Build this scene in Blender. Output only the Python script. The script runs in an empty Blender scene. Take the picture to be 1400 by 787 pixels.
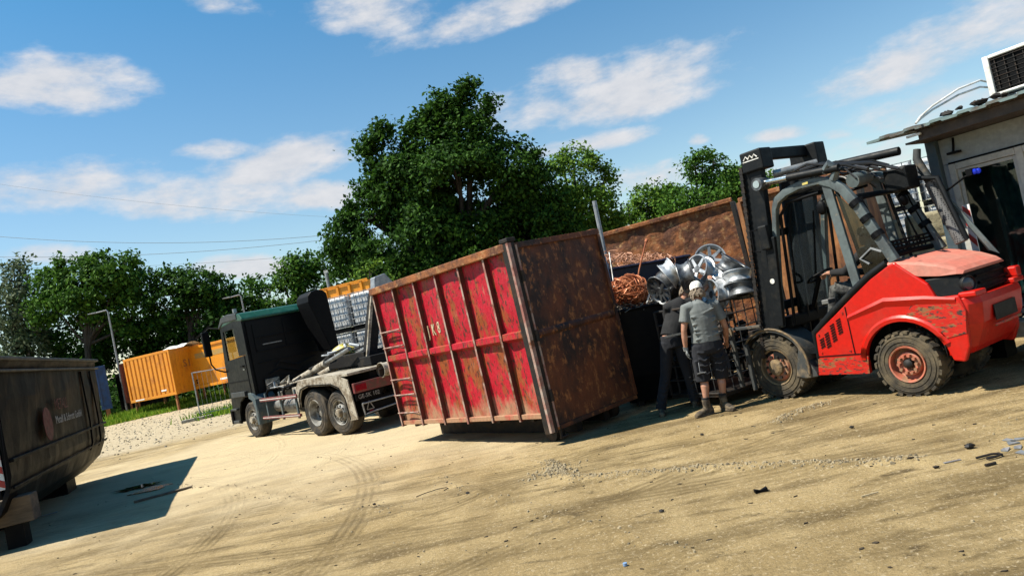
import bpy, math, random
import numpy as np
from mathutils import Vector, Matrix
random.seed(7); RNG = np.random.default_rng(7)
S = bpy.context.scene; COL = S.collection
PI = math.pi; rad = math.radians

# ---------------------------------------------------------------- camera
CAM_H = 2.0; ROLL = rad(12.0); PITCH = rad(1.5); FPX = 1011.0      # focal length in units of a 1400 wide picture
_f = Vector((0, math.cos(PITCH), math.sin(PITCH)))
_r0 = Vector((1, 0, 0)); _u0 = Vector((0, -math.sin(PITCH), math.cos(PITCH)))
_U = _u0*math.cos(ROLL) + _r0*math.sin(ROLL); _R = _r0*math.cos(ROLL) - _u0*math.sin(ROLL)
cam = bpy.data.cameras.new('camera'); camo = bpy.data.objects.new('camera', cam); COL.objects.link(camo)
m = Matrix.Identity(4)
for i in range(3):
    m[i][0] = _R[i]; m[i][1] = _U[i]; m[i][2] = -_f[i]; m[i][3] = (0, 0, CAM_H)[i]
camo.matrix_world = m
cam.sensor_width = 36; cam.lens = FPX/1400*36; cam.clip_start = .1; cam.clip_end = 5000
S.camera = camo
def ray(x, y):
    d = _f*FPX + _R*(x-700) + _U*(393.5-y); return d/d.y
def at(x, y, Y):                       # the point of a sight line at distance Y along the yard
    return Vector((0, 0, CAM_H)) + ray(x, y)*Y
def gp(x, y, z=0.):
    d = ray(x, y); return Vector((0, 0, CAM_H)) + d*((z-CAM_H)/d.z)

# ---------------------------------------------------------------- light
S.view_settings.view_transform = 'Standard'; S.view_settings.look = 'None'
S.view_settings.exposure = 1.02; S.view_settings.gamma = 1.0
SUN_AZ = rad(-97); SUN_EL = rad(57)    # azimuth measured from +Y towards +X
sv = Vector((math.sin(SUN_AZ)*math.cos(SUN_EL), math.cos(SUN_AZ)*math.cos(SUN_EL), math.sin(SUN_EL)))
sl = bpy.data.lights.new('sun', 'SUN'); sl.energy = 5.0; sl.angle = rad(.5); sl.color = (1, .93, .80)
so = bpy.data.objects.new('sun', sl); COL.objects.link(so); so.rotation_euler = sv.to_track_quat('Z', 'Y').to_euler(); so.location = sv*50
W = bpy.data.worlds.new('World'); S.world = W; W.use_nodes = True
def world():
    nt = W.node_tree; N = nt.nodes; L = nt.links; N.clear()
    out = N.new('ShaderNodeOutputWorld'); bg = N.new('ShaderNodeBackground'); bg.inputs[1].default_value = .05
    sky = N.new('ShaderNodeTexSky'); sky.sky_type = 'NISHITA'; sky.sun_disc = False
    sky.sun_elevation = SUN_EL; sky.sun_rotation = SUN_AZ; sky.air_density = 1.0; sky.dust_density = .6; sky.ozone_density = 1.6
    tc = N.new('ShaderNodeTexCoord'); sp = N.new('ShaderNodeSeparateXYZ'); L.new(tc.outputs['Generated'], sp.inputs[0])
    def M(op, a, b=None, c=None, clamp=False):
        n = N.new('ShaderNodeMath'); n.operation = op; n.use_clamp = clamp
        for i, v in enumerate((a, b, c)):
            if v is None: continue
            if isinstance(v, (int, float)): n.inputs[i].default_value = v
            else: L.new(v, n.inputs[i])
        return n.outputs[0]
    az = M('ARCTAN2', sp.outputs[0], sp.outputs[1]); el = M('ARCSINE', sp.outputs[2])
    cb = N.new('ShaderNodeCombineXYZ'); L.new(M('MULTIPLY', az, 5.0), cb.inputs[0]); L.new(M('MULTIPLY', el, 11.0), cb.inputs[1])
    def noise(sc, det, rough, vec, off=0):
        n = N.new('ShaderNodeTexNoise'); n.inputs['Scale'].default_value = sc; n.inputs['Detail'].default_value = det
        n.inputs['Roughness'].default_value = rough; n.noise_dimensions = '3D'
        mp = N.new('ShaderNodeMapping'); mp.inputs['Location'].default_value = (off, off, off); L.new(vec, mp.inputs[0]); L.new(mp.outputs[0], n.inputs['Vector'])
        return n.outputs[0]
    n1 = noise(1.3, 12, .58, cb.outputs[0]); n2 = noise(4.0, 8, .6, cb.outputs[0], 9.)
    # clouds of the day: direction (azimuth, elevation), half sizes and tilt, in degrees, and weight
    cl = CLOUDS
    acc = None
    for a0, e0, ra, re, th, w in cl:
        da = M('SUBTRACT', az, rad(a0)); de = M('SUBTRACT', el, rad(e0)); c, s = math.cos(rad(th)), math.sin(rad(th))
        u = M('MULTIPLY', M('ADD', M('MULTIPLY', da, c), M('MULTIPLY', de, s)), 1/rad(ra))
        v = M('MULTIPLY', M('SUBTRACT', M('MULTIPLY', de, c), M('MULTIPLY', da, s)), 1/rad(re))
        v = M('MULTIPLY', v, M('ADD', 1.0, M('MULTIPLY', M('LESS_THAN', v, 0.0), .35)))   # flatter below
        r2 = M('ADD', M('MULTIPLY', u, u), M('MULTIPLY', v, v))
        g = M('MULTIPLY', M('SUBTRACT', 1.0, M('MULTIPLY', r2, .55)), w)
        acc = g if acc is None else M('MAXIMUM', acc, g)
    acc = M('MAXIMUM', acc, -1.5)
    d = M('ADD', M('ADD', acc, M('MULTIPLY', M('SUBTRACT', n1, .5), 3.2)), M('MULTIPLY', M('SUBTRACT', n2, .5), 1.7))
    mr = N.new('ShaderNodeMapRange'); mr.interpolation_type = 'SMOOTHSTEP'; L.new(d, mr.inputs[0])
    mr.inputs[1].default_value = -.12; mr.inputs[2].default_value = 1.15; mr.inputs[4].default_value = .93
    gm = N.new('ShaderNodeMixRGB'); gm.blend_type = 'MULTIPLY'; gm.inputs[0].default_value = 1; L.new(sky.outputs[0], gm.inputs[1]); 
    hz = N.new('ShaderNodeMapRange'); L.new(el, hz.inputs[0]); hz.inputs[1].default_value = rad(2); hz.inputs[2].default_value = rad(34)
    gc = N.new('ShaderNodeMixRGB'); L.new(hz.outputs[0], gc.inputs[0]); gc.inputs[1].default_value = SKY_LOW; gc.inputs[2].default_value = SKY_HIGH; L.new(gc.outputs[0], gm.inputs[2])
    mix = N.new('ShaderNodeMixRGB'); L.new(mr.outputs[0], mix.inputs[0]); L.new(gm.outputs[0], mix.inputs[1])
    cr = N.new('ShaderNodeMixRGB'); L.new(n2, cr.inputs[0]); cr.inputs[1].default_value = CLOUD_A; cr.inputs[2].default_value = CLOUD_B
    L.new(cr.outputs[0], mix.inputs[2]); L.new(mix.outputs[0], bg.inputs[0]); L.new(bg.outputs[0], out.inputs[0])
SKY_LOW = (1.65, 1.60, 1.45, 1); SKY_HIGH = (.30, 1.25, 1.56, 1); CLOUD_A = (5.0, 5.5, 6.3, 1); CLOUD_B = (9.3, 9.0, 8.9, 1)
CLOUDS = [(-29.6, 20.4, 5.47, 1.88, -6.0, 1.0), (-26.0, 21.1, 2.09, 1.04, -12.0, 0.8), (-5.4, 23.0, 4.43, 1.67, -12.0, 1.0), (2.1, 21.5, 6.26, 1.36, 2.0, 1.0), (-15.8, 13.6, 5.21, 1.56, 6.0, 1.0), (-20.5, 12.0, 6.26, 1.67, -6.0, 1.0), (-28.7, 13.8, 5.74, 1.67, -6.0, 0.9), (-19.4, 15.3, 2.35, 0.73, -7.0, 0.75), (-12.8, 11.1, 3.13, 1.04, -7.0, 0.9), (10.8, 14.0, 8.6, 2.19, -3.0, 1.0), (8.4, 15.8, 3.13, 1.3, -12.0, 1.0), (8.4, 10.9, 4.17, 0.68, -4.0, 0.95), (11.8, 7.2, 3.13, 1.04, -2.0, 0.9), (32.7, 10.5, 6.78, 1.56, 5.0, 1.0), (36.7, 10.8, 3.13, 2.09, 3.0, 1.0), (21.9, 8.1, 1.88, 0.52, -8.0, 0.9), (16.2, 9.2, 0.73, 0.42, -12.0, 0.9), (25.2, 7.1, 1.15, 0.42, -12.0, 0.8), (-18.5, 6.7, 3.13, 0.83, -12.0, 0.9), (-31.1, 9.6, 2.87, 0.73, -12.0, 0.9), (24.8, 5.1, 5.21, 1.3, -4.0, 0.6), (-16.8, 24.9, 2.35, 0.63, -12.0, 0.6), (31.1, 7.1, 4.69, 1.04, -2.0, 0.55), (16.1, 15.0, 5.74, 1.15, 0.0, 0.55), (60.0, 12.0, 16.0, 4.0, 3.0, 1.0), (-62.0, 11.0, 14.0, 4.0, 2.0, 1.0), (-95.0, 22.0, 12.0, 4.0, 5.0, 1.0), (125.0, 14.0, 16.0, 4.0, 0.0, 1.0), (-150.0, 16.0, 14.0, 4.0, 0.0, 1.0), (20.0, 50.0, 8.0, 4.0, 8.0, 1.0)]
world()

# ---------------------------------------------------------------- helpers
class MB:                               # collects shapes into one mesh
    def __init__(s): s.v = []; s.f = []; s.mi = []; s.cur = 0
    def add(s, vs, fs, M=None):
        b = len(s.v)
        s.v += [tuple((M @ Vector(p)) if M is not None else p) for p in vs]
        s.f += [tuple(b+i for i in f) for f in fs]; s.mi += [s.cur]*len(fs); return s
    def box(s, x0, x1, y0, y1, z0, z1, M=None):
        return s.add([(x0,y0,z0),(x1,y0,z0),(x1,y1,z0),(x0,y1,z0),(x0,y0,z1),(x1,y0,z1),(x1,y1,z1),(x0,y1,z1)],
                     [(0,3,2,1),(4,5,6,7),(0,1,5,4),(1,2,6,5),(2,3,7,6),(3,0,4,7)], M)
    def beam(s, a, b, w, h=None, up=(0,0,1)):      # box bar from a to b
        a, b = Vector(a), Vector(b); h = h or w; d = (b-a).normalized(); u = Vector(up)
        if abs(d.dot(u)) > .98: u = Vector((1,0,0))
        x = d.cross(u).normalized()*w/2; z = x.cross(d).normalized()*h/2
        vs = [a-x-z, a+x-z, a+x+z, a-x+z, b-x-z, b+x-z, b+x+z, b-x+z]
        return s.add(vs, [(0,1,2,3),(7,6,5,4),(0,4,5,1),(1,5,6,2),(2,6,7,3),(3,7,4,0)])
    def prism(s, pts, x0, x1, ax='x'):             # outline in the other two axes, extruded along ax; works for concave ones
        n = len(pts)
        def q(t, p): return (t, p[0], p[1]) if ax == 'x' else ((p[0], t, p[1]) if ax == 'y' else (p[0], p[1], t))
        vs = [q(x0, p) for p in pts] + [q(x1, p) for p in pts]
        fs = [tuple(range(n)), tuple(range(2*n-1, n-1, -1))] + [(i, i+n, (i+1) % n+n, (i+1) % n) for i in range(n)]
        return s.add(vs, fs)
    def loft(s, rings, cap=True):
        n = len(rings[0]); vs = [p for r in rings for p in r]; fs = []
        for k in range(len(rings)-1):
            for i in range(n):
                j = (i+1) % n; fs.append((k*n+i, k*n+j, (k+1)*n+j, (k+1)*n+i))
        if cap: fs += [tuple(range(n-1, -1, -1)), tuple(range((len(rings)-1)*n, len(rings)*n))]
        return s.add(vs, fs)
    def tube(s, pts, r, n=8, cap=True):
        pts = [Vector(p) for p in pts]; rs = r if isinstance(r, (list, tuple)) else [r]*len(pts); rings = []
        ref = None
        for k, p in enumerate(pts):
            d = (pts[min(k+1, len(pts)-1)] - pts[max(k-1, 0)]).normalized()
            if ref is None:
                ref = Vector((0,0,1)) if abs(d.z) < .9 else Vector((1,0,0))
            x = ref - d*ref.dot(d)
            if x.length < 1e-4: x = d.orthogonal()
            x.normalize(); ref = x; y = d.cross(x)
            rings.append([p + (x*math.cos(2*PI*i/n) + y*math.sin(2*PI*i/n))*rs[k] for i in range(n)])
        return s.loft(rings, cap)
    def lathe(s, prof, M=None, n=24, a0=0, a1=2*PI):   # profile (r, x) round the x axis
        full = abs(a1-a0) > 2*PI-.01; k = n if full else n+1
        vs = []; fs = []
        for i in range(k):
            a = a0 + (a1-a0)*i/n
            vs += [(x, r*math.cos(a), r*math.sin(a)) for r, x in prof]
        m_ = len(prof)
        for i in range(n):
            j = (i+1) % k
            for q in range(m_-1): fs.append((i*m_+q, i*m_+q+1, j*m_+q+1, j*m_+q))
        return s.add(vs, fs, M)
    def ball(s, c, r, n=8, sq=(1,1,1), jit=0):
        vs = []; fs = []; c = Vector(c)
        for i in range(n+1):
            t = PI*i/n
            for j in range(n):
                a = 2*PI*j/n; k = 1+random.uniform(-jit, jit)
                vs.append(c+Vector((math.sin(t)*math.cos(a)*sq[0], math.sin(t)*math.sin(a)*sq[1], math.cos(t)*sq[2]))*r*k)
        for i in range(n):
            for j in range(n): fs.append((i*n+j, (i+1)*n+j, (i+1)*n+(j+1) % n, i*n+(j+1) % n))
        return s.add(vs, fs)
    def mesh(s, name, mats, smooth=False):
        me = bpy.data.meshes.new(name); me.from_pydata([tuple(v) for v in s.v], [], s.f)
        for mm in (mats if isinstance(mats, (list, tuple)) else [mats]): me.materials.append(mm)
        if any(s.mi): me.polygons.foreach_set('material_index', s.mi)
        me.update()
        import bmesh
        b = bmesh.new(); b.from_mesh(me); bmesh.ops.remove_doubles(b, verts=b.verts, dist=1e-5); bmesh.ops.recalc_face_normals(b, faces=b.faces)
        if smooth:
            for f in b.faces: f.smooth = True
            for e in b.edges:
                if len(e.link_faces) == 2 and e.calc_face_angle(0) > smooth_angle: e.smooth = False
        b.to_mesh(me); b.free()
        return me
    def build(s, name, mats, parent=None, smooth=False, bevel=0, loc=None):
        o = bpy.data.objects.new(name, s.mesh(name, mats, smooth)); COL.objects.link(o)
        if parent: o.parent = parent
        if loc is not None: o.location = loc
        if bevel:
            md = o.modifiers.new('bevel', 'BEVEL'); md.width = bevel; md.segments = 2; md.limit_method = 'ANGLE'; md.angle_limit = rad(35); md.harden_normals = False
        return o
smooth_angle = rad(38)
def tag(o, label=None, cat=None, group=None, kind=None):
    if label: o['label'] = label
    if cat: o['category'] = cat
    if group: o['group'] = group
    if kind: o['kind'] = kind
    return o
def empty(name, loc=(0,0,0), az=0, label=None, cat=None, group=None, tilt=(0,0)):   # az: heading of local +Y, from +Y towards +X, degrees
    o = bpy.data.objects.new(name, None); COL.objects.link(o); o.location = loc
    o.rotation_euler = (rad(tilt[0]), rad(tilt[1]), -rad(az)); o.empty_display_size = .2
    return tag(o, label, cat, group)
def copy_tree(o, parent=None):
    c = o.copy(); COL.objects.link(c)
    if parent is not None: c.parent = parent; c.matrix_parent_inverse = o.matrix_parent_inverse.copy()
    for ch in list(o.children): copy_tree(ch, c)
    return c
def inst(me, name, parent, loc=(0,0,0), rot=(0,0,0), sc=(1,1,1)):
    o = bpy.data.objects.new(name, me); COL.objects.link(o); o.parent = parent; o.location = loc; o.rotation_euler = rot; o.scale = sc; return o
def text(s, name, mat_, parent, loc, rot, size, ext=.002, sx=1.0):
    c = bpy.data.curves.new(name, 'FONT'); c.body = s; c.size = size; c.extrude = ext; c.resolution_u = 2
    c.align_x = 'CENTER'; c.align_y = 'CENTER'; c.materials.append(mat_)
    t = bpy.data.objects.new(name, c); me = bpy.data.meshes.new_from_object(t); me.name = name; bpy.data.objects.remove(t)
    o = bpy.data.objects.new(name, me); COL.objects.link(o); o.parent = parent; o.location = loc; o.rotation_euler = rot; o.scale = (sx, 1, 1); return o

# ---------------------------------------------------------------- materials
ALB = .62      # all paints a little darker: the picture is exposed for it
def mat(name, c1, c2=None, sc=3., lo=.45, hi=.6, c3=None, sc3=9., lo3=.55, hi3=.65, rough=.7, rough2=None, metal=0., bump=0., bsc=25., st=(1,1,1), spec=.5, zdirt=None, det=8, emit=None, coat=0, alpha=None):
    k_ = .86 if (metal > .5 or min(c1) > .6) else ALB; sc_ = lambda c: tuple(v*k_ for v in c) if c else c; c1, c2, c3 = sc_(c1), sc_(c2), sc_(c3)
    if zdirt: zdirt = (sc_(zdirt[0]),)+tuple(zdirt[1:])
    m_ = bpy.data.materials.new(name); m_.use_nodes = True; nt = m_.node_tree; N = nt.nodes; L = nt.links
    b = N['Principled BSDF']; b.inputs['Roughness'].default_value = rough; b.inputs['Metallic'].default_value = metal
    b.inputs['Specular IOR Level'].default_value = spec; b.inputs['Coat Weight'].default_value = coat
    b.inputs['Base Color'].default_value = (*c1, 1)
    if emit: b.inputs['Emission Color'].default_value = (*emit[0], 1); b.inputs['Emission Strength'].default_value = emit[1]
    tc = N.new('ShaderNodeTexCoord'); mp = N.new('ShaderNodeMapping'); mp.inputs['Scale'].default_value = st
    L.new(tc.outputs['Object'], mp.inputs[0]); vec = mp.outputs[0]
    oi = N.new('ShaderNodeObjectInfo'); ad = N.new('ShaderNodeVectorMath'); ad.operation = 'ADD'; L.new(vec, ad.inputs[0])
    ml = N.new('ShaderNodeMath'); ml.operation = 'MULTIPLY'; ml.inputs[1].default_value = 37.; L.new(oi.outputs['Random'], ml.inputs[0]); L.new(ml.outputs[0], ad.inputs[1]); vec = ad.outputs[0]
    def nz(s, d=det, r=.62):
        n = N.new('ShaderNodeTexNoise'); n.inputs['Scale'].default_value = s; n.inputs['Detail'].default_value = d; n.inputs['Roughness'].default_value = r; L.new(vec, n.inputs['Vector']); return n.outputs[0]
    def mr(i, a, b_, o0=0., o1=1.):
        n = N.new('ShaderNodeMapRange'); L.new(i, n.inputs[0]); n.inputs[1].default_value = a; n.inputs[2].default_value = b_; n.inputs[3].default_value = o0; n.inputs[4].default_value = o1; return n.outputs[0]
    def mx(f, a, b_):
        n = N.new('ShaderNodeMixRGB'); L.new(f, n.inputs[0])
        for i, v in ((1, a), (2, b_)):
            if isinstance(v, tuple): n.inputs[i].default_value = (*v[:3], 1)
            else: L.new(v, n.inputs[i])
        return n.outputs[0]
    cur = tuple(c1)
    f2 = None
    if c2: f2 = mr(nz(sc), lo, hi); cur = mx(f2, cur, tuple(c2))
    if c3: cur = mx(mr(nz(sc3), lo3, hi3), cur, tuple(c3))
    if zdirt:      # (colour, z0 full, z1 none)
        sp = N.new('ShaderNodeSeparateXYZ'); L.new(tc.outputs['Object'], sp.inputs[0])
        a = N.new('ShaderNodeMath'); a.operation = 'ADD'; L.new(mr(sp.outputs[2], zdirt[1], zdirt[2], 1., 0.), a.inputs[0])
        L.new(mr(nz(5.), .3, .7, -.5, .5), a.inputs[1])
        cur = mx(mr(a.outputs[0], .25, .9), cur, tuple(zdirt[0]))
    # fine tone variation of the surface
    fv = mr(nz(bsc*.7, 4), .3, .7, .86, 1.12); h = N.new('ShaderNodeMixRGB'); h.blend_type = 'MULTIPLY'; h.inputs[0].default_value = 1
    cc = N.new('ShaderNodeCombineColor'); [L.new(fv, cc.inputs[i]) for i in range(3)]; L.new(cc.outputs[0], h.inputs[2])
    if isinstance(cur, tuple): h.inputs[1].default_value = (*cur, 1)
    else: L.new(cur, h.inputs[1])
    L.new(h.outputs[0], b.inputs['Base Color'])
    if rough2 is not None and f2 is not None: L.new(mr(f2, 0., 1., rough, rough2), b.inputs['Roughness'])
    else: L.new(mr(nz(bsc*.4, 4), .3, .7, max(.05, rough-.08), min(1, rough+.08)), b.inputs['Roughness'])
    if bump:
        bp = N.new('ShaderNodeBump'); bp.inputs['Strength'].default_value = bump; bp.inputs['Distance'].default_value = .02
        L.new(nz(bsc, 6), bp.inputs['Height']); L.new(bp.outputs[0], b.inputs['Normal'])
    return m_
M_ = {}
RUST = (.19, .062, .022); RUSTD = (.055, .022, .014); DUST = (.36, .27, .15)
M_['red'] = mat('red_paint_rusty', (.58, .006, .026), (.36, .085, .018), 3.4, .51, .59, (.10, .028, .014), 18., .54, .61, rough=.5, bump=.4, bsc=34, st=(1, 1, .5), zdirt=((.52, .29, .17), .16, .72), det=13)
M_['red_dark'] = mat('rusty_shaded_red_rib', (.20, .022, .018), (.10, .035, .018), 5, .42, .6, rough=.6, bump=.25)  # rusty ribs, sides darkened to carry their shade in the colour
M_['red_edge'] = mat('worn_lit_red_rib', (.40, .16, .13), (.52, .40, .33), 6, .4, .6, RUST, 4, .52, .62, rough=.55, bump=.2)  # worn red; its paleness also paints the lit front of the ribs
M_['rustdoor'] = mat('dark_rusty_door', (.19, .050, .013), (.030, .012, .008), 1.8, .42, .60, (.46, .17, .05), 13, .54, .66, rough=.65, bump=.45, bsc=30, st=(1, 1, .6))
M_['rust'] = mat('rust', (.40, .135, .035), (.13, .042, .016), 2.6, .42, .58, (.52, .29, .12), 7, .54, .66, rough=.85, bump=.8, bsc=18, det=12)
M_['rust2'] = mat('bright_rust', (.42, .17, .05), (.20, .07, .025), 4, .4, .6, (.12, .05, .02), 9, .56, .68, rough=.85, bump=.5, bsc=20, st=(1, 1, .35))
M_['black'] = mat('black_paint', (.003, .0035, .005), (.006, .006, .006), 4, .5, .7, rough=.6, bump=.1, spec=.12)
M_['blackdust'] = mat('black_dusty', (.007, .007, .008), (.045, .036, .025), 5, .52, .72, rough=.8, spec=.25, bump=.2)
M_['rubber'] = mat('tyre_rubber', (.028, .026, .024), (.11, .085, .055), 5, .42, .62, rough=.85, bump=.3, bsc=40)
M_['rubber_brown'] = mat('dusty_tyre_rubber', (.045, .037, .026), (.15, .115, .066), 6, .42, .62, rough=.9, bump=.3, bsc=40)
M_['steel'] = mat('grey_steel', (.30, .31, .31), (.16, .15, .14), 5, .45, .62, rough=.45, metal=.6, bump=.1)
M_['alu'] = mat('aluminium', (.46, .48, .50), (.22, .23, .24), 8, .45, .60, rough=.48, metal=.6, bump=.05)
M_['alud'] = mat('dull_aluminium', (.15, .16, .17), (.05, .05, .055), 8, .45, .6, rough=.45, metal=.6, bump=.05)
M_['chalk'] = mat('dusty_white_steel', (.52, .47, .38), (.24, .19, .13), 6, .46, .58, (.10, .09, .08), 13, .57, .66, rough=.85, bump=.35)
M_['green'] = mat('green_paint', (.008, .085, .050), (.02, .11, .075), 5, .45, .6, rough=.4, bump=.03)
M_['cab'] = mat('dark_cab_paint', (.002, .0035, .005), (.005, .006, .006), 4, .5, .7, rough=.45, bump=.05, spec=.18)
M_['bluegrey'] = mat('blue_grey_plastic', (.07, .11, .13), (.17, .18, .16), 6, .5, .65, rough=.6, bump=.1)
M_['cabtrim'] = mat('dark_cab_trim', (.035, .042, .046), (.07, .07, .062), 6, .5, .65, rough=.6)
M_['truckrim'] = mat('dull_truck_rim', (.46, .45, .42), (.20, .18, .15), 8, .44, .6, rough=.5, metal=.4)
M_['maroon'] = mat('maroon_rail', (.26, .045, .05), (.14, .07, .05), 9, .45, .6, rough=.6)
M_['lamp_red'] = mat('red_lens', (.35, .01, .02), rough=.2)
M_['white'] = mat('white_paint', (.72, .72, .70), (.5, .48, .42), 6, .5, .65, rough=.5)
M_['whitefilm'] = mat('white_plastic', (.62, .64, .66), (.42, .45, .48), 6, .45, .6, rough=.35)
M_['orange'] = mat('orange_paint', (.98, .36, .010), (.62, .20, .015), 1.2, .5, .7, (.45, .22, .08), 9, .62, .72, rough=.5, bump=.03)
M_['orange_faded'] = mat('faded_orange', (.72, .30, .05), (.60, .36, .14), 2, .45, .6, rough=.6)
M_['blue'] = mat('blue_paint', (.006, .07, .25), (.01, .045, .15), 3, .45, .6, rough=.5)
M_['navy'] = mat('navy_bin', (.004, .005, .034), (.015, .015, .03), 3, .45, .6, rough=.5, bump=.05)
M_['brownbox'] = mat('brown_container', (.24, .06, .03), (.14, .04, .02), 3, .45, .6, rough=.7)
M_['galv'] = mat('galvanised', (.48, .50, .52), (.34, .36, .38), 8, .4, .6, rough=.45, metal=.5)
M_['wood'] = mat('grey_timber', (.20, .15, .10), (.09, .07, .05), 6, .4, .6, rough=.85, bump=.4, st=(1, .2, 1))
M_['concrete'] = mat('pale_concrete', (.46, .43, .36), (.33, .29, .22), 5, .4, .6, (.22, .19, .14), 13, .58, .68, rough=.9, bump=.5)
M_['stone'] = mat('yellow_concrete', (.50, .44, .28), (.28, .24, .15), 3, .4, .62, (.15, .13, .09), 9, .58, .7, rough=.95, bump=.8, bsc=12)
M_['copper'] = mat('copper_wire', (.72, .26, .11), (.52, .15, .06), 9, .4, .6, rough=.45, metal=.35)
M_['copper_pale'] = mat('pale_copper', (.80, .42, .26), (.60, .26, .14), 12, .4, .6, rough=.5, metal=.2)
M_['scrap'] = mat('dirty_scrap', (.34, .30, .24), (.12, .08, .05), 12, .4, .6, rough=.7, metal=.2)
M_['flred'] = mat('bright_red_paint', (.68, .009, .002), (.52, .020, .006), 3, .5, .75, (.30, .05, .02), 24, .66, .70, rough=.38, rough2=.6, spec=.4, bump=.05)
M_['flscuff'] = mat('scuffed_red_paint', (.64, .012, .003), (.30, .13, .05), 9, .52, .57, (.05, .035, .03), 22, .56, .60, rough=.45, bump=.15, bsc=40, st=(.6, .6, 1.6))
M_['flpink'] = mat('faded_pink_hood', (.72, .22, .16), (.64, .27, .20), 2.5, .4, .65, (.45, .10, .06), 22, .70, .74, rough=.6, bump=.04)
M_['flgrey'] = mat('forklift_grey_blue', (.13, .165, .17), (.075, .09, .095), 5, .45, .62, (.26, .24, .19), 10, .6, .7, rough=.5, bump=.08)
M_['fldark'] = mat('forklift_dark', (.006, .008, .010), (.026, .024, .020), 6, .52, .72, rough=.55, spec=.22, bump=.1)
M_['fender'] = mat('dusty_fender', (.05, .055, .055), (.27, .20, .12), 4, .52, .70, rough=.7, bump=.12)
M_['rimred'] = mat('dusty_red_rim', (.60, .17, .10), (.36, .20, .11), 9, .46, .6, rough=.6, bump=.15)
M_['hub'] = mat('dusty_hub', (.28, .19, .09), (.14, .10, .06), 12, .4, .6, rough=.8, bump=.2)
M_['hose'] = mat('rubber_hose', (.02, .02, .022), rough=.5)
M_['chrome'] = mat('chromed_rod', (.7, .7, .68), rough=.2, metal=1)
M_['wall'] = mat('grey_wall_panel', (.46, .55, .62), (.36, .42, .47), 2, .4, .6, rough=.7, bump=.05)
M_['frame'] = mat('white_door_frame', (.60, .60, .57), (.42, .42, .38), 5, .5, .7, rough=.5)
M_['post'] = mat('blue_grey_post', (.06, .105, .14), (.09, .12, .14), 5, .4, .6, rough=.55)
M_['fascia'] = mat('brown_fascia', (.085, .06, .045), (.05, .04, .035), 5, .4, .6, rough=.7)
M_['roof'] = mat('weathered_roof_sheet', (.18, .26, .26), (.12, .10, .08), 2.5, .48, .56, rough=.55, bump=.1)
M_['redband'] = mat('red_reflective', (.62, .03, .03), rough=.4)
M_['board'] = mat('white_reflective', (.82, .82, .80), rough=.4)
M_['yellow'] = mat('yellow_plastic', (.75, .62, .05), (.6, .5, .2), 9, .4, .6, rough=.5)
M_['steel_dark'] = mat('dark_iron', (.018, .016, .015), (.06, .035, .02), 7, .47, .65, rough=.65, metal=.3, bump=.1)
M_['skin'] = mat('skin', (.50, .24, .15), (.58, .30, .20), 9, .4, .6, rough=.55)
M_['shirt'] = mat('grey_tshirt', (.22, .24, .235), (.18, .20, .20), 7, .4, .6, rough=.9, bump=.3, bsc=9)
M_['blackcloth'] = mat('black_cloth', (.007, .008, .010), (.012, .012, .014), 7, .4, .6, rough=.95, bump=.3, bsc=10)
M_['denim'] = mat('dark_navy_cloth', (.007, .009, .016), (.022, .023, .028), 8, .5, .7, rough=.95, bump=.4, bsc=12)
M_['cap'] = mat('white_cap', (.78, .76, .70), (.6, .57, .5), 8, .5, .7, rough=.9)
M_['hair'] = mat('grey_hair', (.36, .29, .21), (.20, .15, .11), 30, .4, .6, rough=.9, bump=.8, bsc=60)
M_['glove'] = mat('grey_glove', (.34, .36, .36), (.1, .11, .11), 20, .45, .55, rough=.9)
M_['boot'] = mat('dusty_boot', (.06, .045, .03), (.20, .15, .09), 15, .45, .6, rough=.9, bump=.3)
M_['camo'] = mat('grey_work_trousers', (.12, .12, .11), (.035, .035, .035), 14, .42, .56, rough=.95, bump=.5, bsc=12)
M_['steelwhite'] = mat('pale_rim', (.60, .62, .64), (.34, .36, .38), 7, .45, .6, rough=.42, metal=.55)
def glass(name, col, alpha_rough=.03):
    m_ = bpy.data.materials.new(name); m_.use_nodes = True; N = m_.node_tree.nodes; L = m_.node_tree.links; b = N['Principled BSDF']
    b.inputs['Base Color'].default_value = (*col, 1); b.inputs['Roughness'].default_value = alpha_rough; b.inputs['Specular IOR Level'].default_value = .5
    return m_
def clear_glass(name, tint, k=.12):     # thin pane: mostly see-through, a little mirror
    m_ = bpy.data.materials.new(name); m_.use_nodes = True; N = m_.node_tree.nodes; L = m_.node_tree.links; N.clear()
    o = N.new('ShaderNodeOutputMaterial'); t = N.new('ShaderNodeBsdfTransparent'); t.inputs[0].default_value = (*tint, 1)
    g = N.new('ShaderNodeBsdfGlossy'); g.inputs['Roughness'].default_value = .03; x = N.new('ShaderNodeMixShader')
    fr = N.new('ShaderNodeLayerWeight'); fr.inputs[0].default_value = .25; pw = N.new('ShaderNodeMath'); pw.operation = 'POWER'; pw.inputs[1].default_value = 3.; L.new(fr.outputs['Facing'], pw.inputs[0])
    ad = N.new('ShaderNodeMath'); ad.operation = 'MULTIPLY_ADD'; ad.inputs[1].default_value = .5; ad.inputs[2].default_value = .04; L.new(pw.outputs[0], ad.inputs[0])
    L.new(ad.outputs[0], x.inputs[0]); L.new(t.outputs[0], x.inputs[1]); L.new(g.outputs[0], x.inputs[2]); L.new(x.outputs[0], o.inputs[0]); return m_
M_['glass'] = clear_glass('window_pane', (.80, .86, .86))
M_['glassdark'] = clear_glass('dark_window_pane', (.45, .55, .55))
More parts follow.
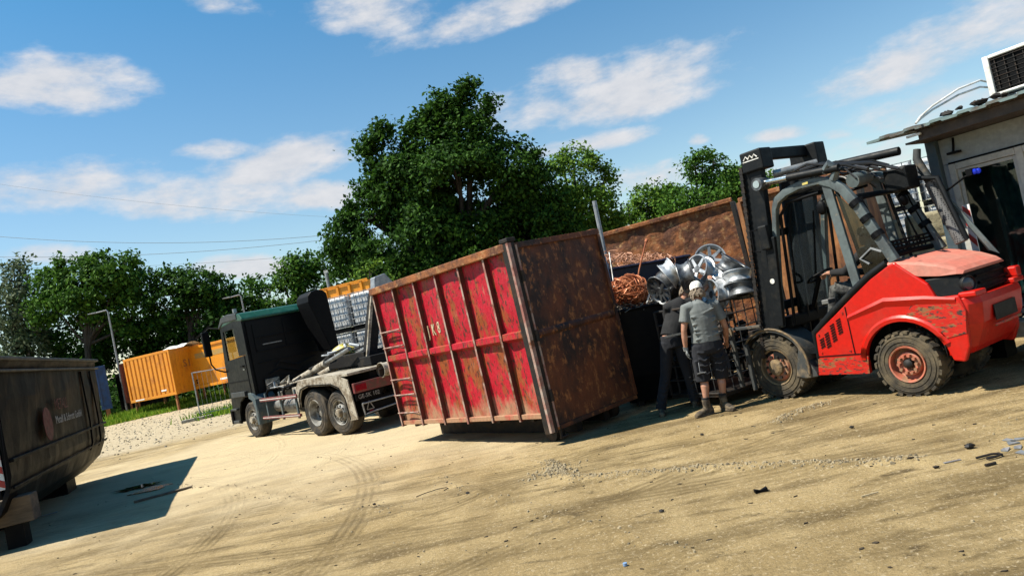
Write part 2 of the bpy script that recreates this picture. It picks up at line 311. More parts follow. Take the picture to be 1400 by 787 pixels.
def leaf_mat(name, ca, cb, cc):
    m_ = bpy.data.materials.new(name); m_.use_nodes = True; N = m_.node_tree.nodes; L = m_.node_tree.links; N.clear()
    o = N.new('ShaderNodeOutputMaterial'); g = N.new('ShaderNodeNewGeometry'); r = N.new('ShaderNodeValToRGB')
    L.new(g.outputs['Random Per Island'], r.inputs[0]); e = r.color_ramp.elements
    ca, cb, cc = [tuple(v*1.08 for v in q) for q in (ca, cb, cc)]
    e[0].color = (*ca, 1); e[1].color = (*cc, 1); x = e.new(.5); x.color = (*cb, 1)
    d = N.new('ShaderNodeBsdfPrincipled'); d.inputs['Roughness'].default_value = .7; d.inputs['Specular IOR Level'].default_value = .1
    t = N.new('ShaderNodeBsdfTranslucent'); mx = N.new('ShaderNodeMixShader'); mx.inputs[0].default_value = .28
    L.new(r.outputs[0], d.inputs[0]); L.new(r.outputs[0], t.inputs[0]); L.new(d.outputs[0], mx.inputs[1]); L.new(t.outputs[0], mx.inputs[2]); L.new(mx.outputs[0], o.inputs[0]); return m_
M_['leafD'] = leaf_mat('leaves_deep_green', (.010, .030, .006), (.022, .062, .009), (.055, .125, .016))
M_['leafM'] = leaf_mat('leaves_mid_green', (.018, .050, .009), (.038, .098, .012), (.085, .17, .022))
M_['leafL'] = leaf_mat('leaves_light_green', (.035, .080, .012), (.070, .145, .018), (.14, .23, .03))
M_['leafG'] = leaf_mat('leaves_silver_green', (.035, .065, .03), (.07, .10, .05), (.16, .19, .12))
M_['grass'] = leaf_mat('grass_blades', (.06, .14, .01), (.14, .26, .02), (.30, .36, .05))
M_['bark'] = mat('bark', (.07, .055, .04), (.03, .025, .02), 6, .4, .6, rough=.95, bump=.8, st=(1, 1, .3))

# ================================================================ ground
def vnoise(x, y, seed=0):
    xi = np.floor(x).astype(np.int64); yi = np.floor(y).astype(np.int64); fx = x-xi; fy = y-yi
    fx = fx*fx*(3-2*fx); fy = fy*fy*(3-2*fy)
    def h(a, b):
        n = (a*374761393 + b*668265263 + seed*144665) & 0x7fffffff
        n = ((n ^ (n >> 13))*1274126177) & 0x7fffffff
        return ((n ^ (n >> 16)) & 0xffff)/65535.
    return (h(xi, yi)*(1-fx)+h(xi+1, yi)*fx)*(1-fy)+(h(xi, yi+1)*(1-fx)+h(xi+1, yi+1)*fx)*fy
RIDGES = [[gp(*p) for p in r] for r in (
    [(748, 632), (765, 650), (800, 655), (870, 647), (960, 641), (1060, 637), (1180, 634), (1262, 628)],
    [(1058, 580), (1085, 566), (1130, 552)],
    [(600, 655), (700, 690), (800, 715), (900, 745), (1000, 770)],
    [(225, 665), (330, 668), (430, 690), (560, 702)],
    [(1325, 592), (1360, 582), (1399, 571)])]
def seg_dist(x, y, pts):
    d = np.full(x.shape, 1e9)
    for a, b in zip(pts[:-1], pts[1:]):
        ax, ay, bx, by = a.x, a.y, b.x, b.y; l2 = (bx-ax)**2+(by-ay)**2
        t = np.clip(((x-ax)*(bx-ax)+(y-ay)*(by-ay))/l2, 0, 1)
        d = np.minimum(d, np.hypot(x-ax-t*(bx-ax), y-ay-t*(by-ay)))
    return d
def ground_z(x, y):
    z = (vnoise(x*.7, y*.7, 1)-.5)*.022 + (vnoise(x*2.6, y*2.6, 2)-.5)*.007 + (vnoise(x*11, y*11, 3)-.5)*.006 + (vnoise(x*27, y*27, 4)-.5)*.004
    for i, r in enumerate(RIDGES):
        d = seg_dist(x, y, r); w = .13 if i < 2 else .10
        z += np.exp(-(d/w)**2)*(.030 if i in (0, 1) else .018)*(.5+vnoise(x*7, y*7, 5+i))
    fade = np.clip((60-np.hypot(x, y))/30, 0, 1)
    return z*fade
def gz(x, y): return float(ground_z(np.array([float(x)]), np.array([float(y)]))[0])
def axis_pts(a, b, n, far):
    core = np.linspace(a, b, n); st = (b-a)/n; out = []; p = b; s_ = st
    while p < far: s_ *= 1.12; p += s_; out.append(p)
    lo = []; p = a; s_ = st
    while p > -far: s_ *= 1.12; p -= s_; lo.append(p)
    return np.array(lo[::-1]+list(core)+out)
def ground():
    xs = axis_pts(-11, 8, 420, 1500.); ys = axis_pts(1.5, 20, 420, 1500.)
    X, Y = np.meshgrid(xs, ys); Z = ground_z(X, Y); nx, ny = len(xs), len(ys)
    me = bpy.data.meshes.new('ground'); me.vertices.add(nx*ny); me.vertices.foreach_set('co', np.stack([X, Y, Z], -1).ravel().astype(np.float32))
    i = np.arange(ny-1)[:, None]*nx+np.arange(nx-1)[None, :]; q = np.stack([i, i+1, i+nx+1, i+nx], -1).reshape(-1)
    nf = (nx-1)*(ny-1); me.loops.add(nf*4); me.loops.foreach_set('vertex_index', q.astype(np.int32))
    me.polygons.add(nf); me.polygons.foreach_set('loop_start', np.arange(nf, dtype=np.int32)*4)
    me.polygons.foreach_set('use_smooth', np.ones(nf, bool)); me.update(); me.validate()
    o = bpy.data.objects.new('ground', me); COL.objects.link(o); tag(o, kind='structure')
    m_ = bpy.data.materials.new('dusty_yard'); m_.use_nodes = True; nt = m_.node_tree; N = nt.nodes; L = nt.links; b = N['Principled BSDF']
    b.inputs['Roughness'].default_value = .92; b.inputs['Specular IOR Level'].default_value = .15
    tc = N.new('ShaderNodeTexCoord'); V = tc.outputs['Object']; sp = N.new('ShaderNodeSeparateXYZ'); L.new(V, sp.inputs[0]); X_, Y_ = sp.outputs[0], sp.outputs[1]
    def M(op, a, b_=None, clamp=False):
        n = N.new('ShaderNodeMath'); n.operation = op; n.use_clamp = clamp
        for i_, v in enumerate((a, b_)):
            if v is None: continue
            if isinstance(v, (int, float)): n.inputs[i_].default_value = v
            else: L.new(v, n.inputs[i_])
        return n.outputs[0]
    def nz(s, d=8, r=.6, st=(1, 1, 1), rz=0, off=0):
        mp = N.new('ShaderNodeMapping'); mp.inputs['Scale'].default_value = st; mp.inputs['Rotation'].default_value = (0, 0, rz); mp.inputs['Location'].default_value = (off, off, 0); L.new(V, mp.inputs[0])
        n = N.new('ShaderNodeTexNoise'); n.inputs['Scale'].default_value = s; n.inputs['Detail'].default_value = d; n.inputs['Roughness'].default_value = r; L.new(mp.outputs[0], n.inputs['Vector']); return n.outputs[0]
    def mr(i_, a, b_, o0=0., o1=1., sm=False):
        n = N.new('ShaderNodeMapRange'); L.new(i_, n.inputs[0]); n.interpolation_type = 'SMOOTHSTEP' if sm else 'LINEAR'
        for k, v in enumerate((a, b_, o0, o1)): n.inputs[k+1].default_value = v
        return n.outputs[0]
    def mx(f, a, b_, mode='MIX'):
        n = N.new('ShaderNodeMixRGB'); n.blend_type = mode
        if isinstance(f, (int, float)): n.inputs[0].default_value = f
        else: L.new(f, n.inputs[0])
        for k, v in ((1, a), (2, b_)):
            if isinstance(v, tuple): n.inputs[k].default_value = (*v[:3], 1)
            else: L.new(v, n.inputs[k])
        return n.outputs[0]
    c = mx(mr(nz(.22, 6), .38, .62), G_A, G_B)
    c = mx(mr(nz(.9, 10, .65, (1, .35, 1), -.5), .42, .60, 0, .9), c, G_C)
    c = mx(mr(nz(1.6, 10, .68, (.25, 1.2, 1), .35, 5), .48, .62, 0, .75), c, G_D)
    c = mx(mr(nz(4.5, 6, .6, (.3, 1, 1), .9, 2), .54, .66, 0, .7), c, G_D)
    c = mx(mr(nz(2.3, 12, .7, (.6, 1, 1), .2, 12), .60, .66, 0, .8), c, G_STAIN)         # oil spots
    c = mx(mr(nz(34, 6, .75), .52, .68, 0, .6), c, G_STAIN)
    c = mx(mr(nz(26, 6, .75, off=4), .54, .68, 0, .75), c, G_LIGHT)
    c = mx(mr(nz(85, 4, .7, off=14), .50, .70, 0, .55), c, G_D)
    # wheel tracks swept by turning vehicles
    tracks = None
    for cx, cy, r0_, w, k in ((-13.5, 8.0, 11.2, .30, 1), (-13.5, 8.0, 9.3, .30, 1), (-4.5, 28., 14.0, .35, .8), (-4.5, 28., 12.1, .35, .8), (9., -6., 17.5, .3, .9), (9., -6., 15.6, .3, .9), (-2., 30., 21.5, .3, .7), (-2., 30., 19.6, .3, .7), (14., 22., 15.5, .3, .5), (-16, 14, 10.5, .2, .8), (-16, 14, 12.1, .2, .8), (-9., 26., 12.5, .34, 1), (-9., 26., 10.6, .34, 1), (-1.5, -9., 19.5, .3, 1), (-1.5, -9., 21.4, .3, 1), (4., 34., 25.2, .32, .9), (4., 34., 27.1, .32, .9)):
        dx = M('SUBTRACT', X_, cx); dy = M('SUBTRACT', Y_, cy); r_ = M('SQRT', M('ADD', M('MULTIPLY', dx, dx), M('MULTIPLY', dy, dy)))
        d = M('ABSOLUTE', M('SUBTRACT', r_, r0_)); band = mr(d, w*.75, w*.4, 0, k, True)
        fine = mr(M('SINE', M('MULTIPLY', r_, 62.)), -1, 1, .35, 1.)
        band = M('MULTIPLY', band, fine); tracks = band if tracks is None else M('MAXIMUM', tracks, band)
    tracks = M('MULTIPLY', tracks, mr(nz(.8, 6), .34, .56))
    c = mx(M('MULTIPLY', tracks, .75), c, G_D)
    # paler towards the truck: sun glare painted into the dust colour
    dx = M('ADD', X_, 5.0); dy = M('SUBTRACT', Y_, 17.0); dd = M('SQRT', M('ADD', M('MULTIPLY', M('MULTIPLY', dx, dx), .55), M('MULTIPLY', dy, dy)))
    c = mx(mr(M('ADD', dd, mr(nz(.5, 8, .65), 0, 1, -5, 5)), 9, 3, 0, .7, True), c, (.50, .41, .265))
    # fine dark cracks and drag marks
    c = mx(mr(nz(3.2, 12, .75, (.18, 2.2, 1), .28, 21), .60, .66, 0, .7), c, G_STAIN)
    c = mx(mr(nz(7, 10, .75, (.3, 2.4, 1), -.1, 31), .60, .68, 0, .5), c, G_D)
    # gravel field towards the far left
    gm = mr(M('ADD', M('ADD', M('MULTIPLY', Y_, 1.0), M('MULTIPLY', X_, -.55)), mr(nz(.25, 6), 0, 1, -6, 6)), 29, 34, 0, 1, True)
    vo = N.new('ShaderNodeTexVoronoi'); vo.inputs['Scale'].default_value = 14.; L.new(V, vo.inputs['Vector'])
    gc = mx(mr(vo.outputs['Color'], .2, .9), (.26, .205, .13), (.42, .35, .245)); gc = mx(mr(nz(3, 6), .4, .6, 0, .6), gc, (.37, .305, .20))
    c = mx(gm, c, gc)
    # beyond the yard: meadow
    fm = mr(M('ADD', Y_, mr(nz(.2, 6), 0, 1, -4, 4)), 55, 60, 0, 1, True)
    c = mx(fm, c, (.06, .10, .02))
    L.new(c, b.inputs['Base Color'])
    bp = N.new('ShaderNodeBump'); bp.inputs['Strength'].default_value = .8; bp.inputs['Distance'].default_value = .03
    hh = M('ADD', M('ADD', nz(22, 10, .75), M('MULTIPLY', nz(70, 5, .7), .6)), M('MULTIPLY', tracks, .5)); L.new(hh, bp.inputs['Height']); L.new(bp.outputs[0], b.inputs['Normal'])
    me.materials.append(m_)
G_A = (.292, .212, .100); G_B = (.222, .159, .074); G_C = (.37, .278, .142); G_D = (.098, .068, .030); G_STAIN = (.055, .038, .018); G_LIGHT = (.50, .41, .27)
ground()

def stones(name, pts, mats, label=None):       # many tiny irregular pebbles in one mesh
    mb = MB()
    for (x, y, r) in pts:
        z = gz(x, y); n = 5; a0 = random.random()*6; sq = random.uniform(.5, 1)
        ring = [(x+math.cos(a0+2*PI*i/n)*r*random.uniform(.7, 1.2), y+math.sin(a0+2*PI*i/n)*r*random.uniform(.7, 1.2), z-.002) for i in range(n)]
        ring2 = [(x+(p[0]-x)*.7, y+(p[1]-y)*.7, z+r*sq) for p in ring]
        mb.cur = random.randrange(len(mats))
        b0 = len(mb.v); mb.v += ring+ring2; fs = [tuple(b0+n+i for i in range(n))]+[(b0+i, b0+(i+1) % n, b0+n+(i+1) % n, b0+n+i) for i in range(n)]
        mb.f += fs; mb.mi += [mb.cur]*len(fs)
    me = bpy.data.meshes.new(name); me.from_pydata(mb.v, [], mb.f)
    for q in mats: me.materials.append(q)
    me.polygons.foreach_set('material_index', mb.mi); o = bpy.data.objects.new(name, me); COL.objects.link(o); tag(o, label, None, None, 'stuff'); o['category'] = 'gravel'; return o
M_['peb1'] = mat('pebble_pale', (.46, .37, .23), rough=.95); M_['peb2'] = mat('pebble_dark', (.20, .16, .10), rough=.95); M_['peb3'] = mat('pebble_white', (.52, .46, .36), rough=.9)
pts = []
for i, r in enumerate(RIDGES):
    for a, b in zip(r[:-1], r[1:]):
        n = int((b-a).length*(230 if i in (0, 1) else 22))
        for _ in range(n):
            p = a.lerp(b, random.random()); s_ = .09 if i in (0, 1) else .14
            pts.append((p.x+random.gauss(0, s_*.8), p.y+random.gauss(0, s_*.6), abs(random.gauss(.005, .005))+.003))
c0 = gp(760, 645)
for _ in range(260): pts.append((c0.x+random.gauss(0, .16), c0.y+random.gauss(0, .16), abs(random.gauss(.008, .006))+.003))
for _ in range(500):
    y = 2.5+random.random()**1.5*16; pts.append((random.uniform(-.75, .85)*y, y, abs(random.gauss(.004, .005))+.002))
fl_ = MB(); M_['fleck'] = mat('dark_fleck', (.05, .035, .02), rough=.9)
for _ in range(420):
    y = 2.6+random.random()**1.3*13; x = random.uniform(-.72, .80)*y; a = random.gauss(0, .5); l = abs(random.gauss(.006, .010))+.004; w = l*random.uniform(.2, .6); z = gz(x, y)
    c_, s_ = math.cos(a), math.sin(a); q = [(-l, -w*.6), (l*.3, -w), (l, w*.2), (-l*.2, w)]
    lo = [(x+p[0]*c_-p[1]*s_, y+p[0]*s_+p[1]*c_, z-.002) for p in q]; fl_.loft([lo, [(p[0], p[1], z+.004+random.random()*.006) for p in lo]])
tag(fl_.build('chips', M_['fleck'], None), 'tiny dark chips and flecks strewn over the dusty yard', 'litter', None, 'stuff')
stones('gravel', pts, [M_['peb1'], M_['peb1'], M_['peb2'], M_['peb1']], 'pale crumbs and small stones scattered over the dusty yard')
pts = []
for _ in range(5200):
    y = random.uniform(22, 54); x = random.uniform(-.62*y-3, -.30*y+3)
    if y-.55*x > 32+random.uniform(-3, 3): pts.append((x, y, abs(random.gauss(.014, .014))+.008))
stones('gravel', pts, [M_['peb3'], M_['peb1'], M_['peb3'], M_['peb2']], 'whitish coarse gravel on the far left of the yard')

# ---- grass and weeds: countless blades
def blades(name, pts, label):
    n = len(pts); V = np.zeros((n, 3, 3)); a = RNG.uniform(0, 2*PI, n)
    P = np.array([(p[0], p[1], p[2]) for p in pts]); h = np.array([p[3] for p in pts]); w = h*.07+.01
    V[:, 0] = P+np.stack([np.cos(a)*w, np.sin(a)*w, 0*a], -1); V[:, 1] = P-np.stack([np.cos(a)*w, np.sin(a)*w, 0*a], -1)
    V[:, 2] = P+np.stack([RNG.normal(0, .3, n)*h, RNG.normal(0, .3, n)*h, h], -1)
    me = bpy.data.meshes.new(name); me.from_pydata(V.reshape(-1, 3).tolist(), [], [(3*i, 3*i+1, 3*i+2) for i in range(n)]); me.materials.append(M_['grass'])
    o = bpy.data.objects.new(name, me); COL.objects.link(o); tag(o, label, 'grass', None, 'stuff'); return o
g0, g1, g2 = gp(118, 589), gp(182, 574), gp(318, 544)
pts = []
for _ in range(9000):
    t = random.random(); p = (g0.lerp(g1, t*2) if t < .5 else g1.lerp(g2, t*2-1)); d = abs(random.gauss(0, 2.2)); 
    pts.append((p.x+random.gauss(0, .4), p.y+d, 0, random.uniform(.12, .4)+(.35 if d > 2.5 else 0)))
blades('grass', pts, 'ragged green grass strip below the orange containers')
for i, (px, py, n, r) in enumerate([(302, 566, 500, .8), (300, 545, 700, 1.4), (270, 553, 300, 1.)]):
    c = gp(px, py); blades('weeds', [(c.x+random.gauss(0, r), c.y+random.gauss(0, r*.6), 0, random.uniform(.15, .5)) for _ in range(n)], ['low weed tuft in front of the truck cab on the gravel', 'tall weeds under the right orange container beside the truck', 'thin weeds by the barrier mesh on the gravel'][i])

# ================================================================ trees
def leaf_mesh(name, C, size, mt, outward=None, cen=None):
    n = len(C); a = RNG.normal(size=(n, 3))
    if cen is not None:
        o_ = C-cen; o_ /= np.linalg.norm(o_, axis=1)[:, None]+1e-6; a = a*.75+o_*.7+np.array([0, 0, .45])
    a /= np.linalg.norm(a, axis=1)[:, None]; t = np.cross(a, RNG.normal(size=(n, 3))); t /= np.linalg.norm(t, axis=1)[:, None]+1e-9; b = np.cross(a, t)
    s_ = size*RNG.uniform(.55, 1.35, n)[:, None]
    V = np.stack([C-t*s_, C+b*s_*.62-a*s_*.12, C+t*s_, C-b*s_*.62-a*s_*.12], 1).reshape(-1, 3)
    me = bpy.data.meshes.new(name); me.vertices.add(4*n); me.vertices.foreach_set('co', V.astype(np.float32).ravel())
    me.loops.add(4*n); me.loops.foreach_set('vertex_index', np.arange(4*n, dtype=np.int32)); me.polygons.add(n); me.polygons.foreach_set('loop_start', np.arange(n, dtype=np.int32)*4)
    me.update(); me.validate(); me.materials.append(mt); return me
def crown_pts(lobes, per_m2, clump_r, leaves_per, gapk=.27):
    """clumps lie through an outer shell of every lobe, with gaps; leaves round each clump"""
    out = []
    for (cx, cy, cz, rx, ry, rz) in lobes:
        area = 4*PI*((rx*ry+ry*rz+rx*rz)/3); n = max(6, int(area*per_m2))
        d = RNG.normal(size=(n, 3)); d /= np.linalg.norm(d, axis=1)[:, None]
        k = 1-np.abs(RNG.normal(0, .16, n)); k = np.where(RNG.random(n) < .10, k+RNG.uniform(.02, .2, n), k)
        c = np.array([cx, cy, cz])+d*k[:, None]*np.array([rx, ry, rz])
        gap = vnoise(c[:, 0]/clump_r*.22+50, c[:, 2]/clump_r*.22+c[:, 1]*.13+50, int(abs(cx*7)) % 97)
        c = c[gap > gapk]
        m_ = leaves_per; rr = clump_r*RNG.uniform(.6, 1.3, len(c))
        off = RNG.normal(size=(len(c), m_, 3))*.48; off[..., 2] *= .7
        out.append((c[:, None]+off*rr[:, None, None]).reshape(-1, 3))
    return np.concatenate(out)
def tree(base, lobes, leafsize, mt, label, trunk_r=.3, per=1.3, clump=.55, lv=26, name='tree', group=None, limbs=9, lift=0):
    b = Vector(base); r = empty(name, b, 0, label, 'tree', group)
    L_ = [(l[0]-b.x, l[1]-b.y, l[2]-b.z, l[3], l[4], l[5]) for l in lobes]
    C = crown_pts(L_, per, clump, lv); zmax = max(l[2]+l[5] for l in L_)
    cen = np.array([np.mean([l[0] for l in L_]), np.mean([l[1] for l in L_]), np.mean([l[2] for l in L_])])
    o = bpy.data.objects.new('crown', leaf_mesh('crown', C, leafsize, mt, cen=cen)); COL.objects.link(o); o.parent = r
    mb = MB(); top = Vector((cen[0]*.8, cen[1]*.8, cen[2]))
    P = [Vector((0, 0, -.2)), Vector((top.x*.15+.1, top.y*.15, top.z*.3)), Vector((top.x*.5-.1, top.y*.5, top.z*.65)), top]
    mb.tube(P, [trunk_r*1.25, trunk_r, trunk_r*.75, trunk_r*.4], 9); mb.build('trunk', M_['bark'], r, smooth=True)
    mb = MB()
    for l in sorted(L_, key=lambda q: -q[3])[:limbs]:
        s_ = P[1].lerp(P[2], random.random()) if random.random() < .6 else P[2].lerp(P[3], random.random()*.5); e = Vector(l[:3]); mid = s_.lerp(e, .5)+Vector((0, 0, -.2*l[3]))
        mb.tube([s_, mid, e, e+(e-mid).normalized()*l[3]*.6], [trunk_r*.5, trunk_r*.33, trunk_r*.2, trunk_r*.06], 6)
        for _ in range(3):
            d = Vector((random.gauss(0, 1), random.gauss(0, 1), random.gauss(.3, .7))).normalized()*l[3]*.8; mb.tube([e, e+d*.5, e+d], [trunk_r*.16, trunk_r*.1, .01], 5)
    mb.build('limb', M_['bark'], r, smooth=True)
    return r
def lob(px, Y, depth=.9):             # circles (x, y, r in picture units of the photograph) -> ellipsoids at distance Y
    out = []
    for i, (x, y, r) in enumerate(px):
        dy = random.uniform(-.5, .5)*r/FPX*Y*depth; p = at(x, y, Y+dy); q = r/FPX*Y; out.append((p.x, p.y, p.z, q, q*depth, q))
    return out
big = lob([(572,132,20),(605,155,28),(640,125,17),(658,150,20),(590,192,38),(642,200,46),(520,188,20),(500,203,14),(528,238,25),(487,257,11),(700,235,42),(735,270,42),(765,345,26),(720,330,66),(560,265,58),(630,270,75),
           (505,300,42),(475,322,26),(560,340,70),(640,350,80),(710,330,62),(755,320,36),(485,360,28),(530,385,50),(600,390,60),(690,390,60),(745,375,40),(455,345,9),(468,300,12)], 34)
tree((gp(640, 505).x*0+at(650, 480, 34).x, 34, 0), big, .105, M_['leafD'], 'huge dense dark green broadleaf tree behind the red container', .5, 4.2, .5, 62, group='trees round the yard', limbs=16)
tree((at(800,440,37).x, 37, 0), lob([(790,300,44),(785,235,34),(800,275,40),(825,250,18),(775,300,40),(832,300,24),(845,330,30),(770,225,14),(800,350,50),(810,215,7),(825,228,6)], 37), .10, M_['leafL'], 'feathery mid green tree just right of the huge dark tree', .2, 2.6, .45, 42, group='trees round the yard')
tree((at(885,440,42).x, 42, 0), lob([(880,268,18),(905,272,22),(928,275,20),(860,290,18),(885,285,26),(905,300,30),(870,320,34),(915,270,14),(845,305,14)], 42), .10, M_['leafL'], 'low light green tree above the left half of the rusty container', .2, 2.6, .5, 40, group='trees round the yard')
tree((at(965,420,40).x, 40, 0), lob([(945,250,24),(960,228,22),(975,222,16),(985,250,30),(1005,262,24),(930,285,26),(965,285,40),(950,222,8),(1000,280,24)], 40), .10, M_['leafM'], 'upright green tree above the right half of the rusty container', .22, 2.6, .5, 40, group='trees round the yard')
tree((at(1035,400,44).x, 44, 0), lob([(1012,240,20),(1015,250,22),(1035,265,26),(1060,270,22),(1010,285,26),(1045,245,12),(1075,285,20)], 44), .11, M_['leafL'], 'bright green tree seen through the forklift mast', .22, 2.6, .5, 40, group='trees round the yard')
tree((at(492,470,30).x, 30, 0), lob([(480,385,22),(505,378,24),(525,392,22),(470,400,18),(500,405,26),(540,400,20)], 30), .085, M_['leafL'], 'yellow green bush between the truck cab and the red container', .12, 3.5, .4, 22, group='trees round the yard', name='bush')
Yb = 62
left = [
 ([(20,385,26),(8,400,26),(35,405,24),(15,435,34),(45,440,30),(5,470,30),(40,480,30),(28,362,10)], 'leafG', 'sparse silvery tree at the far left edge'),
 ([(70,395,26),(100,372,24),(135,362,20),(165,372,26),(190,395,24),(120,400,40),(155,410,40),(85,430,34),(60,425,20),(185,430,30)], 'leafM', 'broad rounded green tree above the street lamp'),
 ([(120,470,40),(60,480,34),(170,470,36),(90,515,30),(140,510,34),(200,500,30),(40,520,24)], 'leafD', 'dark low tree in the shade behind the blue container'),
 ([(220,385,18),(245,385,20),(275,395,26),(300,400,22),(225,420,34),(270,430,36),(310,425,24),(320,408,10)], 'leafD', 'dark green tree above the orange corrugated container'),
 ([(235,470,38),(285,475,40),(325,460,34),(215,455,24),(300,510,30),(250,510,30)], 'leafD', 'shadowed tree standing directly behind both orange containers'),
 ([(345,400,18),(370,395,22),(340,430,26),(375,430,30),(355,455,26)], 'leafM', 'small green tree behind the truck cab roof'),
 ([(400,375,24),(420,365,20),(435,385,24),(405,400,32),(440,410,24),(425,430,34),(385,385,16)], 'leafM', 'round topped tree just left of the huge dark tree'),
 ([(460,395,20),(455,425,26),(475,440,26),(500,440,26)], 'leafD', 'low tree filling the gap beside the snorkel of the truck')]
for i, (px, mt, lb) in enumerate(left):
    Y = Yb+(4 if i in (2, 4) else random.uniform(-3, 3)); x0 = sum(p[0] for p in px)/len(px)
    tree((at(x0, 560, Y).x, Y, 0), lob(px, Y), .175, M_[mt], lb, .3, (1.2 if i == 0 else 1.25), .8, (24 if i == 0 else 44), group='trees round the yard')
# dense undergrowth below the far trees: reads as one mass
C = []
for _ in range(420):
    t = random.random(); x = -46+t*62; y = random.uniform(57, 61); h = random.uniform(.4, 3.4)
    C.append(np.array([x, y, h*.6])+RNG.normal(size=(60, 3))*np.array([.9, .6, h*.35]))
C = np.concatenate(C); C[:, 2] = np.abs(C[:, 2]); o = bpy.data.objects.new('undergrowth', leaf_mesh('undergrowth', C, .2, M_['leafD'])); COL.objects.link(o); tag(o, 'dark undergrowth along the far edge of the yard', 'undergrowth', None, 'stuff')

# ================================================================ red roll-off container
def red_container():
    r = empty('red_container', (.104, 10.329, .2), -39.9, 'red rusty ribbed scrap container with a ladder and stencilled letters on its side', 'container', tilt=(-.6, -1.2))
    L, Wd, zb, zt = 3.94, 1.8, .25, 2.60
    mb = MB(); t = .02
    mb.box(Wd-.07, Wd-.05, .06, L, zb, zt); mb.box(.07, Wd-.07, L-.03, L-.01, zb, zt); mb.box(.07, Wd-.07, .06, L-.03, zb, zb+.02)
    body = mb.build('wall', M_['red'], r)
    mb = MB(); ny, nz_ = 90, 50; vs = []     # near side sheet, bulged and dented between the ribs
    for j in range(nz_+1):
        for i in range(ny+1):
            y = .06+(L-.06)*i/ny; z = zb+(zt-zb)*j/nz_
            e = min(abs(y-q) for q in (3.915, 3.22, 2.53, 1.87, 1.22, .56, .0)); w = min(1, e/.12)*min(1, abs(z-1.38)/.15)
            dd = (vnoise(np.array([y*1.9]), np.array([z*1.7]), 40)[0]-.5)*.035+(vnoise(np.array([y*6.]), np.array([z*5.]), 41)[0]-.5)*.016
            vs.append((.048+dd*w, y, z))
    mb.add(vs, [(j*(ny+1)+i, (j+1)*(ny+1)+i, (j+1)*(ny+1)+i+1, j*(ny+1)+i+1) for j in range(nz_) for i in range(ny)]); mb.box(.075, .085, .06, L, zb, zt); mb.build('side_sheet', M_['red'], r, smooth=True)
    ys = [3.915, 3.22, 2.53, 1.87, 1.22, .56]
    for y in ys:
        mb = MB(); mb.loft([[(.055, y-.02, zb-.08), (.055, y+.02, zb-.08), (-.03, y+.018, zb-.08), (-.03, y-.018, zb-.08)], [(.055, y-.02, zt), (.055, y+.02, zt), (-.03, y+.018, zt-.02), (-.03, y-.018, zt-.02)]])
        rb = mb.build('rib', M_['red_dark'], r, bevel=.003)
        me_ = MB(); me_.box(-.034, -.0305, y-.019, y+.019, zb-.08, zt-.02); me_.build('rib_edge', M_['red_edge'], rb)  # pale strip paints the sunlit front edge against the darkened rib sides
        o = inst(mb.mesh('rib', M_['red_dark']), 'rib', r, (Wd, 0, 0), (0, 0, 0), (-1, 1, 1))
    mb = MB()
    edges = ys + [.02]
    for a, b in zip(edges[1:], edges[:-1]):    # the sloped band is welded in between the ribs
        y0, y1 = a+.036, b-.036; mb.loft([[(.05, y0, 1.31), (.05, y0, 1.46), (-.025, y0, 1.45), (-.03, y0, 1.36)], [(.05, y1, 1.31), (.05, y1, 1.46), (-.025, y1, 1.45), (-.03, y1, 1.36)]])
    mb.build('band', M_['red'], r, bevel=.004)
    mb = MB(); mb.beam((0, -.0, zt+.04), (0, L+.02, zt+.04), .13, .12); mb.beam((Wd, 0, zt+.04), (Wd, L+.02, zt+.04), .13, .12); mb.beam((.066, L-.04, zt+.04), (Wd-.066, L-.04, zt+.04), .11, .119)
    mb.build('top_rail', M_['rust'], r, bevel=.012)
    mb = MB(); mb.beam((.02, .02, zb-.02), (.02, L, zb-.02), .06, .07); mb.build('bottom_rail', M_['red'], r, bevel=.005)
    for z in (.42, .74, 1.02, 1.60, 1.88):
        mb = MB(); mb.tube([(-.055, 3.915, z), (-.055, 3.22, z+.0)], .012, 8); mb.build('rung', M_['red_edge'], r, smooth=True)
        mb = MB(); mb.tube([(-.01, 3.86, z-.06), (-.012, 3.72, z-.03), (-.012, 3.57, z-.022), (-.012, 3.42, z-.03), (-.01, 3.28, z-.06)], .010, 6); mb.build('rung_brace', M_['steel_dark'], r, smooth=True)
    mb = MB(); mb.beam((.75, .2, .02), (.75, L-.1, .02), .12, .42); mb.beam((Wd-.45, .2, .02), (Wd-.45, L-.1, .02), .12, .42)
    for y in (.4, 1.2, 2.0, 2.8, 3.6): mb.beam((.06, y, zb-.06), (Wd-.06, y, zb-.06), .07, .10)
    mb.build('skid', M_['steel_dark'], r)
    for x in (.3, Wd-.3):
        mb = MB(); mb.tube([(x-.08, .25, -.08), (x+.08, .25, -.08)], .12, 16); mb.build('roller', M_['steel_dark'], r, smooth=True)
    # tall rear door leaf with its post
    d = MB(); d.box(.07, Wd, -.045, -.015, .03, 2.66); door = d.build('door', M_['rustdoor'], r, bevel=.003)
    d = MB()
    d.box(.07, Wd+.02, -.09, -.046, 2.60, 2.68); d.box(.07, Wd+.01, -.075, -.046, .0, .06); d.box(Wd-.03, Wd+.025, -.085, -.046, .065, 2.595)
    d.build('door_frame', M_['rustdoor'], door, bevel=.004)
    d = MB()    # a shallow pressed swage across the middle
    d.loft([[(.09, -.046, 1.30), (.09, -.070, 1.34), (.09, -.070, 1.38), (.09, -.046, 1.42)], [(Wd-.04, -.046, 1.30), (Wd-.04, -.070, 1.34), (Wd-.04, -.070, 1.38), (Wd-.04, -.046, 1.42)]]); d.build('swage', M_['rustdoor'], door)
    d = MB(); d.box(-.06, .068, -.10, .05, -.02, 2.70); d.build('corner_post', M_['steel_dark'], r, bevel=.01)
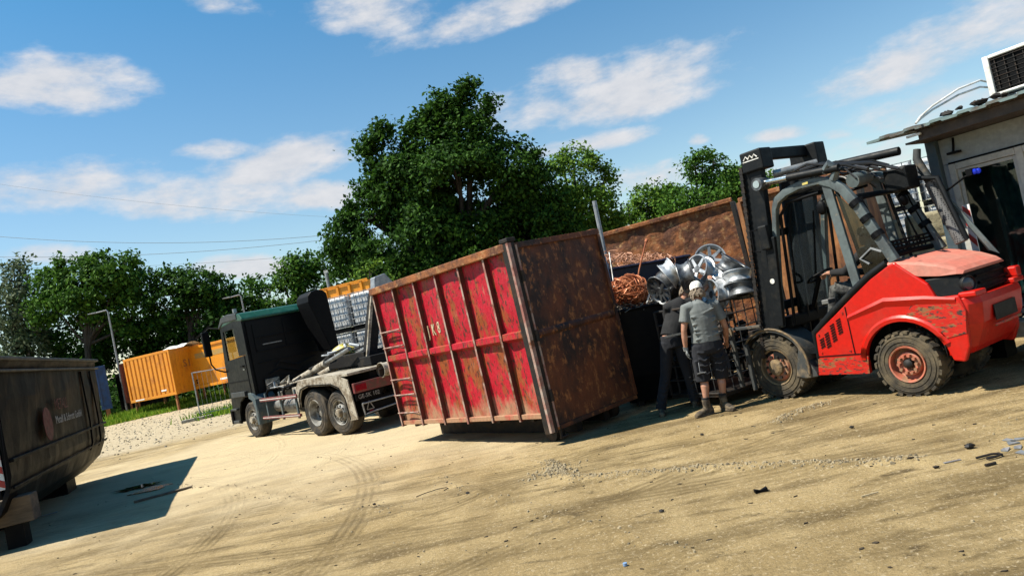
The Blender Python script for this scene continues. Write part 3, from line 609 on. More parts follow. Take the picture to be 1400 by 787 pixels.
    d = MB(); d.box(-.064, -.0, -.108, -.06, .0, 2.69); d.tube([(.085, -.10, .05), (.085, -.10, 2.65)], .016, 8); d.build('post_edge', M_['red_edge'], r, bevel=.004)
    d = MB(); d.box(-.07, .09, -.12, .06, 2.70, 2.76); d.build('post_cap', M_['steel_dark'], r, bevel=.01)
    d = MB(); d.tube([(.14, -.06, .05), (.14, -.06, -.10)], .02, 8); d.tube([(.06, -.12, -.10), (.22, -.10, -.10)], .016, 8); d.build('latch', M_['steel_dark'], r)
    for z in (.5, 1.35, 2.2):
        d = MB(); d.tube([(.075, -.115, z-.08), (.075, -.115, z+.08)], .03, 10); d.build('hinge', M_['steel_dark'], door)
    for s_, y, z, k in (('J', 2.45, 1.83, .27), ('K', 2.29, 1.84, .27), ('8', 2.13, 1.86, .27)):
        text(s_, 'letter', M_['stencil'], r, (.030, y+.02, z-.14+.03), (rad(90), 0, rad(-90)), k, .008, .62)
M_['stencil'] = mat('pale_stencil_paint', (.72, .62, .40), (.5, .25, .12), 20, .55, .62, rough=.7)
red_container()

# ================================================================ wheels
def tyre_mb(R, w, lugs=0, lug_h=.02, n=48, dual=False):
    """tyre round the x axis, outer face at x=0, body towards +x"""
    mb = MB(); ri = R*.56
    def ring(x0):
        mb.lathe([(ri, x0+w*.10), (ri*1.06, x0+w*.02), (R*.80, x0+.0), (R*.93, x0+w*.03), (R*.985, x0+w*.12), (R, x0+w*.25), (R, x0+w*.75), (R*.985, x0+w*.88), (R*.93, x0+w*.97), (R*.80, x0+w), (ri*1.06, x0+w*.98), (ri, x0+w*.9)], n=n)
        for q in (.70, .84):
            mb.lathe([(R*q, x0-.001), (R*(q+.012), x0-.006), (R*(q+.024), x0-.001)], n=n)
    ring(0)
    if dual: ring(w+.04)
    if lugs:
        for i in range(lugs):
            a = 2*PI*i/lugs
            for side in (0, 1):
                a_ = a+(PI/lugs if side else 0); x0, x1 = ((-.004, w*.46) if not side else (w*.54, w+.004)); da = PI/lugs*.62; sk = da*.9
                def P(r, an, x): return (x, r*math.cos(an), r*math.sin(an))
                xo, xi = (x0, x1) if not side else (x1, x0)
                mb.loft([[P(R*.955, a_-da, xo), P(R*.955, a_+da, xo), P(R+lug_h*.7, a_+da*.9, xo), P(R+lug_h*.7, a_-da*.9, xo)], [P(R*.97, a_-da*.5+sk, xi), P(R*.97, a_+da*.6+sk, xi), P(R+lug_h, a_+da*.5+sk, xi), P(R+lug_h, a_-da*.4+sk, xi)]])
    else:
        for k in (.3, .43, .57, .7): mb.lathe([(R*.999, w*k-.006), (R*1.006, w*k-.02), (R*1.006, w*k-.05), (R*.999, w*k-.06)], n=n)
    return mb
def wheel(name, parent, loc, R, w, style, rot=(0,0,0), dual=False, side=1):
    e = empty(name, loc); e.parent = parent; e.rotation_euler = rot
    if side < 0: e.scale = (-1, 1, 1)
    tm = tyre_mb(R, w, 22 if style.startswith('fork') else 0, .016, dual=dual)
    tm.build('tyre', M_['rubber_brown'] if style.startswith('fork') else M_['rubber'], e, smooth=True)
    ri = R*.57
    if style == 'fork_front':
        mb = MB(); mb.lathe([(ri, .02), (ri*.99, .0), (ri*.92, .01), (ri*.90, .06), (ri*.80, .065)], n=36); mb.build('rim', M_['hub'], e, smooth=True)
        mb = MB(); mb.lathe([(ri*.80, .06), (ri*.72, .03), (ri*.40, .025), (ri*.38, .035), (0, .035)], n=36); mb.build('disc', M_['rimred'], e, smooth=True)
        mb = MB(); mb.lathe([(ri*.46, .03), (ri*.44, -.015), (ri*.30, -.03), (ri*.12, -.035), (0, -.035)], n=10); mb.build('hub', M_['hub'], e)
        for i in range(10):
            a = 2*PI*i/10; c = (0.012, ri*.60*math.cos(a), ri*.60*math.sin(a)); mb = MB(); mb.tube([(c[0]-.012, c[1], c[2]), (c[0]+.03, c[1], c[2])], .018, 6); mb.build('nut', M_['steel_dark'], e)
    elif style == 'fork_rear':
        mb = MB(); mb.lathe([(ri, .02), (ri*.98, -.005), (ri*.90, .0), (ri*.86, .10), (ri*.60, .13)], n=36); mb.build('rim', M_['rimred'], e, smooth=True)
        mb = MB(); mb.lathe([(ri*.66, .12), (ri*.64, .05), (ri*.56, .04), (ri*.34, .05), (ri*.30, .07), (0, .07)], n=36); mb.build('disc', M_['rimred'], e, smooth=True)
        for i in range(10):
            a = 2*PI*i/10; c = (.05, ri*.48*math.cos(a), ri*.48*math.sin(a)); mb = MB(); mb.tube([(.0, c[1], c[2]), (.06, c[1], c[2])], .020, 6); mb.build('nut', M_['rimred'], e)
        mb = MB(); mb.lathe([(ri*.27, .08), (ri*.25, .02), (ri*.14, -.0), (0, -.005)], n=16); mb.build('hub', M_['steel_dark'], e, smooth=True)
    elif style == 'truck_drive':
        mb = MB(); mb.lathe([(ri, .03), (ri*.98, .0), (ri*.90, .01), (ri*.88, .15), (ri*.80, .20), (ri*.5, .21), (ri*.46, .17), (ri*.3, .14), (0, .14)], n=40); mb.build('rim', M_['truckrim'], e, smooth=True)
        for i in range(10):
            a = 2*PI*i/10; mb = MB(); mb.tube([(.17, ri*.6*math.cos(a), ri*.6*math.sin(a)), (.21, ri*.6*math.cos(a), ri*.6*math.sin(a))], .02, 6); mb.build('nut', M_['steel_dark'], e)
    else:
        mb = MB(); mb.lathe([(ri, .03), (ri*.98, .0), (ri*.92, .01), (ri*.89, .08), (ri*.72, .09), (ri*.64, .02), (ri*.45, -.01), (ri*.43, .02), (ri*.32, .02)], n=40); mb.build('rim', M_['truckrim'], e, smooth=True)
        mb = MB(); mb.lathe([(ri*.34, .03), (ri*.33, -.05), (ri*.26, -.075), (0, -.08)], n=20); mb.build('hub', M_['chalk'], e, smooth=True)
        for i in range(10):
            a = 2*PI*i/10; c = (ri*.56*math.cos(a), ri*.56*math.sin(a)); mb = MB(); mb.tube([(.03, *c), (-.02, *c)], .018, 6); mb.build('nut', M_['steel'], e)
            mb = MB(); c = (ri*.80*math.cos(a+.3), ri*.80*math.sin(a+.3)); mb.tube([(.078, *c), (.088, *c)], .03, 8); mb.build('hand_hole', M_['black'], e)
    return e

# ================================================================ hook lift truck
def truck():
    r = empty('hook_lift_truck', (-5.1, 17.3, 0), -43, 'black and green hook lift truck standing with its rear towards the red container', 'truck')
    wheel('wheel', r, (0, 0, .555), .555, .30, 'truck_drive', dual=True)
    wheel('wheel', r, (.02, -1.13, .515), .50, .33, 'truck_front', rot=(0, 0, rad(6)))
    wheel('wheel', r, (.03, 3.62, .50), .50, .31, 'truck_front', rot=(0, 0, rad(3)))
    wheel('wheel', r, (2.35, 0, .555), .555, .30, 'truck_drive', dual=True, side=-1)
    wheel('wheel', r, (2.33, -1.13, .515), .50, .33, 'truck_front', side=-1); wheel('wheel', r, (2.32, 3.62, .50), .50, .31, 'truck_front', side=-1)
    mb = MB()
    for x in (.72, 1.56): mb.box(x, x+.08, -1.85, 4.3, .78, 1.06)
    for y in (-1.2, 0, 1.4, 2.6): mb.box(.80, 1.56, y, y+.08, .80, 1.04)
    for y in (0, -1.13, 3.62): mb.tube([(.35, y, .52), (2.0, y, .52)], .09, 10)
    mb.build('chassis', M_['blackdust'], r)
    # tandem mudguard: dusty side plate with arch, top plate
    side = [(.62, .72), (.60, 1.20), (.46, 1.33), (-.60, 1.37), (-1.45, 1.33), (-1.85, 1.22), (-1.97, .36), (-1.66, .34), (-1.60, .80), (-1.42, 1.04), (-1.1, 1.15), (0, 1.19), (.36, 1.12), (.50, .95), (.54, .72)]
    mb = MB(); mb.prism(side, -.055, -.03); mb.build('mudguard', M_['chalk'], r)
    mb = MB()
    arch = [(.56, .72), (.52, .97), (.38, 1.14), (0, 1.21), (-1.1, 1.17), (-1.44, 1.06), (-1.62, .82), (-1.68, .36)]
    for a, b in zip(arch[:-1], arch[1:]):
        mb.loft([[(-.075, a[0], a[1]), (.62, a[0], a[1]), (.62, a[0], a[1]+.02), (-.075, a[0], a[1]+.02)], [(-.075, b[0], b[1]), (.62, b[0], b[1]), (.62, b[0], b[1]+.02), (-.075, b[0], b[1]+.02)]])
    mb.build('wheel_arch', M_['black'], r)
    mb = MB(); mb.loft([[(-.03, .55, 1.34), (2.33, .55, 1.34), (2.33, .55, 1.37), (-.03, .55, 1.37)], [(-.03, -1.85, 1.30), (2.33, -1.85, 1.30), (2.33, -1.85, 1.36), (-.03, -1.85, 1.36)]])
    mb.prism([(.55, 1.371), (2.6, 1.26), (2.6, 1.22), (.55, 1.34)], .25, .62); mb.build('deck_plate', M_['chalk'], r, bevel=.006)
    mb = MB(); mb.box(.55, .75, -1.8, 2.9, 1.08, 1.30); mb.box(1.6, 1.8, -1.8, 2.9, 1.08, 1.30); mb.build('hook_frame', M_['blackdust'], r)
    for z, h in ((.96, .09), (.50, .07)):
        mb = MB(); mb.box(-.03, .03, .72, 2.86, z, z+h); mb.build('side_rail', M_['maroon'], r, bevel=.006)
        mb = MB(); mb.box(-.035, -.028, .74, 2.84, z+h*.45, z+h*.62); mb.build('rail_strip', M_['white'], r)
    for y in (.9, 1.75, 2.6):
        mb = MB(); mb.box(.031, .07, y, y+.07, .45, 1.16); mb.build('rail_post', M_['bluegrey'], r, bevel=.005)
    for y in (1.35, 2.35):
        mb = MB(); mb.tube([(.12, y+.28, .95), (.10, y+.30, 1.12), (.12, y+.2, 1.24), (.2, y, 1.26), (.5, y-.1, 1.25)], .035, 8); mb.build('mudguard_hoop', M_['black'], r, smooth=True)
    for q in ((1.1, 1.9, .75, .2), (2.1, 2.55, .78, .17)):
        mb = MB(); mb.tube([(.35, q[0], q[2]), (.35, q[1], q[2])], q[3], 16); mb.build('air_tank', M_['steel'], r, smooth=True)
    for q in ((.15, .6, 1.0, 1.25, 1.0, 1.2), (.2, .55, 1.95, 2.2, 1.0, 1.14)):
        mb = MB(); mb.box(*q); mb.build('valve_block', M_['chalk'], r, bevel=.01)
    # front mudguard: curved blue grey shell behind the front wheel
    mb = MB(); pr = []
    for k in range(9):
        a = rad(-200+k*28-0); pr.append((3.62+.60*math.cos(a), .53+.60*math.sin(a)*1.1))
    pts = [(3.02-.02, .38), (2.98, .75), (3.0, 1.05), (3.14, 1.19), (3.4, 1.24)]
    for a, b in zip(pts[:-1], pts[1:]):
        mb.loft([[(-.06, a[0], a[1]), (.48, a[0], a[1]), (.48, a[0]+.02, a[1]+.0), (-.06, a[0]+.02, a[1])], [(-.06, b[0], b[1]), (.48, b[0], b[1]), (.48, b[0]+.02, b[1]-.02), (-.06, b[0]+.02, b[1]-.02)]])
    mb.prism([(3.02, .38), (3.0, 1.05), (3.14, 1.18), (3.4, 1.23), (3.4, 1.10), (3.2, 1.02), (3.12, .8), (3.13, .38)], -.075, -.061)
    mb.build('front_mudguard', M_['bluegrey'], r, bevel=.006)
    # cab
    P = M_['cab']; mb = MB()
    mb.prism([(3.1, 1.12), (3.1, 2.25), (4.74, 2.18), (4.80, 1.0), (4.80, .46), (4.40, .42), (4.36, .75), (4.18, 1.02), (3.9, 1.14), (3.4, 1.14)], 0, .05)
    mb.prism([(3.1, 2.25), (3.1, 3.20), (3.70, 3.24), (3.66, 2.25)], 0, .05); mb.prism([(3.705, 3.02), (3.70, 3.24), (4.55, 3.16), (4.60, 3.0)], 0, .05); mb.prism([(4.46, 2.2), (4.44, 3.0), (4.60, 3.0), (4.73, 2.18)], 0, .05)
    mb.prism([(3.1, 1.12), (3.1, 2.25), (4.74, 2.18), (4.80, 1.0), (4.80, .46), (4.40, .42), (4.36, .75), (4.18, 1.02), (3.9, 1.14), (3.4, 1.14)], 2.25, 2.30)
    mb.prism([(3.1, 2.25), (3.1, 3.20), (3.70, 3.24), (3.66, 2.25)], 2.25, 2.30); mb.prism([(3.705, 3.02), (3.70, 3.24), (4.55, 3.16), (4.60, 3.0)], 2.25, 2.30); mb.prism([(4.46, 2.2), (4.44, 3.0), (4.60, 3.0), (4.73, 2.18)], 2.25, 2.30)
    mb.box(.05, 2.25, 4.70, 4.80, .46, 2.18); mb.box(.05, 2.25, 3.16, 4.70, 1.14, 1.2)
    mb.box(.05, 2.25, 3.12, 3.16, 1.12, 3.2)
    mb.build('cab_body', P, r, bevel=.02)
    mb = MB(); mb.box(.10, 2.2, 3.08, 3.12, 1.2, 3.1)
    for z in (1.5, 1.95, 2.25, 2.62): mb.box(.25, 2.05, 3.05, 3.08, z, z+.035)
    for x in (.25, 1.12, 2.0): mb.box(x, x+.05, 3.05, 3.081, 2.30, 3.0)
    mb.build('rear_wall', P, r, bevel=.008)
    mb = MB(); mb.box(.45, 1.0, 3.055, 3.079, 2.42, 2.445); mb.build('rear_handle', M_['steel'], r)
    mb = MB(); mb.prism([(3.04, 3.14), (3.03, 3.20), (3.20, 3.36), (3.9, 3.42), (4.35, 3.38), (4.62, 3.16), (4.55, 3.12), (3.6, 3.20)], -.01, 2.31); mb.build('roof', M_['green'], r, bevel=.03)
    mb = MB(); mb.prism([(3.3, 3.385), (3.9, 3.43), (4.35, 3.39), (4.63, 3.17), (4.63, 3.1), (4.3, 3.24), (3.3, 3.22)], -.03, .08); mb.build('roof_edge', M_['cabtrim'], r, bevel=.02)
    mb = MB(); mb.loft([[(.06, 4.735, 2.2), (2.24, 4.735, 2.2), (2.24, 4.72, 2.2), (.06, 4.72, 2.2)], [(.06, 4.60, 3.12), (2.24, 4.60, 3.12), (2.24, 4.585, 3.12), (.06, 4.585, 3.12)]]); mb.build('windscreen', M_['glass'], r)
    for x in (.02, 2.275):
        mb = MB(); mb.prism([(3.665, 2.25), (3.70, 3.02), (4.44, 3.0), (4.46, 2.2)], x, x+.006); mb.build('side_window', M_['glass'], r)
    mb = MB(); mb.prism([(3.3, 1.2), (3.3, 2.2), (3.32, 2.25), (3.34, 2.2), (3.34, 1.2)], -.012, -.001); mb.box(-.014, -.001, 3.34, 4.68, 1.56, 1.60); mb.box(-.05, -.015, 3.45, 3.62, 1.95, 1.99); mb.build('door_seam', M_['black'], r)
    mb = MB(); mb.box(-.06, .05, 3.65, 4.6, 1.16, 1.30); mb.box(-.06, .05, 4.42, 4.80, .80, .86); mb.box(-.05, .05, 4.42, 4.80, .44, .52); mb.build('step', M_['cabtrim'], r, bevel=.01)
    mb = MB(); mb.box(-.05, 2.35, 4.801, 4.95, .42, .85); mb.build('bumper', M_['black'], r, bevel=.04)
    mb = MB(); mb.box(-.42, -.22, 4.86, 4.98, 2.42, 3.12); mb.build('mirror', M_['black'], r, bevel=.03)
    mb = MB(); mb.tube([(-.30, 4.92, 2.42), (-.30, 4.92, 2.2), (-.22, 4.88, 2.03), (-.05, 4.75, 1.92), (.02, 4.68, 1.9)], .022, 8); mb.tube([(-.30, 4.92, 3.12), (-.2, 4.85, 3.2), (.02, 4.62, 3.12)], .018, 8); mb.build('mirror_arm', M_['black'], r, smooth=True)
    mb = MB(); mb.tube([(.35, 4.2, 3.40), (.35, 4.2, 3.47)], .015, 6); mb.tube([(.35, 4.2, 3.47), (.35, 4.2, 3.58)], .06, 12); mb.build('beacon', M_['galv'], r, smooth=True)
    # air intake tower and bellows behind the cab
    prof = [(1.93, 1.9), (1.52, 3.30), (1.55, 3.46), (1.66, 3.56), (1.84, 3.60), (2.02, 3.56), (2.12, 3.46), (2.18, 1.9)]
    mb = MB(); mb.prism(prof, 2.15, 2.85, ax='y'); mb.build('air_intake', M_['black'], r, bevel=.03)
    mb = MB(); pr = [(0, 0)]
    for k in range(7): pr += [(.16, k*.085), (.16, k*.085+.035), (.13, k*.085+.05), (.13, k*.085+.08)]
    pr += [(0, .6)]; mb.lathe(pr, Matrix.Translation((1.95, 2.35, 1.30)) @ Matrix.Rotation(rad(-90), 4, 'Y'), 20); mb.build('bellows', M_['black'], r, smooth=True)
    for x in (.78, 1.48):
        mb = MB(); mb.tube([(x, 2.3, 1.28), (x+.02, .5, 1.62)], .095, 14); mb.build('cylinder', M_['chalk'], r, smooth=True)
        mb = MB(); mb.tube([(x+.02, .5, 1.62), (x+.04, -.7, 1.86)], .05, 12); mb.build('piston', M_['steel'], r, smooth=True)
        mb = MB(); mb.tube([(x-.1, 1.2, 1.55), (x+.05, .9, 1.62), (x, .2, 1.80), (x+.1, -.5, 1.9)], .025, 6); mb.build('hose', M_['hose'], r, smooth=True)
    for k in range(16):      # hoses and pipes between cab and deck
        x, y, z = random.uniform(.1, 1.9), random.uniform(1.3, 2.9), random.uniform(1.05, 1.35); mb = MB()
        mb.tube([(x, y, z), (x+random.uniform(-.2, .2), y+random.uniform(-.1, .3), z+random.uniform(.05, .2)), (x+random.uniform(-.3, .4), y+random.uniform(.1, .5), z+random.uniform(-.1, .1))], random.uniform(.012, .035), 6); mb.build('brake_hose', M_[random.choice(['chalk', 'steel', 'hose', 'hose', 'galv'])], r, smooth=True)
    for k, z in enumerate((1.35, 1.62, 1.80)):
        mb = MB(); mb.tube([(.3+.2*k, 3.04, z), (.8, 3.0, z+.1), (1.3, 3.0, z-.08), (1.9, 3.03, z+.05)], .018, 6); mb.build('cab_cable', M_['blackdust'], r, smooth=True)
    mb = MB(); mb.box(.3, .7, 3.0, 3.05, 1.25, 1.5); mb.build('cab_bracket', M_['chalk'], r, bevel=.01)
    mb = MB(); mb.box(-.012, -.002, 3.45, 3.55, 1.86, 1.90); mb.build('door_handle', M_['steel'], r)
    # hook arm: inclined dark beam with a pale head plate
    mb = MB(); mb.loft([[(1.02, -1.0, 1.45), (1.30, -1.0, 1.45), (1.30, -.75, 1.40), (1.02, -.75, 1.40)], [(1.55, -1.0, 3.05), (1.83, -1.0, 3.05), (1.83, -.80, 3.05), (1.55, -.80, 3.05)]]); mb.build('hook_arm', M_['blackdust'], r, bevel=.01)
    mb = MB(); mb.loft([[(1.02-.03, -1.02, 1.45), (1.02+.04, -1.02, 1.45), (1.06, -.98, 1.45), (.99, -.98, 1.45)], [(1.52, -1.02, 3.08), (1.60, -1.02, 3.08), (1.60, -.98, 3.08), (1.52, -.98, 3.08)]]); mb.build('arm_edge', M_['chalk'], r)
    mb = MB(); mb.loft([[(1.58, -1.05, 3.02), (2.32, -1.05, 3.02), (2.32, -.85, 3.02), (1.58, -.85, 3.02)], [(1.66, -1.05, 3.40), (1.98, -1.05, 3.46), (1.98, -.85, 3.46), (1.66, -.85, 3.40)]]); mb.build('hook_head', M_['galv'], r, bevel=.02)
    mb = MB(); mb.box(1.05, 1.7, -.9, .9, 1.42, 1.72); mb.box(.95, 1.9, -1.3, -.7, 1.38, 1.60); mb.build('hook_base', M_['blackdust'], r, bevel=.02)
    mb = MB()
    for _ in range(9):
        y = random.uniform(-.6, .8); x = random.uniform(.95, 1.6); mb.tube([(x, y, 1.75+random.uniform(0, .12)), (x+random.uniform(-.2, .2), y+random.uniform(.1, .5), 1.75+random.uniform(0, .25))], random.uniform(.015, .04), 6)
    mb.build('hydraulic_pipe', M_['steelwhite'], r, smooth=True)
    # tail
    mb = MB(); mb.box(0, 1.25, -1.98, -1.90, .90, 1.12); mb.build('tail_lamp', M_['maroon'], r, bevel=.01)
    for x in (.0, .9):
        mb = MB(); mb.box(x+.03, x+.30, -1.995, -1.981, .94, 1.08); mb.build('lamp_lens', M_['lamp_red'], r, bevel=.005)
    mb = MB(); mb.box(0, .66, -1.975, -1.955, .74, .88); pl = mb.build('number_plate', M_['black'], r)
    text('GE-SK 102', 'plate_text', M_['galv'], pl, (.33, -1.978, .81), (rad(90), 0, 0), .13, .001, .95)
    mb = MB(); mb.box(.12, 1.3, -1.95, -1.93, .40, .73); mb.build('mud_flap', M_['black'], r)
    mb = MB(); t_ = [(.22, .50), (.40, .50), (.31, .68)]
    for a, b in zip(t_, t_[1:]+t_[:1]): mb.beam((a[0], -1.955, a[1]), (b[0], -1.955, b[1]), .008, .02)
    mb.build('triangle_mark', M_['galv'], r)
    mb = MB(); mb.box(.28, .38, -1.958, -1.951, .42, .47); mb.build('reflector', M_['lamp_red'], r)
    mb = MB(); mb.tube([(.08, -2.05, .66), (.10, -2.05, .42), (.22, -2.05, .44), (1.9, -2.05, .52), (1.9, -2.05, .66), (.08, -2.05, .66)], .018, 8); mb.build('underrun_bar', M_['galv'], r)
    mb = MB()
    mb.lathe([(.155, 0), (.17, .0), (.17, .04), (.15, .05), (.15, .5), (.17, .52), (.17, .56), (0.02, .56)], Matrix.Translation((.72, -2.0, 1.26)) @ Matrix.Rotation(0, 4, 'Z'), 24); mb.build('rear_roller', M_['chalk'], r, smooth=True)
    mb = MB(); mb.box(.7, 2.2, -1.97, -1.91, 1.13, 1.28); mb.box(1.3, 2.2, -1.96, -1.9, .7, 1.1)
    for x in (1.35, 1.6, 1.9): mb.tube([(x, -2.0, .65), (x+.05, -2.02, 1.2)], .03, 8)
    mb.build('tail_frame', M_['steel_dark'], r)
truck()

# ================================================================ forklift
def forklift():
    r = empty('forklift', (4.35, 8.73, 0), -34.1, 'red diesel forklift with faded pink hood and open black mast', 'forklift')
    wheel('wheel', r, (0, 0, .385), .385, .28, 'fork_rear'); wheel('wheel', r, (0.0, 1.82, .44), .44, .30, 'fork_front')
    wheel('wheel', r, (1.26, 0, .385), .385, .28, 'fork_rear', side=-1); wheel('wheel', r, (1.26, 1.82, .44), .44, .30, 'fork_front', side=-1)
    W_ = 1.26
    # body side panels: outline with the rear wheel arch cut out
    def arc(cx, cz, R_, a0, a1, n): return [(cx+R_*math.cos(rad(a0+(a1-a0)*i/n)), cz+R_*math.sin(rad(a0+(a1-a0)*i/n))) for i in range(n+1)]
    low = [(1.18, .31), (1.12, .56), (1.10, .86), (.78, 1.06), (.48, 1.27), (.22, 1.44), (-.05, 1.575), (-.12, 1.59), (-.30, 1.42), (-.44, 1.29), (-.50, 1.12)]
    arch = arc(-.02, .40, .50, 155, 15, 14)
    outline = low + [(-.74, 1.12), (-.78, .95), (-.74, .55), (-.66, .38), (-.54, .40)] + arch[::1] + [(.47, .30)]
    def body(x0, x1, name):
        mb = MB(); mb.prism(outline, x0, x1); o = mb.build(name, [M_['flred']], r, bevel=.018); return o
    body(-.01, .06, 'side_panel'); body(W_-.06, W_+.01, 'side_panel')
    mb = MB(); mb.prism([(.47, .302), (1.17, .312), (1.13, .52), (.44, .52), (.46, .42)], -.018, -.011); mb.build('scuffed_sill', M_['flscuff'], r)
    mb = MB(); mb.prism([(-.10, .93), (-.36, .87), (-.52, .66), (-.74, .70), (-.78, .95), (-.73, 1.06), (-.45, 1.10), (-.20, 1.06)], -.017, -.011); mb.build('scuffed_corner', M_['flscuff'], r)
    mb = MB(); fo, fi_ = arc(-.02, .40, .575, 158, 8, 16), arc(-.02, .40, .502, 158, 8, 16)      # raised lip round the wheel arch
    for q in range(16): mb.loft([[(-.012, *fo[q]), (-.035, fo[q][0]*.6+fi_[q][0]*.4, fo[q][1]*.6+fi_[q][1]*.4), (-.030, *fi_[q]), (-.008, *fi_[q])], [(-.012, *fo[q+1]), (-.035, fo[q+1][0]*.6+fi_[q+1][0]*.4, fo[q+1][1]*.6+fi_[q+1][1]*.4), (-.030, *fi_[q+1]), (-.008, *fi_[q+1])]], cap=(q in (0, 15)))
    mb.build('arch_lip', M_['flred'], r, smooth=True)
    mb = MB(); mb.loft([[(-.012, .60, 1.04), (-.030, .60, 1.01), (-.012, .60, .97)], [(-.012, .1, 1.20), (-.040, .1, 1.16), (-.012, .1, 1.09)], [(-.012, -.38, 1.16), (-.045, -.38, 1.13), (-.012, -.38, 1.05)], [(-.012, -.70, 1.10), (-.03, -.70, 1.08), (-.012, -.70, 1.02)]]); mb.build('body_crease', M_['flred'], r, smooth=True)
    # panel seams
    mb = MB(); mb.box(-.0165, -.0105, .46, 1.13, .545, .557); mb.box(-.0165, -.0105, .60, .612, .56, 1.15); mb.build('panel_seam', M_['black'], r)
    # louvre slots
    for k, (c0_, n) in enumerate(((.735, 6), (.835, 7), (.935, 6), (1.02, 4))):
        for i in range(n):
            z = .66+.033*i+(.0 if k in (1, 2) else .02)+.03*k*0; y = c0_-.0
            top = 1.02-.62*(y-.70)
            zz = z+(.14 if k == 0 else .07 if k == 1 else .0 if k == 2 else -.02)
            if zz > top: continue
            mb = MB(); mb.beam((-.0125, y-.032, zz+.03), (-.0125, y+.032, zz), .012, .013, up=(1, 0, 0)); mb.build('louvre', M_['black'], r)
    for y, z in ((1.06, .60), (.66, .60), (1.05, .83), (.66, 1.08)):
        mb = MB(); mb.tube([(-.02, y, z), (-.008, y, z)], .014, 8); mb.build('bolt', M_['flscuff'], r)
    # inner hull
    mb = MB(); mb.prism([(-.45, .42), (-.45, 1.20), (-.12, 1.50), (.22, 1.40), (.78, 1.02), (1.08, .84), (1.14, .33), (.5, .31), (.5, .92), (-.40, .92)], .062, W_-.062); mb.build('inner_hull', M_['fldark'], r)
    # black bead along the sloping shoulder
    mb = MB(); mb.tube([(.02, 1.14, .50), (.015, 1.12, .86), (.015, .80, 1.10), (.015, .48, 1.315), (.015, .22, 1.485), (.015, -.02, 1.60)], [.03, .04, .045, .045, .045, .04], 10); mb.build('shoulder_trim', M_['fldark'], r, smooth=True)
    # counterweight, rear
    rings = []
    def cw(z, y_, w): return [(-.01+w*.0, -.60, z), (.02+w*.3, y_+.10, z), (.14+w, y_, z), (W_-.14-w, y_, z), (W_-.02-w*.3, y_+.10, z), (W_+.01, -.60, z), (W_-.1, -.45, z), (.1, -.45, z)]
    mb = MB(); mb.loft([cw(.44, -.66, .08), cw(.52, -.74, .04), cw(.78, -.87, .0), cw(1.0, -.90, 0), cw(1.08, -.88, 0)]); mb.build('counterweight', M_['flred'], r, bevel=.02)
    mb = MB(); mb.box(.30, W_-.30, -.915, -.895, .70, .735); mb.build('tow_recess_lip', M_['flscuff'], r, bevel=.008)
    mb = MB(); mb.box(.36, W_-.36, -.904, -.896, .76, .93); mb.build('tow_recess', M_['fldark'], r)
    for x in (.0, W_-.30):
        mb = MB(); mb.box(x+.02, x+.28, -.905, -.72, 1.08, 1.14); mb.build('counterweight_lip', M_['flred'], r, bevel=.015)
    mb = MB(); mb.box(W_-.16, W_-.03, -.90, -.76, 1.14, 1.26); mb.build('counterweight_horn', M_['flred'], r, bevel=.02)
    # radiator grille block with slats and lamp
    mb = MB(); mb.loft([[(.02, -.46, 1.10), (.12, -.80, 1.09), (W_-.12, -.80, 1.09), (W_-.02, -.46, 1.10)], [(.02, -.40, 1.34), (.12, -.72, 1.33), (W_-.12, -.72, 1.33), (W_-.02, -.40, 1.34)]]); mb.build('grille', M_['fldark'], r, bevel=.015)
    for k, z in enumerate((1.12, 1.19, 1.27)):
        y0 = -.815+.02*k*1.2
        mb = MB(); mb.tube([(.40, y0+.0, z), (W_-.16, y0, z), (W_-.10, y0+.04, z), (W_-.03, y0+.3, z)], .017, 8); mb.build('grille_slat', M_['black'], r, smooth=True)
    lm = Matrix.Translation((.175, -.775, 1.215)) @ Matrix.Rotation(rad(62), 4, 'Z')
    mb = MB(); mb.lathe([(.085, .05), (.095, -.01), (.085, -.03), (.075, -.02), (.07, .01)], lm, 24); mb.build('lamp_ring', M_['fldark'], r, smooth=True)
    mb = MB(); mb.lathe([(.074, -.012), (.05, -.022), (0, -.028)], lm, 20); mb.build('headlight', glass('dark_lamp_lens', (.05, .06, .07), .12), r, smooth=True)
    # hood, faded pink
    hd = [[(.0, -.02, 1.56), (.0, -.10, 1.60), (W_, -.10, 1.60), (W_, -.02, 1.56)],]
    mb = MB()
    def hr(y, z, inset, zl): return [(inset, y, zl), (inset+.012, y, z-.02), (inset+.05, y, z), (W_-inset-.05, y, z), (W_-inset-.012, y, z-.02), (W_-inset, y, zl)]
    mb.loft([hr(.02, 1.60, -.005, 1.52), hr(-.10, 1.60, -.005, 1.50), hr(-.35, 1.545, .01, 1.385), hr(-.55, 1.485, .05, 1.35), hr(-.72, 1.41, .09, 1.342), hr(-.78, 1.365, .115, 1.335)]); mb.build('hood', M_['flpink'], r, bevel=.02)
    mb = MB(); mb.tube([(.10, .0, 1.655), (.63, -.02, 1.675), (W_-.1, .0, 1.66)], .035, 8); mb.build('hood_gasket', M_['black'], r, smooth=True)
    mb = MB(); mb.tube([(.15, -.30, 1.60), (.15, -.30, 1.635)], .016, 8); mb.build('hood_knob', M_['black'], r)
    # cab floor, steps, front mudguard
    mb = MB(); mb.box(.08, W_-.08, .9, 1.75, .58, .66); mb.box(.10, .42, 1.12, 1.34, .30, .34); mb.box(.3, W_-.3, .5, 2.0, .35, .55); mb.build('floor_plate', M_['fldark'], r)
    mb = MB(); mb.prism([(1.19, .29), (1.20, .34), (1.36, .66), (1.40, .68), (1.52, .30), (1.38, .27)], -.012, .35); mb.build('step', M_['fender'], r, bevel=.012)
    mb = MB(); fa = arc(1.82, .44, .54, 192, 40, 14); fi = arc(1.82, .44, .50, 192, 40, 14)
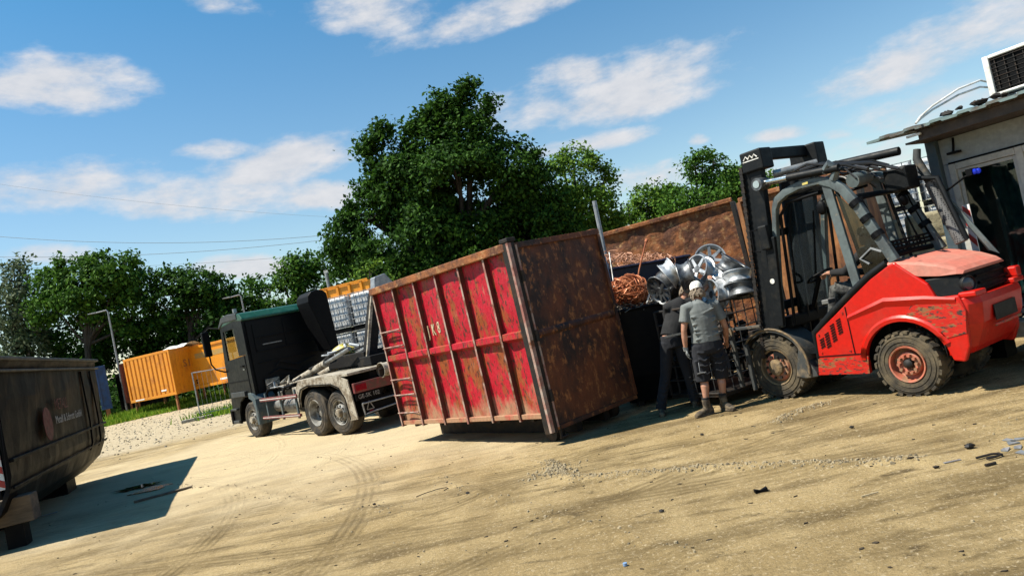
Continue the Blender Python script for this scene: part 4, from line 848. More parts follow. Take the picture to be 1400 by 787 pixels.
    for q in range(14):
        a, b, c, d = fa[q], fa[q+1], fi[q+1], fi[q]
        mb.loft([[(-.03, a[0], a[1]), (-.03, d[0], d[1]), (.40, d[0], d[1]), (.40, a[0], a[1])], [(-.03, b[0], b[1]), (-.03, c[0], c[1]), (.40, c[0], c[1]), (.40, b[0], b[1])]], cap=(q in (0, 13)))
    mb.build('mudguard', M_['fender'], r, smooth=True)
    mb = MB(); mb.tube([(-.03, p[0], p[1]) for p in fa], .016, 8); mb.build('mudguard_edge', M_['hub'], r, smooth=True)
    mb = MB(); mb.box(.4, W_-.4, 1.6, 1.9, .3, 1.0); mb.box(.15, W_-.15, 1.5, 1.72, .95, 1.10); mb.build('cowl', M_['fldark'], r, bevel=.02)
    # overhead guard: swept tube frames both sides
    gpts = [(1.63, .98), (1.56, 1.4), (1.43, 2.1), (1.33, 2.55), (1.27, 2.66), (1.12, 2.73), (.90, 2.77), (.62, 2.76), (.46, 2.69), (.34, 2.58), (.20, 2.34), (.08, 2.05), (-.02, 1.80), (-.10, 1.60)]
    for x in (.07, W_-.07):
        mb = MB()
        rings = []
        for i, p in enumerate(gpts):
            a = Vector(gpts[max(i-1, 0)]); b = Vector(gpts[min(i+1, len(gpts)-1)]); t_ = (b-a).normalized(); n_ = Vector((-t_.y, t_.x))
            w = .035 if i < 4 else (.05 if i < 8 else .058); d = .04
            rings.append([(x-d, p[0]+n_.x*w, p[1]+n_.y*w), (x-d*1.15, p[0], p[1]), (x-d, p[0]-n_.x*w, p[1]-n_.y*w), (x+d, p[0]-n_.x*w, p[1]-n_.y*w), (x+d, p[0]+n_.x*w, p[1]+n_.y*w)])
        mb.loft(rings); mb.build('guard_frame', M_['flgrey'], r, smooth=True, bevel=.008)
        for p, q in (((.235, 2.40), (.20, 2.34)), ((.14, 2.19), (.11, 2.13)), ((.05, 1.98), (.02, 1.92))):
            a = Vector((x, p[0], p[1])); b = Vector((x, q[0], q[1])); mb = MB(); mb.tube([a, b], .075, 12); mb.build('clamp_band', M_['black'], r)
        mb = MB(); mb.loft([[(x-.02, .60, 2.70), (x-.02, .48, 2.68), (x+.03, .48, 2.68), (x+.03, .60, 2.70)], [(x-.02, .48, 1.30), (x-.02, .37, 1.36), (x+.03, .37, 1.36), (x+.03, .48, 1.30)]]); mb.build('door_pillar', M_['flgrey'], r, bevel=.008)
        mb = MB(); mb.tube([(x+.02, .44, 2.60), (x+.02, .28, 1.42)], .022, 8); mb.build('pillar_tube', M_['fldark'], r)
        mb = MB(); mb.tube([(x+.03, 1.44, 1.0), (x+.03, 1.30, 2.45), (x+.03, 1.16, 2.60), (x+.03, .68, 2.62)], .022, 8); mb.build('door_seal', M_['black'], r, smooth=True)
        # rear guard legs, behind the driver
        mb = MB(); mb.tube([(x+(.12 if x < .5 else -.12), .30, 2.62), (x+(.04 if x < .5 else -.04), -.25, 2.48), (x+(.02 if x < .5 else -.02), -.42, 1.66)], .035, 10) if x > .5 else None
        if x > .5: mb.build('rear_leg', M_['fldark'], r, smooth=True)
    mb = MB(); mb.tube([(.02, .08, 2.60), (.02, -.05, 2.5), (.04, -.15, 2.2), (.04, -.30, 1.62)], .03, 8) if False else None
    mb = MB()
    for y, z in ((1.25, 2.68), (.52, 2.72), (.25, 2.45)): mb.tube([(.07, y, z), (W_-.07, y, z)], .035, 10)
    mb.build('guard_crossbar', M_['fldark'], r, smooth=True)
    for i in range(7):
        x = .2+i*(W_-.4)/6; mb = MB(); mb.tube([(x, 1.22, 2.70), (x, .52, 2.74)], .016, 6); mb.build('roof_bar', M_['fldark'], r)
    # rear window frame and box of hoses over the roof (as in the photo, cluttered and black)
    mb = MB(); mb.tube([(.16, .20, 2.42), (.16, -.02, 1.72), (W_-.12, -.04, 1.74), (W_-.12, .18, 2.45), (.16, .20, 2.42)], .02, 8); mb.build('rear_window_frame', M_['black'], r, smooth=True)
    mb = MB(); mb.tube([(W_*.62, .10, 2.40), (W_*.70, -.02, 1.74)], .012, 6); mb.build('wiper_bar', M_['black'], r)
    for i in range(3):
        z = 1.74+i*.045; mb = MB(); mb.tube([(.2, -.03, z), (W_-.2, -.04, z)], .012, 6); mb.build('guard_grid_bar', M_['black'], r)
    for i in range(9):
        mb = MB(); x = .25+i*.09; mb.tube([(x, -.03, 1.70), (x, -.02, 1.84)], .010, 6); mb.build('guard_grid_bar', M_['black'], r)
    # exhaust stack on the far rear corner: smooth top, perforated shield
    e0, e1, e2 = Vector((W_-.08, -.35, 1.64)), Vector((W_-.02, -.12, 2.45)), Vector((W_-.02, -.02, 2.78))
    mb = MB(); mb.tube([e0, e0.lerp(e1, .5), e1], [.075, .078, .07], 16); mb.build('exhaust_shield', perforated(), r, smooth=True)
    mb = MB(); mb.tube([e1, e1.lerp(e2, .5), e2, e2+Vector((.02, -.02, .12))], [.06, .05, .05, .045], 14, cap=False); mb.build('exhaust_pipe', M_['fender'], r, smooth=True)
    for k in range(2):
        mb = MB(); mb.tube([(W_+.02+.03*k, -.60+.02*k, 1.48), (W_+.02, -.40, 1.9), (W_, -.18, 2.35), (W_-.05, -.02, 2.62)], .016, 6); mb.build('hose', M_['hose'], r, smooth=True)
    mb = MB(); mb.loft([[(W_-.0, -.70, 1.42), (W_+.03, -.70, 1.42), (W_+.03, -.60, 1.48), (W_, -.60, 1.48)], [(W_-.03, -.22, 2.36), (W_, -.22, 2.36), (W_, -.16, 2.36), (W_-.03, -.16, 2.36)]]); mb.build('rear_corner_strut', M_['flgrey'], r, bevel=.01)
    # mast
    def rail(x, nm='mast_rail'):
        mb = MB()
        for dx, dy0, dy1 in ((0, 0, .18), (.02, .19, .31)):
            mb.loft([[(x+dx, 1.66+dy0, .55), (x+dx+.10, 1.66+dy0, .55), (x+dx+.10, 1.66+dy1, .55), (x+dx, 1.66+dy1, .55)], [(x+dx, 1.36+dy0, 3.34), (x+dx+.10, 1.36+dy0, 3.34), (x+dx+.10, 1.36+dy1, 3.34), (x+dx, 1.36+dy1, 3.34)]])
        mb.build(nm, M_['fldark'], r, bevel=.006)
    rail(.02); rail(1.12)
    mb = MB(); mb.box(-.03, .22, 1.30, 1.64, 3.12, 3.40); mb.box(1.10, 1.34, 1.22, 1.66, 3.05, 3.40); mb.box(.22, 1.10, 1.36, 1.46, 3.24, 3.40); mb.build('mast_head', M_['fldark'], r, bevel=.02)
    mb = MB()
    for k in range(3): mb.tube([(-.034, 1.36+.07*k, 3.29), (-.034, 1.40+.07*k, 3.335), (-.034, 1.44+.07*k, 3.29)], .009, 6)
    mb.box(-.036, -.031, 1.34, 1.60, 3.262, 3.274); mb.build('emblem', M_['white'], r)
    mb = MB(); mb.box(.1, 1.2, 1.60, 1.68, 1.2, 1.32); mb.box(.1, 1.2, 1.50, 1.58, 2.2, 2.3); mb.build('mast_crossbeam', M_['fldark'], r, bevel=.01)
    mb = MB(); mb.tube([(.52, 1.60, .7), (.52, 1.42, 2.95)], .075, 14); mb.tube([(.74, 1.60, .7), (.74, 1.42, 2.95)], .075, 14); mb.build('lift_cylinder', M_['fldark'], r, smooth=True)
    mb = MB(); n = 60   # chain: a row of small links
    for i in range(n):
        t_ = i/(n-1); y = 1.98-.30*t_; z = .6+2.6*t_; w = .022 if i % 2 else .03; mb.box(.0-w*.4, .0+w*.9, y-w, y+w, z-.021, z+.021)
    mb.build('lift_chain', M_['steel_dark'], r)
    mb = MB(); mb.loft([[(-.05, 1.52, 1.0), (.01, 1.52, 1.0), (.01, 1.66, 1.0), (-.05, 1.66, 1.0)], [(-.05, 1.36, 2.2), (.01, 1.36, 2.2), (.01, 1.50, 2.2), (-.05, 1.50, 2.2)]]); mb.build('mast_cover', M_['fldark'], r, bevel=.01)
    mb = MB(); mb.tube([(-.06, 1.53, 1.62), (-.048, 1.53, 1.62)], .035, 14); mb.build('round_sticker', M_['white'], r)
    mb = MB(); mb.box(-.10, -.02, 1.42, 1.56, 2.05, 2.38); mb.build('valve_box', M_['fldark'], r, bevel=.02)
    mb = MB(); mb.tube([(-.10, 1.56, 2.34), (-.12, 1.64, 2.34), (-.12, 1.66, 2.06), (-.10, 1.58, 2.04)], .012, 6); mb.build('grab_handle', M_['black'], r, smooth=True)
    # tilt cylinders over the roof
    mb = MB(); mb.tube([(-.09, 1.42, 2.93), (.10, 1.42, 2.93)], .085, 20); mb.build('pivot_eye', M_['alud'], r, smooth=True)
    mb = MB(); mb.tube([(-.10, 1.42, 2.93), (-.085, 1.42, 2.93)], .05, 16); mb.build('pivot_pin', M_['chrome'], r, smooth=True)
    mb = MB(); mb.tube([(0, 1.36, 2.93), (.0, 1.00, 2.90)], .042, 12); mb.build('tilt_rod', M_['chrome'], r, smooth=True)
    mb = MB(); mb.tube([(.0, 1.0, 2.90), (.02, .30, 2.84)], .05, 12); mb.build('tilt_cylinder', M_['fldark'], r, smooth=True)
    mb = MB(); mb.tube([(.95, 1.42, 2.96), (.95, .95, 2.98)], .03, 10); mb.tube([(.15, 1.3, 3.02), (.55, .9, 3.04)], .05, 12); mb.build('tilt_rod', M_['steel'], r, smooth=True)
    mb = MB(); mb.tube([(.95, .95, 2.98), (1.0, .05, 2.92)], .055, 12); mb.build('tilt_cylinder', M_['fldark'], r, smooth=True)
    mb = MB(); mb.tube([(.02, .50, 2.84), (.0, .40, 2.92), (.04, .34, 2.84), (.05, .42, 2.72)], .05, 10); mb.build('pivot_bracket', M_['flgrey'], r, smooth=True)
    for k in range(14):
        a = Vector((random.uniform(.0, .9), random.uniform(.7, 1.1), random.uniform(2.84, 3.0))); b = Vector((random.uniform(.2, 1.15), random.uniform(-.15, .35), random.uniform(2.5, 2.85)))
        mm = a.lerp(b, .5)+Vector((random.uniform(-.1, .1), random.uniform(-.1, .1), random.uniform(-.05, .12)))
        mb = MB(); c1_ = a.lerp(mm, .5)+Vector((0, 0, .05)); c2_ = mm.lerp(b, .5)+Vector((0, 0, .04)); mb.tube([a, c1_, mm, c2_, b], random.choice((.012, .016, .022)), 6); mb.build('hose', M_['hose'], r, smooth=True)
    mb = MB(); mb.tube([(.25, .30, 2.66), (.55, .28, 2.68)], .09, 16); mb.build('work_lamp_housing', M_['flgrey'], r, smooth=True)
    mb = MB(); mb.box(.85, 1.15, -.05, .25, 2.42, 2.72); mb.build('rear_box', M_['fldark'], r, bevel=.03)
    mb = MB(); mb.ball((.95, .1, 2.30), .07, 8, (1.3, .6, 1)); mb.build('interior_mirror', M_['black'], r, smooth=True)
    mb = MB(); mb.loft([[(-.058, .78, 2.748), (-.054, .78, 2.775), (-.054, .70, 2.778), (-.058, .70, 2.75)], [(-.06, .78, 2.748), (-.058, .78, 2.775), (-.058, .70, 2.778), (-.06, .70, 2.75)]]); mb.build('yellow_sticker', M_['yellow'], r)
    mb = MB(); mb.tube([(.06, .60, 2.52), (.02, .62, 2.50)], .012, 6); mb.ball((.02, .64, 2.42), .085, 8, (.5, .8, 1.1)); mb.build('side_mirror', M_['black'], r, smooth=True)
    # blue warning lamp on the far rear
    mb = MB(); mb.tube([(W_-.0, -.28, 2.30), (W_+.22, -.42, 2.42), (W_+.22, -.50, 2.42)], .014, 6); mb.box(W_+.12, W_+.32, -.55, -.48, 2.42, 2.50); mb.build('warning_lamp_bracket', M_['black'], r)
    bl = mat('blue_lens', (.01, .03, .45), rough=.15, emit=((.02, .05, .9), .12))
    for k in range(2):
        mb = MB(); mb.ball((W_+.17+.10*k, -.56, 2.455), .035, 8); mb.build('blue_lamp', bl, r, smooth=True)
    # seat, steering wheel, console
    mb = MB(); mb.box(.42, .90, .42, .92, 1.06, 1.18); mb.loft([[(.44, .36, 1.15), (.88, .36, 1.15), (.88, .48, 1.15), (.44, .48, 1.15)], [(.46, .22, 1.75), (.86, .22, 1.75), (.86, .32, 1.75), (.46, .32, 1.75)]]); mb.build('seat', M_['black'], r, bevel=.04)
    mb = MB(); mb.box(.35, .95, .3, .95, .66, 1.06); mb.build('seat_base', M_['fldark'], r, bevel=.02)
    wm = Matrix.Translation((.52, 1.20, 1.56)) @ Matrix.Rotation(rad(90), 4, 'Y') @ Matrix.Rotation(rad(0), 4, 'X'); ring = []
    for i in range(25):
        a = 2*PI*i/24; ring.append((.52+.17*math.cos(a), 1.20+.16*math.sin(a), 1.56-.07*math.sin(a)))
    mb = MB(); mb.tube(ring, .016, 8, cap=False); mb.tube([(.36, 1.2, 1.56), (.68, 1.2, 1.56)], .012, 6); mb.tube([(.52, 1.2, 1.56), (.54, 1.42, 1.15)], .03, 8); mb.build('steering_wheel', M_['black'], r, smooth=True)
    mb = MB(); mb.box(.12, .3, .9, 1.0, 1.20, 1.26); mb.build('armrest', M_['steel'], r, bevel=.01)
    mb = MB(); mb.box(-.0, .05, -.02, .22, 1.60, 1.72) if False else mb.tube([(.04, .20, 1.62), (.04, .30, 1.70), (.04, .14, 1.80), (.04, .02, 1.74)], .015, 6); mb.build('door_handle', M_['galv'], r)
    # glass in the guard
    mb = MB(); mb.loft([[(.065, .44, 2.55), (.065, .20, 2.22), (.065, -.03, 1.68), (.065, .30, 1.45)], [(.07, .44, 2.55), (.07, .20, 2.22), (.07, -.03, 1.68), (.07, .30, 1.45)]]); mb.build('quarter_window', M_['glassdark'], r)
    mb = MB(); mb.loft([[(.2, 1.50, 1.15), (W_-.2, 1.50, 1.15), (W_-.2, 1.495, 1.15), (.2, 1.495, 1.15)], [(.2, 1.28, 2.6), (W_-.2, 1.28, 2.6), (W_-.2, 1.275, 2.6), (.2, 1.275, 2.6)]]); mb.build('windscreen', M_['glass'], r)
    mb = MB(); mb.tube([(.30, 1.46, 1.2), (.24, 1.40, 1.5), (.24, 1.30, 2.3), (.34, 1.26, 2.58)], .012, 6); mb.tube([(.75, 1.46, 1.3), (.85, 1.30, 2.45)], .012, 6); mb.build('wiper_arm', M_['black'], r, smooth=True)
    # carriage, backrest and forks
    mb = MB(); mb.box(.05, 1.2, 2.12, 2.20, .30, .42); mb.box(.05, 1.2, 2.12, 2.20, .85, .97)
    for x in (.05, .6, 1.1): mb.box(x, x+.09, 2.10, 2.20, .43, .84)
    mb.build('fork_carriage', M_['steel_dark'], r, bevel=.008)
    mb = MB(); mb.box(-.10, -.05, 1.86, 2.42, 1.02, 1.06); mb.box(-.10, -.05, 2.36, 2.42, .20, 1.02); mb.box(-.10, -.05, 2.15, 2.2, .15, .80); mb.build('carriage_bracket', M_['fender'], r, bevel=.008)
    for x in (.22, .92):
        mb = MB(); mb.box(x, x+.12, 2.21, 2.26, .12, .95); mb.loft([[(x, 2.26, .12), (x+.12, 2.26, .12), (x+.12, 2.26, .17), (x, 2.26, .17)], [(x+.02, 3.2, .12), (x+.10, 3.2, .12), (x+.10, 3.2, .13), (x+.02, 3.2, .13)]]); mb.build('fork', M_['steel_dark'], r, bevel=.004)
    return r
def perforated():
    m_ = bpy.data.materials.new('perforated_shield'); m_.use_nodes = True; nt = m_.node_tree; N = nt.nodes; L = nt.links; b = N['Principled BSDF']; b.inputs['Roughness'].default_value = .55
    tc = N.new('ShaderNodeTexCoord'); v = N.new('ShaderNodeTexVoronoi'); v.inputs['Scale'].default_value = 38; v.inputs['Randomness'].default_value = .25; L.new(tc.outputs['Object'], v.inputs['Vector'])
    mr = N.new('ShaderNodeMapRange'); L.new(v.outputs['Distance'], mr.inputs[0]); mr.inputs[1].default_value = .3; mr.inputs[2].default_value = .42
    mx = N.new('ShaderNodeMixRGB'); L.new(mr.outputs[0], mx.inputs[0]); mx.inputs[1].default_value = (.004, .004, .005, 1); mx.inputs[2].default_value = (.10, .10, .10, 1); L.new(mx.outputs[0], b.inputs['Base Color']); return m_
FL = forklift()

# ================================================================ black skip at the left edge
def black_skip():
    r = empty('black_skip', (-10.53, 18.4, 0), -20.4, 'big black skip with bulging lower walls and faded red logo at the left edge', 'skip')
    # cross-section of the wall seen from its far end: (x, z); near face towards +x
    prof = [(.0, 2.86), (-.05, 2.72), (-.05, 2.25), (-.08, 1.65), (-.09, 1.10), (-.15, .85), (-.28, .58), (-.70, .27), (-1.5, .22), (-2.3, .27), (-2.7, .58), (-2.85, .95), (-2.9, 1.65), (-2.93, 2.72), (-2.95, 2.86)]
    inner = [(x+(-.05 if x > -1.4 else .05), z+.04) for x, z in prof[::-1]]
    n = 20; y0 = -7.8; rings = []
    for i in range(n+1):
        y = y0*i/n; ring = []
        for k, (x, z) in enumerate(prof):
            d = .008*math.sin(y*5.1+z*3)+.010*math.sin(y*2.3+z*7)
            ring.append((x+(d if 0 < k < 8 and x > -1 else 0), -.02+y, z))
        rings.append(ring+[(x, y, z) for x, z in inner])
    mb = MB(); mb.loft(rings); mb.build('wall', M_['skip'], r, bevel=0)
    mb = MB()
    pl = prof[1:-1]; mb.prism(pl, -.05, -.001, ax='y'); mb.build('end_wall', M_['skip'], r)
    mb = MB(); mb.box(-.06, .06, y0, .06, 2.84, 2.90); mb.box(-3.0, -2.88, y0, .06, 2.84, 2.90); mb.build('rim', M_['skiprim'], r, bevel=.015)
    mb = MB(); mb.box(-.06, .035, y0, .05, 2.66, 2.70); mb.build('rim_flange', M_['skiprim'], r, bevel=.01)
    for y in (-.9, -1.9):
        mb = MB(); mb.prism([(-.04, 2.62), (-.035, 1.5), (-.07, 1.0), (-.13, .85), (-.10, .85), (-.03, 1.0), (.0, 1.5), (-.005, 2.62)], y, y+.10, ax='y'); mb.build('wall_stiffener', M_['skip'], r, bevel=.006)
    for z, h, k in ((1.30, .05, 0), (.90, .04, 1)):
        mb = MB(); mb.box(-.10, -.015+(-.05 if k else 0), y0, -.02, z, z+h); mb.build('weld_seam', M_['skip'], r, bevel=.01)
    for y in (-1.2, -4.5, -7.2):
        mb = MB(); mb.box(-2.2, -.75, y-.45, y+.45, -.02, .30); mb.build('support', M_['black'], r, bevel=.02)
    mb = MB(); mb.lathe([(0, 0), (.30, 0), (.30, .008), (0, .008)], Matrix.Translation((-.012, -5.5, 1.70)), 30); mb.build('round_logo', M_['logored'], r)
    text('METALL', 'logo_lettering', M_['logored'], r, (.012, -4.35, 2.0), (rad(90), 0, rad(90)), .30, .002, 1.0)
    text('Metall & Schrott GmbH', 'lettering', M_['faded_white'], r, (.008, -3.85, 1.72), (rad(90), 0, rad(90)), .21, .002, 1.12)
M_['skip'] = mat('black_skip_paint', (.0018, .0022, .0045), (.0045, .004, .0035), 1.1, .45, .65, (.035, .016, .005), 1.1, .62, .76, rough=.5, bump=.25, bsc=6, zdirt=((.020, .016, .010), .2, 1.0), spec=.08)
M_['skiprim'] = mat('skip_rim', (.03, .03, .026), (.11, .095, .07), 2, .45, .6, rough=.6, bump=.2)
M_['logored'] = mat('faded_red_logo', (.15, .006, .009), (.07, .005, .006), 12, .45, .6, rough=.6)
M_['faded_white'] = mat('faded_white_lettering', (.50, .48, .45), (.2, .19, .18), 14, .5, .65, rough=.7)
black_skip()
r = empty('warning_board', at(4, 690, 11.3), -12, 'narrow red and white striped board and dark post standing on the timber beam', 'board')
mb = MB(); mb.box(-.09, .09, -.01, .0, .22, .86); mb.build('panel', M_['board'], r, bevel=.004)
for k in range(3):
    z = .27+k*.22; mb = MB(); mb.prism([(-.088, z+.06), (.088, z-.03), (.088, z+.08), (-.088, z+.17)], -.014, -.011, ax='y'); mb.build('stripe', M_['redband'], r)
mb = MB(); mb.box(.11, .18, .0, .07, .075, 1.35); mb.box(-.05, .0, .005, .04, .075, .25); mb.build('post', M_['black'], r)
r = empty('timber_beam', at(20, 715, 11.4), 72, 'dirty square timber beam lying on blocks in front of the black skip', 'beam')
z_ = r.location.z
mb = MB(); mb.box(-.18, .18, -1.8, .32, 0, .40); mb.build('beam', M_['wood'], r, bevel=.015)
mb = MB(); mb.box(-.14, .14, -1.5, -1.2, -z_-.02, -.002); mb.box(-.14, .14, -.1, .15, -z_-.02, -.002); mb.build('bearer', M_['black'], r)

# ================================================================ far left: containers, lamps, barrier
def swap_body(name, loc, az, L, Wd, H, zb, m_, label, corr=True, legs=True, end=None):
    """container on legs; local x along its long side, front face at y=0"""
    r = empty(name, loc, az, label, 'container', 'orange containers on the far side' if 'orange' in name else None)
    mb = MB(); mb.box(0, L, .05, Wd, zb, zb+H); mb.build('box', m_, r)
    mb = MB(); mb.box(-.03, L+.03, -.02, .10, zb-.02, zb+.16); mb.box(-.03, L+.03, -.02, .10, zb+H-.14, zb+H+.02); mb.box(-.03, .12, -.025, .10, zb+.161, zb+H-.141); mb.box(L-.12, L+.03, -.025, .10, zb+.161, zb+H-.141); mb.build('frame', m_, r, bevel=.01)
    if corr:
        n = int(L/.42)
        for i in range(n):
            x = .18+(L-.36)*(i+.5)/n; w = (L-.36)/n*.30; mb = MB(); mb.loft([[(x-w*1.35, .05, zb+.17), (x-w, -.01, zb+.17), (x+w, -.01, zb+.17), (x+w*1.35, .05, zb+.17)], [(x-w*1.35, .05, zb+H-.15), (x-w, -.01, zb+H-.15), (x+w, -.01, zb+H-.15), (x+w*1.35, .05, zb+H-.15)]]); mb.build('corrugation', m_, r)
        n = 5
        for i in range(n):
            y = .3+(Wd-.5)*(i+.5)/n; mb = MB(); mb.box(L-.01, L+.03, y-.1, y+.1, zb+.17, zb+H-.15); mb.build('end_rib', m_, r)
    if legs:
        for x in (.25, L-.25):
            for y in (.15, Wd-.15):
                mb = MB(); mb.beam((x, y, -.05), (x, y, zb), .12); mb.build('leg', M_['legrust'], r)
    return r
M_['legrust'] = mat('orange_leg', (.50, .20, .06), (.30, .12, .05), 6, .4, .6, rough=.7)
o1 = swap_body('orange_container', (-26.75, 50, 0), 116-90, 4.55, 2.5, 2.95, 1.05, M_['orange'], 'orange corrugated container standing on legs by the street lamp') ; o1.rotation_euler = (0, 0, math.atan2(-2.0, 4.0))
text('S1', 'marking', M_['legrust'], o1, (4.62, 1.2, 2.9), (rad(90), 0, rad(90)), .7)
mb = MB(); mb.box(.5, 1.4, -.031, -.026, 1.10, 1.18); mb.box(3.2, 3.7, -.031, -.026, 1.4, 1.5); mb.build('marking', M_['board'], o1)
o2 = swap_body('orange_container', (-22.4, 49.6, 0), 0, 7.2, 2.5, 2.75, 1.12, M_['orange'], 'plain orange container with faded lettering band behind the truck cab', corr=False); o2.rotation_euler = (0, 0, math.atan2(-2.6, 4.5))
mb = MB(); mb.box(.9, 4.2, .038, .049, 3.05, 3.38); mb.build('faded_band', mat('faded_sign_band', (.62, .34, .06), (.50, .34, .14), 5, .4, .6, rough=.6), o2)
mb = MB(); [mb.box(.35+.22*k, .50+.22*k, .038, .049, 1.42+.16*j, 1.54+.16*j) for k in range(2) for j in range(2)]; mb.build('marking', M_['black'], o2)
mb = MB(); mb.box(3.0, 4.5, .038, .049, 1.36, 1.48); mb.build('marking', M_['board'], o2)
b1 = swap_body('blue_container', (-29.0, 50.4, 0), 0, .6, 3, 2.95, 1.0, M_['blue'], 'blue container half hidden behind the black skip', corr=False, legs=True); b1.rotation_euler = (0, 0, .50)
b2 = swap_body('brown_container', (-27.95, 51.6, 0), 0, 1.0, 3, 2.75, 1.1, M_['brownbox'], 'dark brown container between the blue one and the orange corrugated one', corr=True, legs=True); b2.rotation_euler = (0, 0, .42)
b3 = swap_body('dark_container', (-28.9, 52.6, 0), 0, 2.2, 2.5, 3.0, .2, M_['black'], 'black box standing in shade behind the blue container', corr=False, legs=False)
mb = MB()     # crumpled white cover on the orange roofs
pts_ = []
for i in range(7):
    x = 3.0+i*.4; pts_.append([(x, .5+k*.3, 3.99+.26*math.sin(PI*k/5)*(.5+.5*abs(math.sin(i*1.9)))) for k in range(6)])
vs = [p for row in pts_ for p in row]; mb.add(vs, [(i*6+k, i*6+k+1, (i+1)*6+k+1, (i+1)*6+k) for i in range(6) for k in range(5)])
t_ = mb.build('tarpaulin', M_['white'], None, smooth=True); t_.location = o1.location; t_.rotation_euler = o1.rotation_euler
tag(t_, 'crumpled white cover lying on the roof of the orange corrugated container', 'tarpaulin')
def street_lamp(px, py_top, py_base, Y, label, arm=1.4, left=True):
    t = at(px, py_top, Y); r = empty('street_lamp', (t.x, Y, 0), 0, label, 'lamp post', 'street lamps at the back of the yard')
    mb = MB(); mb.tube([(0, 0, -.1), (0, 0, t.z*.5), (0, 0, t.z-.1)], [.085, .07, .055], 10); mb.build('pole', M_['galv'], r, smooth=True)
    s_ = -1 if left else 1
    mb = MB(); mb.tube([(0, 0, t.z-.12), (s_*.08, 0, t.z+.02), (s_*arm, -.1, t.z-.02)], [.05, .05, .04], 8); mb.build('arm', M_['galv'], r, smooth=True)
    mb = MB(); mb.loft([[(s_*arm, -.2, t.z-.05), (s_*arm, .0, t.z-.05), (s_*arm, .0, t.z+.03), (s_*arm, -.2, t.z+.03)], [(s_*(arm+.55), -.16, t.z-.03), (s_*(arm+.55), -.04, t.z-.03), (s_*(arm+.55), -.04, t.z+.01), (s_*(arm+.55), -.16, t.z+.01)]]); mb.build('lamp_head', M_['galv'], r, bevel=.01)
street_lamp(147, 424, 500, 52, 'tall grey street lamp rising between the brown and orange containers', .8)
street_lamp(329, 403, 470, 52, 'grey street lamp showing above the truck cab roof', .7)
r = empty('steel_pole', (at(446, 373, 33).x, 33, 0), 0, 'bare pale steel pole beside the snorkel of the truck', 'pole')
h_ = at(446, 373, 33).z
mb = MB(); mb.tube([(0, 0, 0), (0, 0, h_)], .085, 10); mb.build('shaft', M_['galv'], r, smooth=True)
mb = MB(); mb.box(-.09, .09, -.06, .06, h_, h_+.12); mb.build('cap', M_['white'], r)
r = empty('steel_pole', at(822, 330, 15.4)*1, 0, 'thin pale steel pole standing behind the rusty door of the red container', 'pole')
r.location.z = 0; x_ = at(811, 275, 15.4)
mb = MB(); mb.tube([(0, 0, 0), (x_.x-r.location.x+.02, 0, x_.z)], .045, 8); mb.build('shaft', M_['galv'], r, smooth=True)
# mesh barrier
b_ = gp(275, 573); r = empty('barrier', (b_.x, b_.y, 0), -8, 'light steel mesh barrier with a concrete foot on the gravel', 'barrier')
mb = MB(); mb.box(-.8, .5, -.2, .2, 0, .14); mb.build('foot', M_['concrete'], r, bevel=.02)
mb = MB(); mb.tube([(0, 0, .1), (0, 0, 2.15)], .028, 8); mb.tube([(0, 0, 2.13), (1.6, 0, 2.05)], .022, 8); mb.tube([(1.6, 0, 2.05), (1.6, 0, .12)], .022, 8); mb.tube([(0, 0, .25), (1.6, 0, .25)], .016, 8); mb.build('frame', M_['galv'], r, smooth=True)
for i in range(7):
    mb = MB(); mb.tube([(.2*(i+1), 0, .25), (.2*(i+1), 0, 2.1)], .006, 5); mb.build('mesh_wire', M_['galv'], r)
# power lines
for i, ((xa, ya), (xb, yb), rr) in enumerate([((-60, 318), (480, 318), .045), ((-60, 350), (560, 312), .045), ((-60, 243), (520, 300), .02), ((0, 366), (520, 338), .03)]):
    A_, B_ = at(xa, ya, 140), at(xb, yb, 140); P_ = []
    for k in range(17):
        t = k/16; p = A_.lerp(B_, t); p.z -= 4*t*(1-t)*(2.0 if i < 2 else 1.2); P_.append(p)
    mb = MB(); mb.tube(P_, rr, 5); o = mb.build('power_line', mat('cable_grey', (.30, .33, .38), rough=.6) if i == 0 else bpy.data.materials['cable_grey'], None)
    tag(o, ['upper of the two long power lines above the left trees', 'lower of the two long power lines above the left trees', 'single thin power line high above the other lines', 'faint power line just above the left tree tops'][i], 'power line', 'power lines in the sky')

# ================================================================ bulk tanks in wire cages
def ibc_mesh():
    r = empty('caged_tank', (0, 0, 0), 0, 'x', 'tank')
    mb = MB(); mb.box(.03, 1.17, .03, .97, .16, 1.12); mb.build('tank', M_['whitefilm'], r, bevel=.06)
    mb = MB(); [mb.box(0, 1.2, y, y+.12, 0, .05) for y in (0, .44, .88)]; mb.box(0, 1.2, 0, 1.0, .051, .12); mb.build('pallet', M_['black'], r)
    v = MB(); v.tube([(0, 0, .12), (0, 0, 1.16)], .011, 6); vm = v.mesh('upright_bar', M_['galv'])
    h = MB(); h.tube([(0, 0, 0), (1.2, 0, 0)], .011, 6); hm = h.mesh('cross_bar', M_['galv'])
    for i in range(7): inst(vm, 'upright_bar', r, (i*.2, -.005, 0)); inst(vm, 'upright_bar', r, (i*.2, 1.005, 0))
    for i in range(1, 5): inst(vm, 'upright_bar', r, (-.005, i*.2, 0)); inst(vm, 'upright_bar', r, (1.205, i*.2, 0))
    for i in range(6):
        z = .14+i*.2; inst(hm, 'cross_bar', r, (0, -.018, z)); inst(hm, 'cross_bar', r, (-.018, 0, z), (0, 0, rad(90)), (.83, 1, 1)); inst(hm, 'cross_bar', r, (1.218, 0, z), (0, 0, rad(90)), (.83, 1, 1))
    return r
ibc = ibc_mesh(); first = [True]
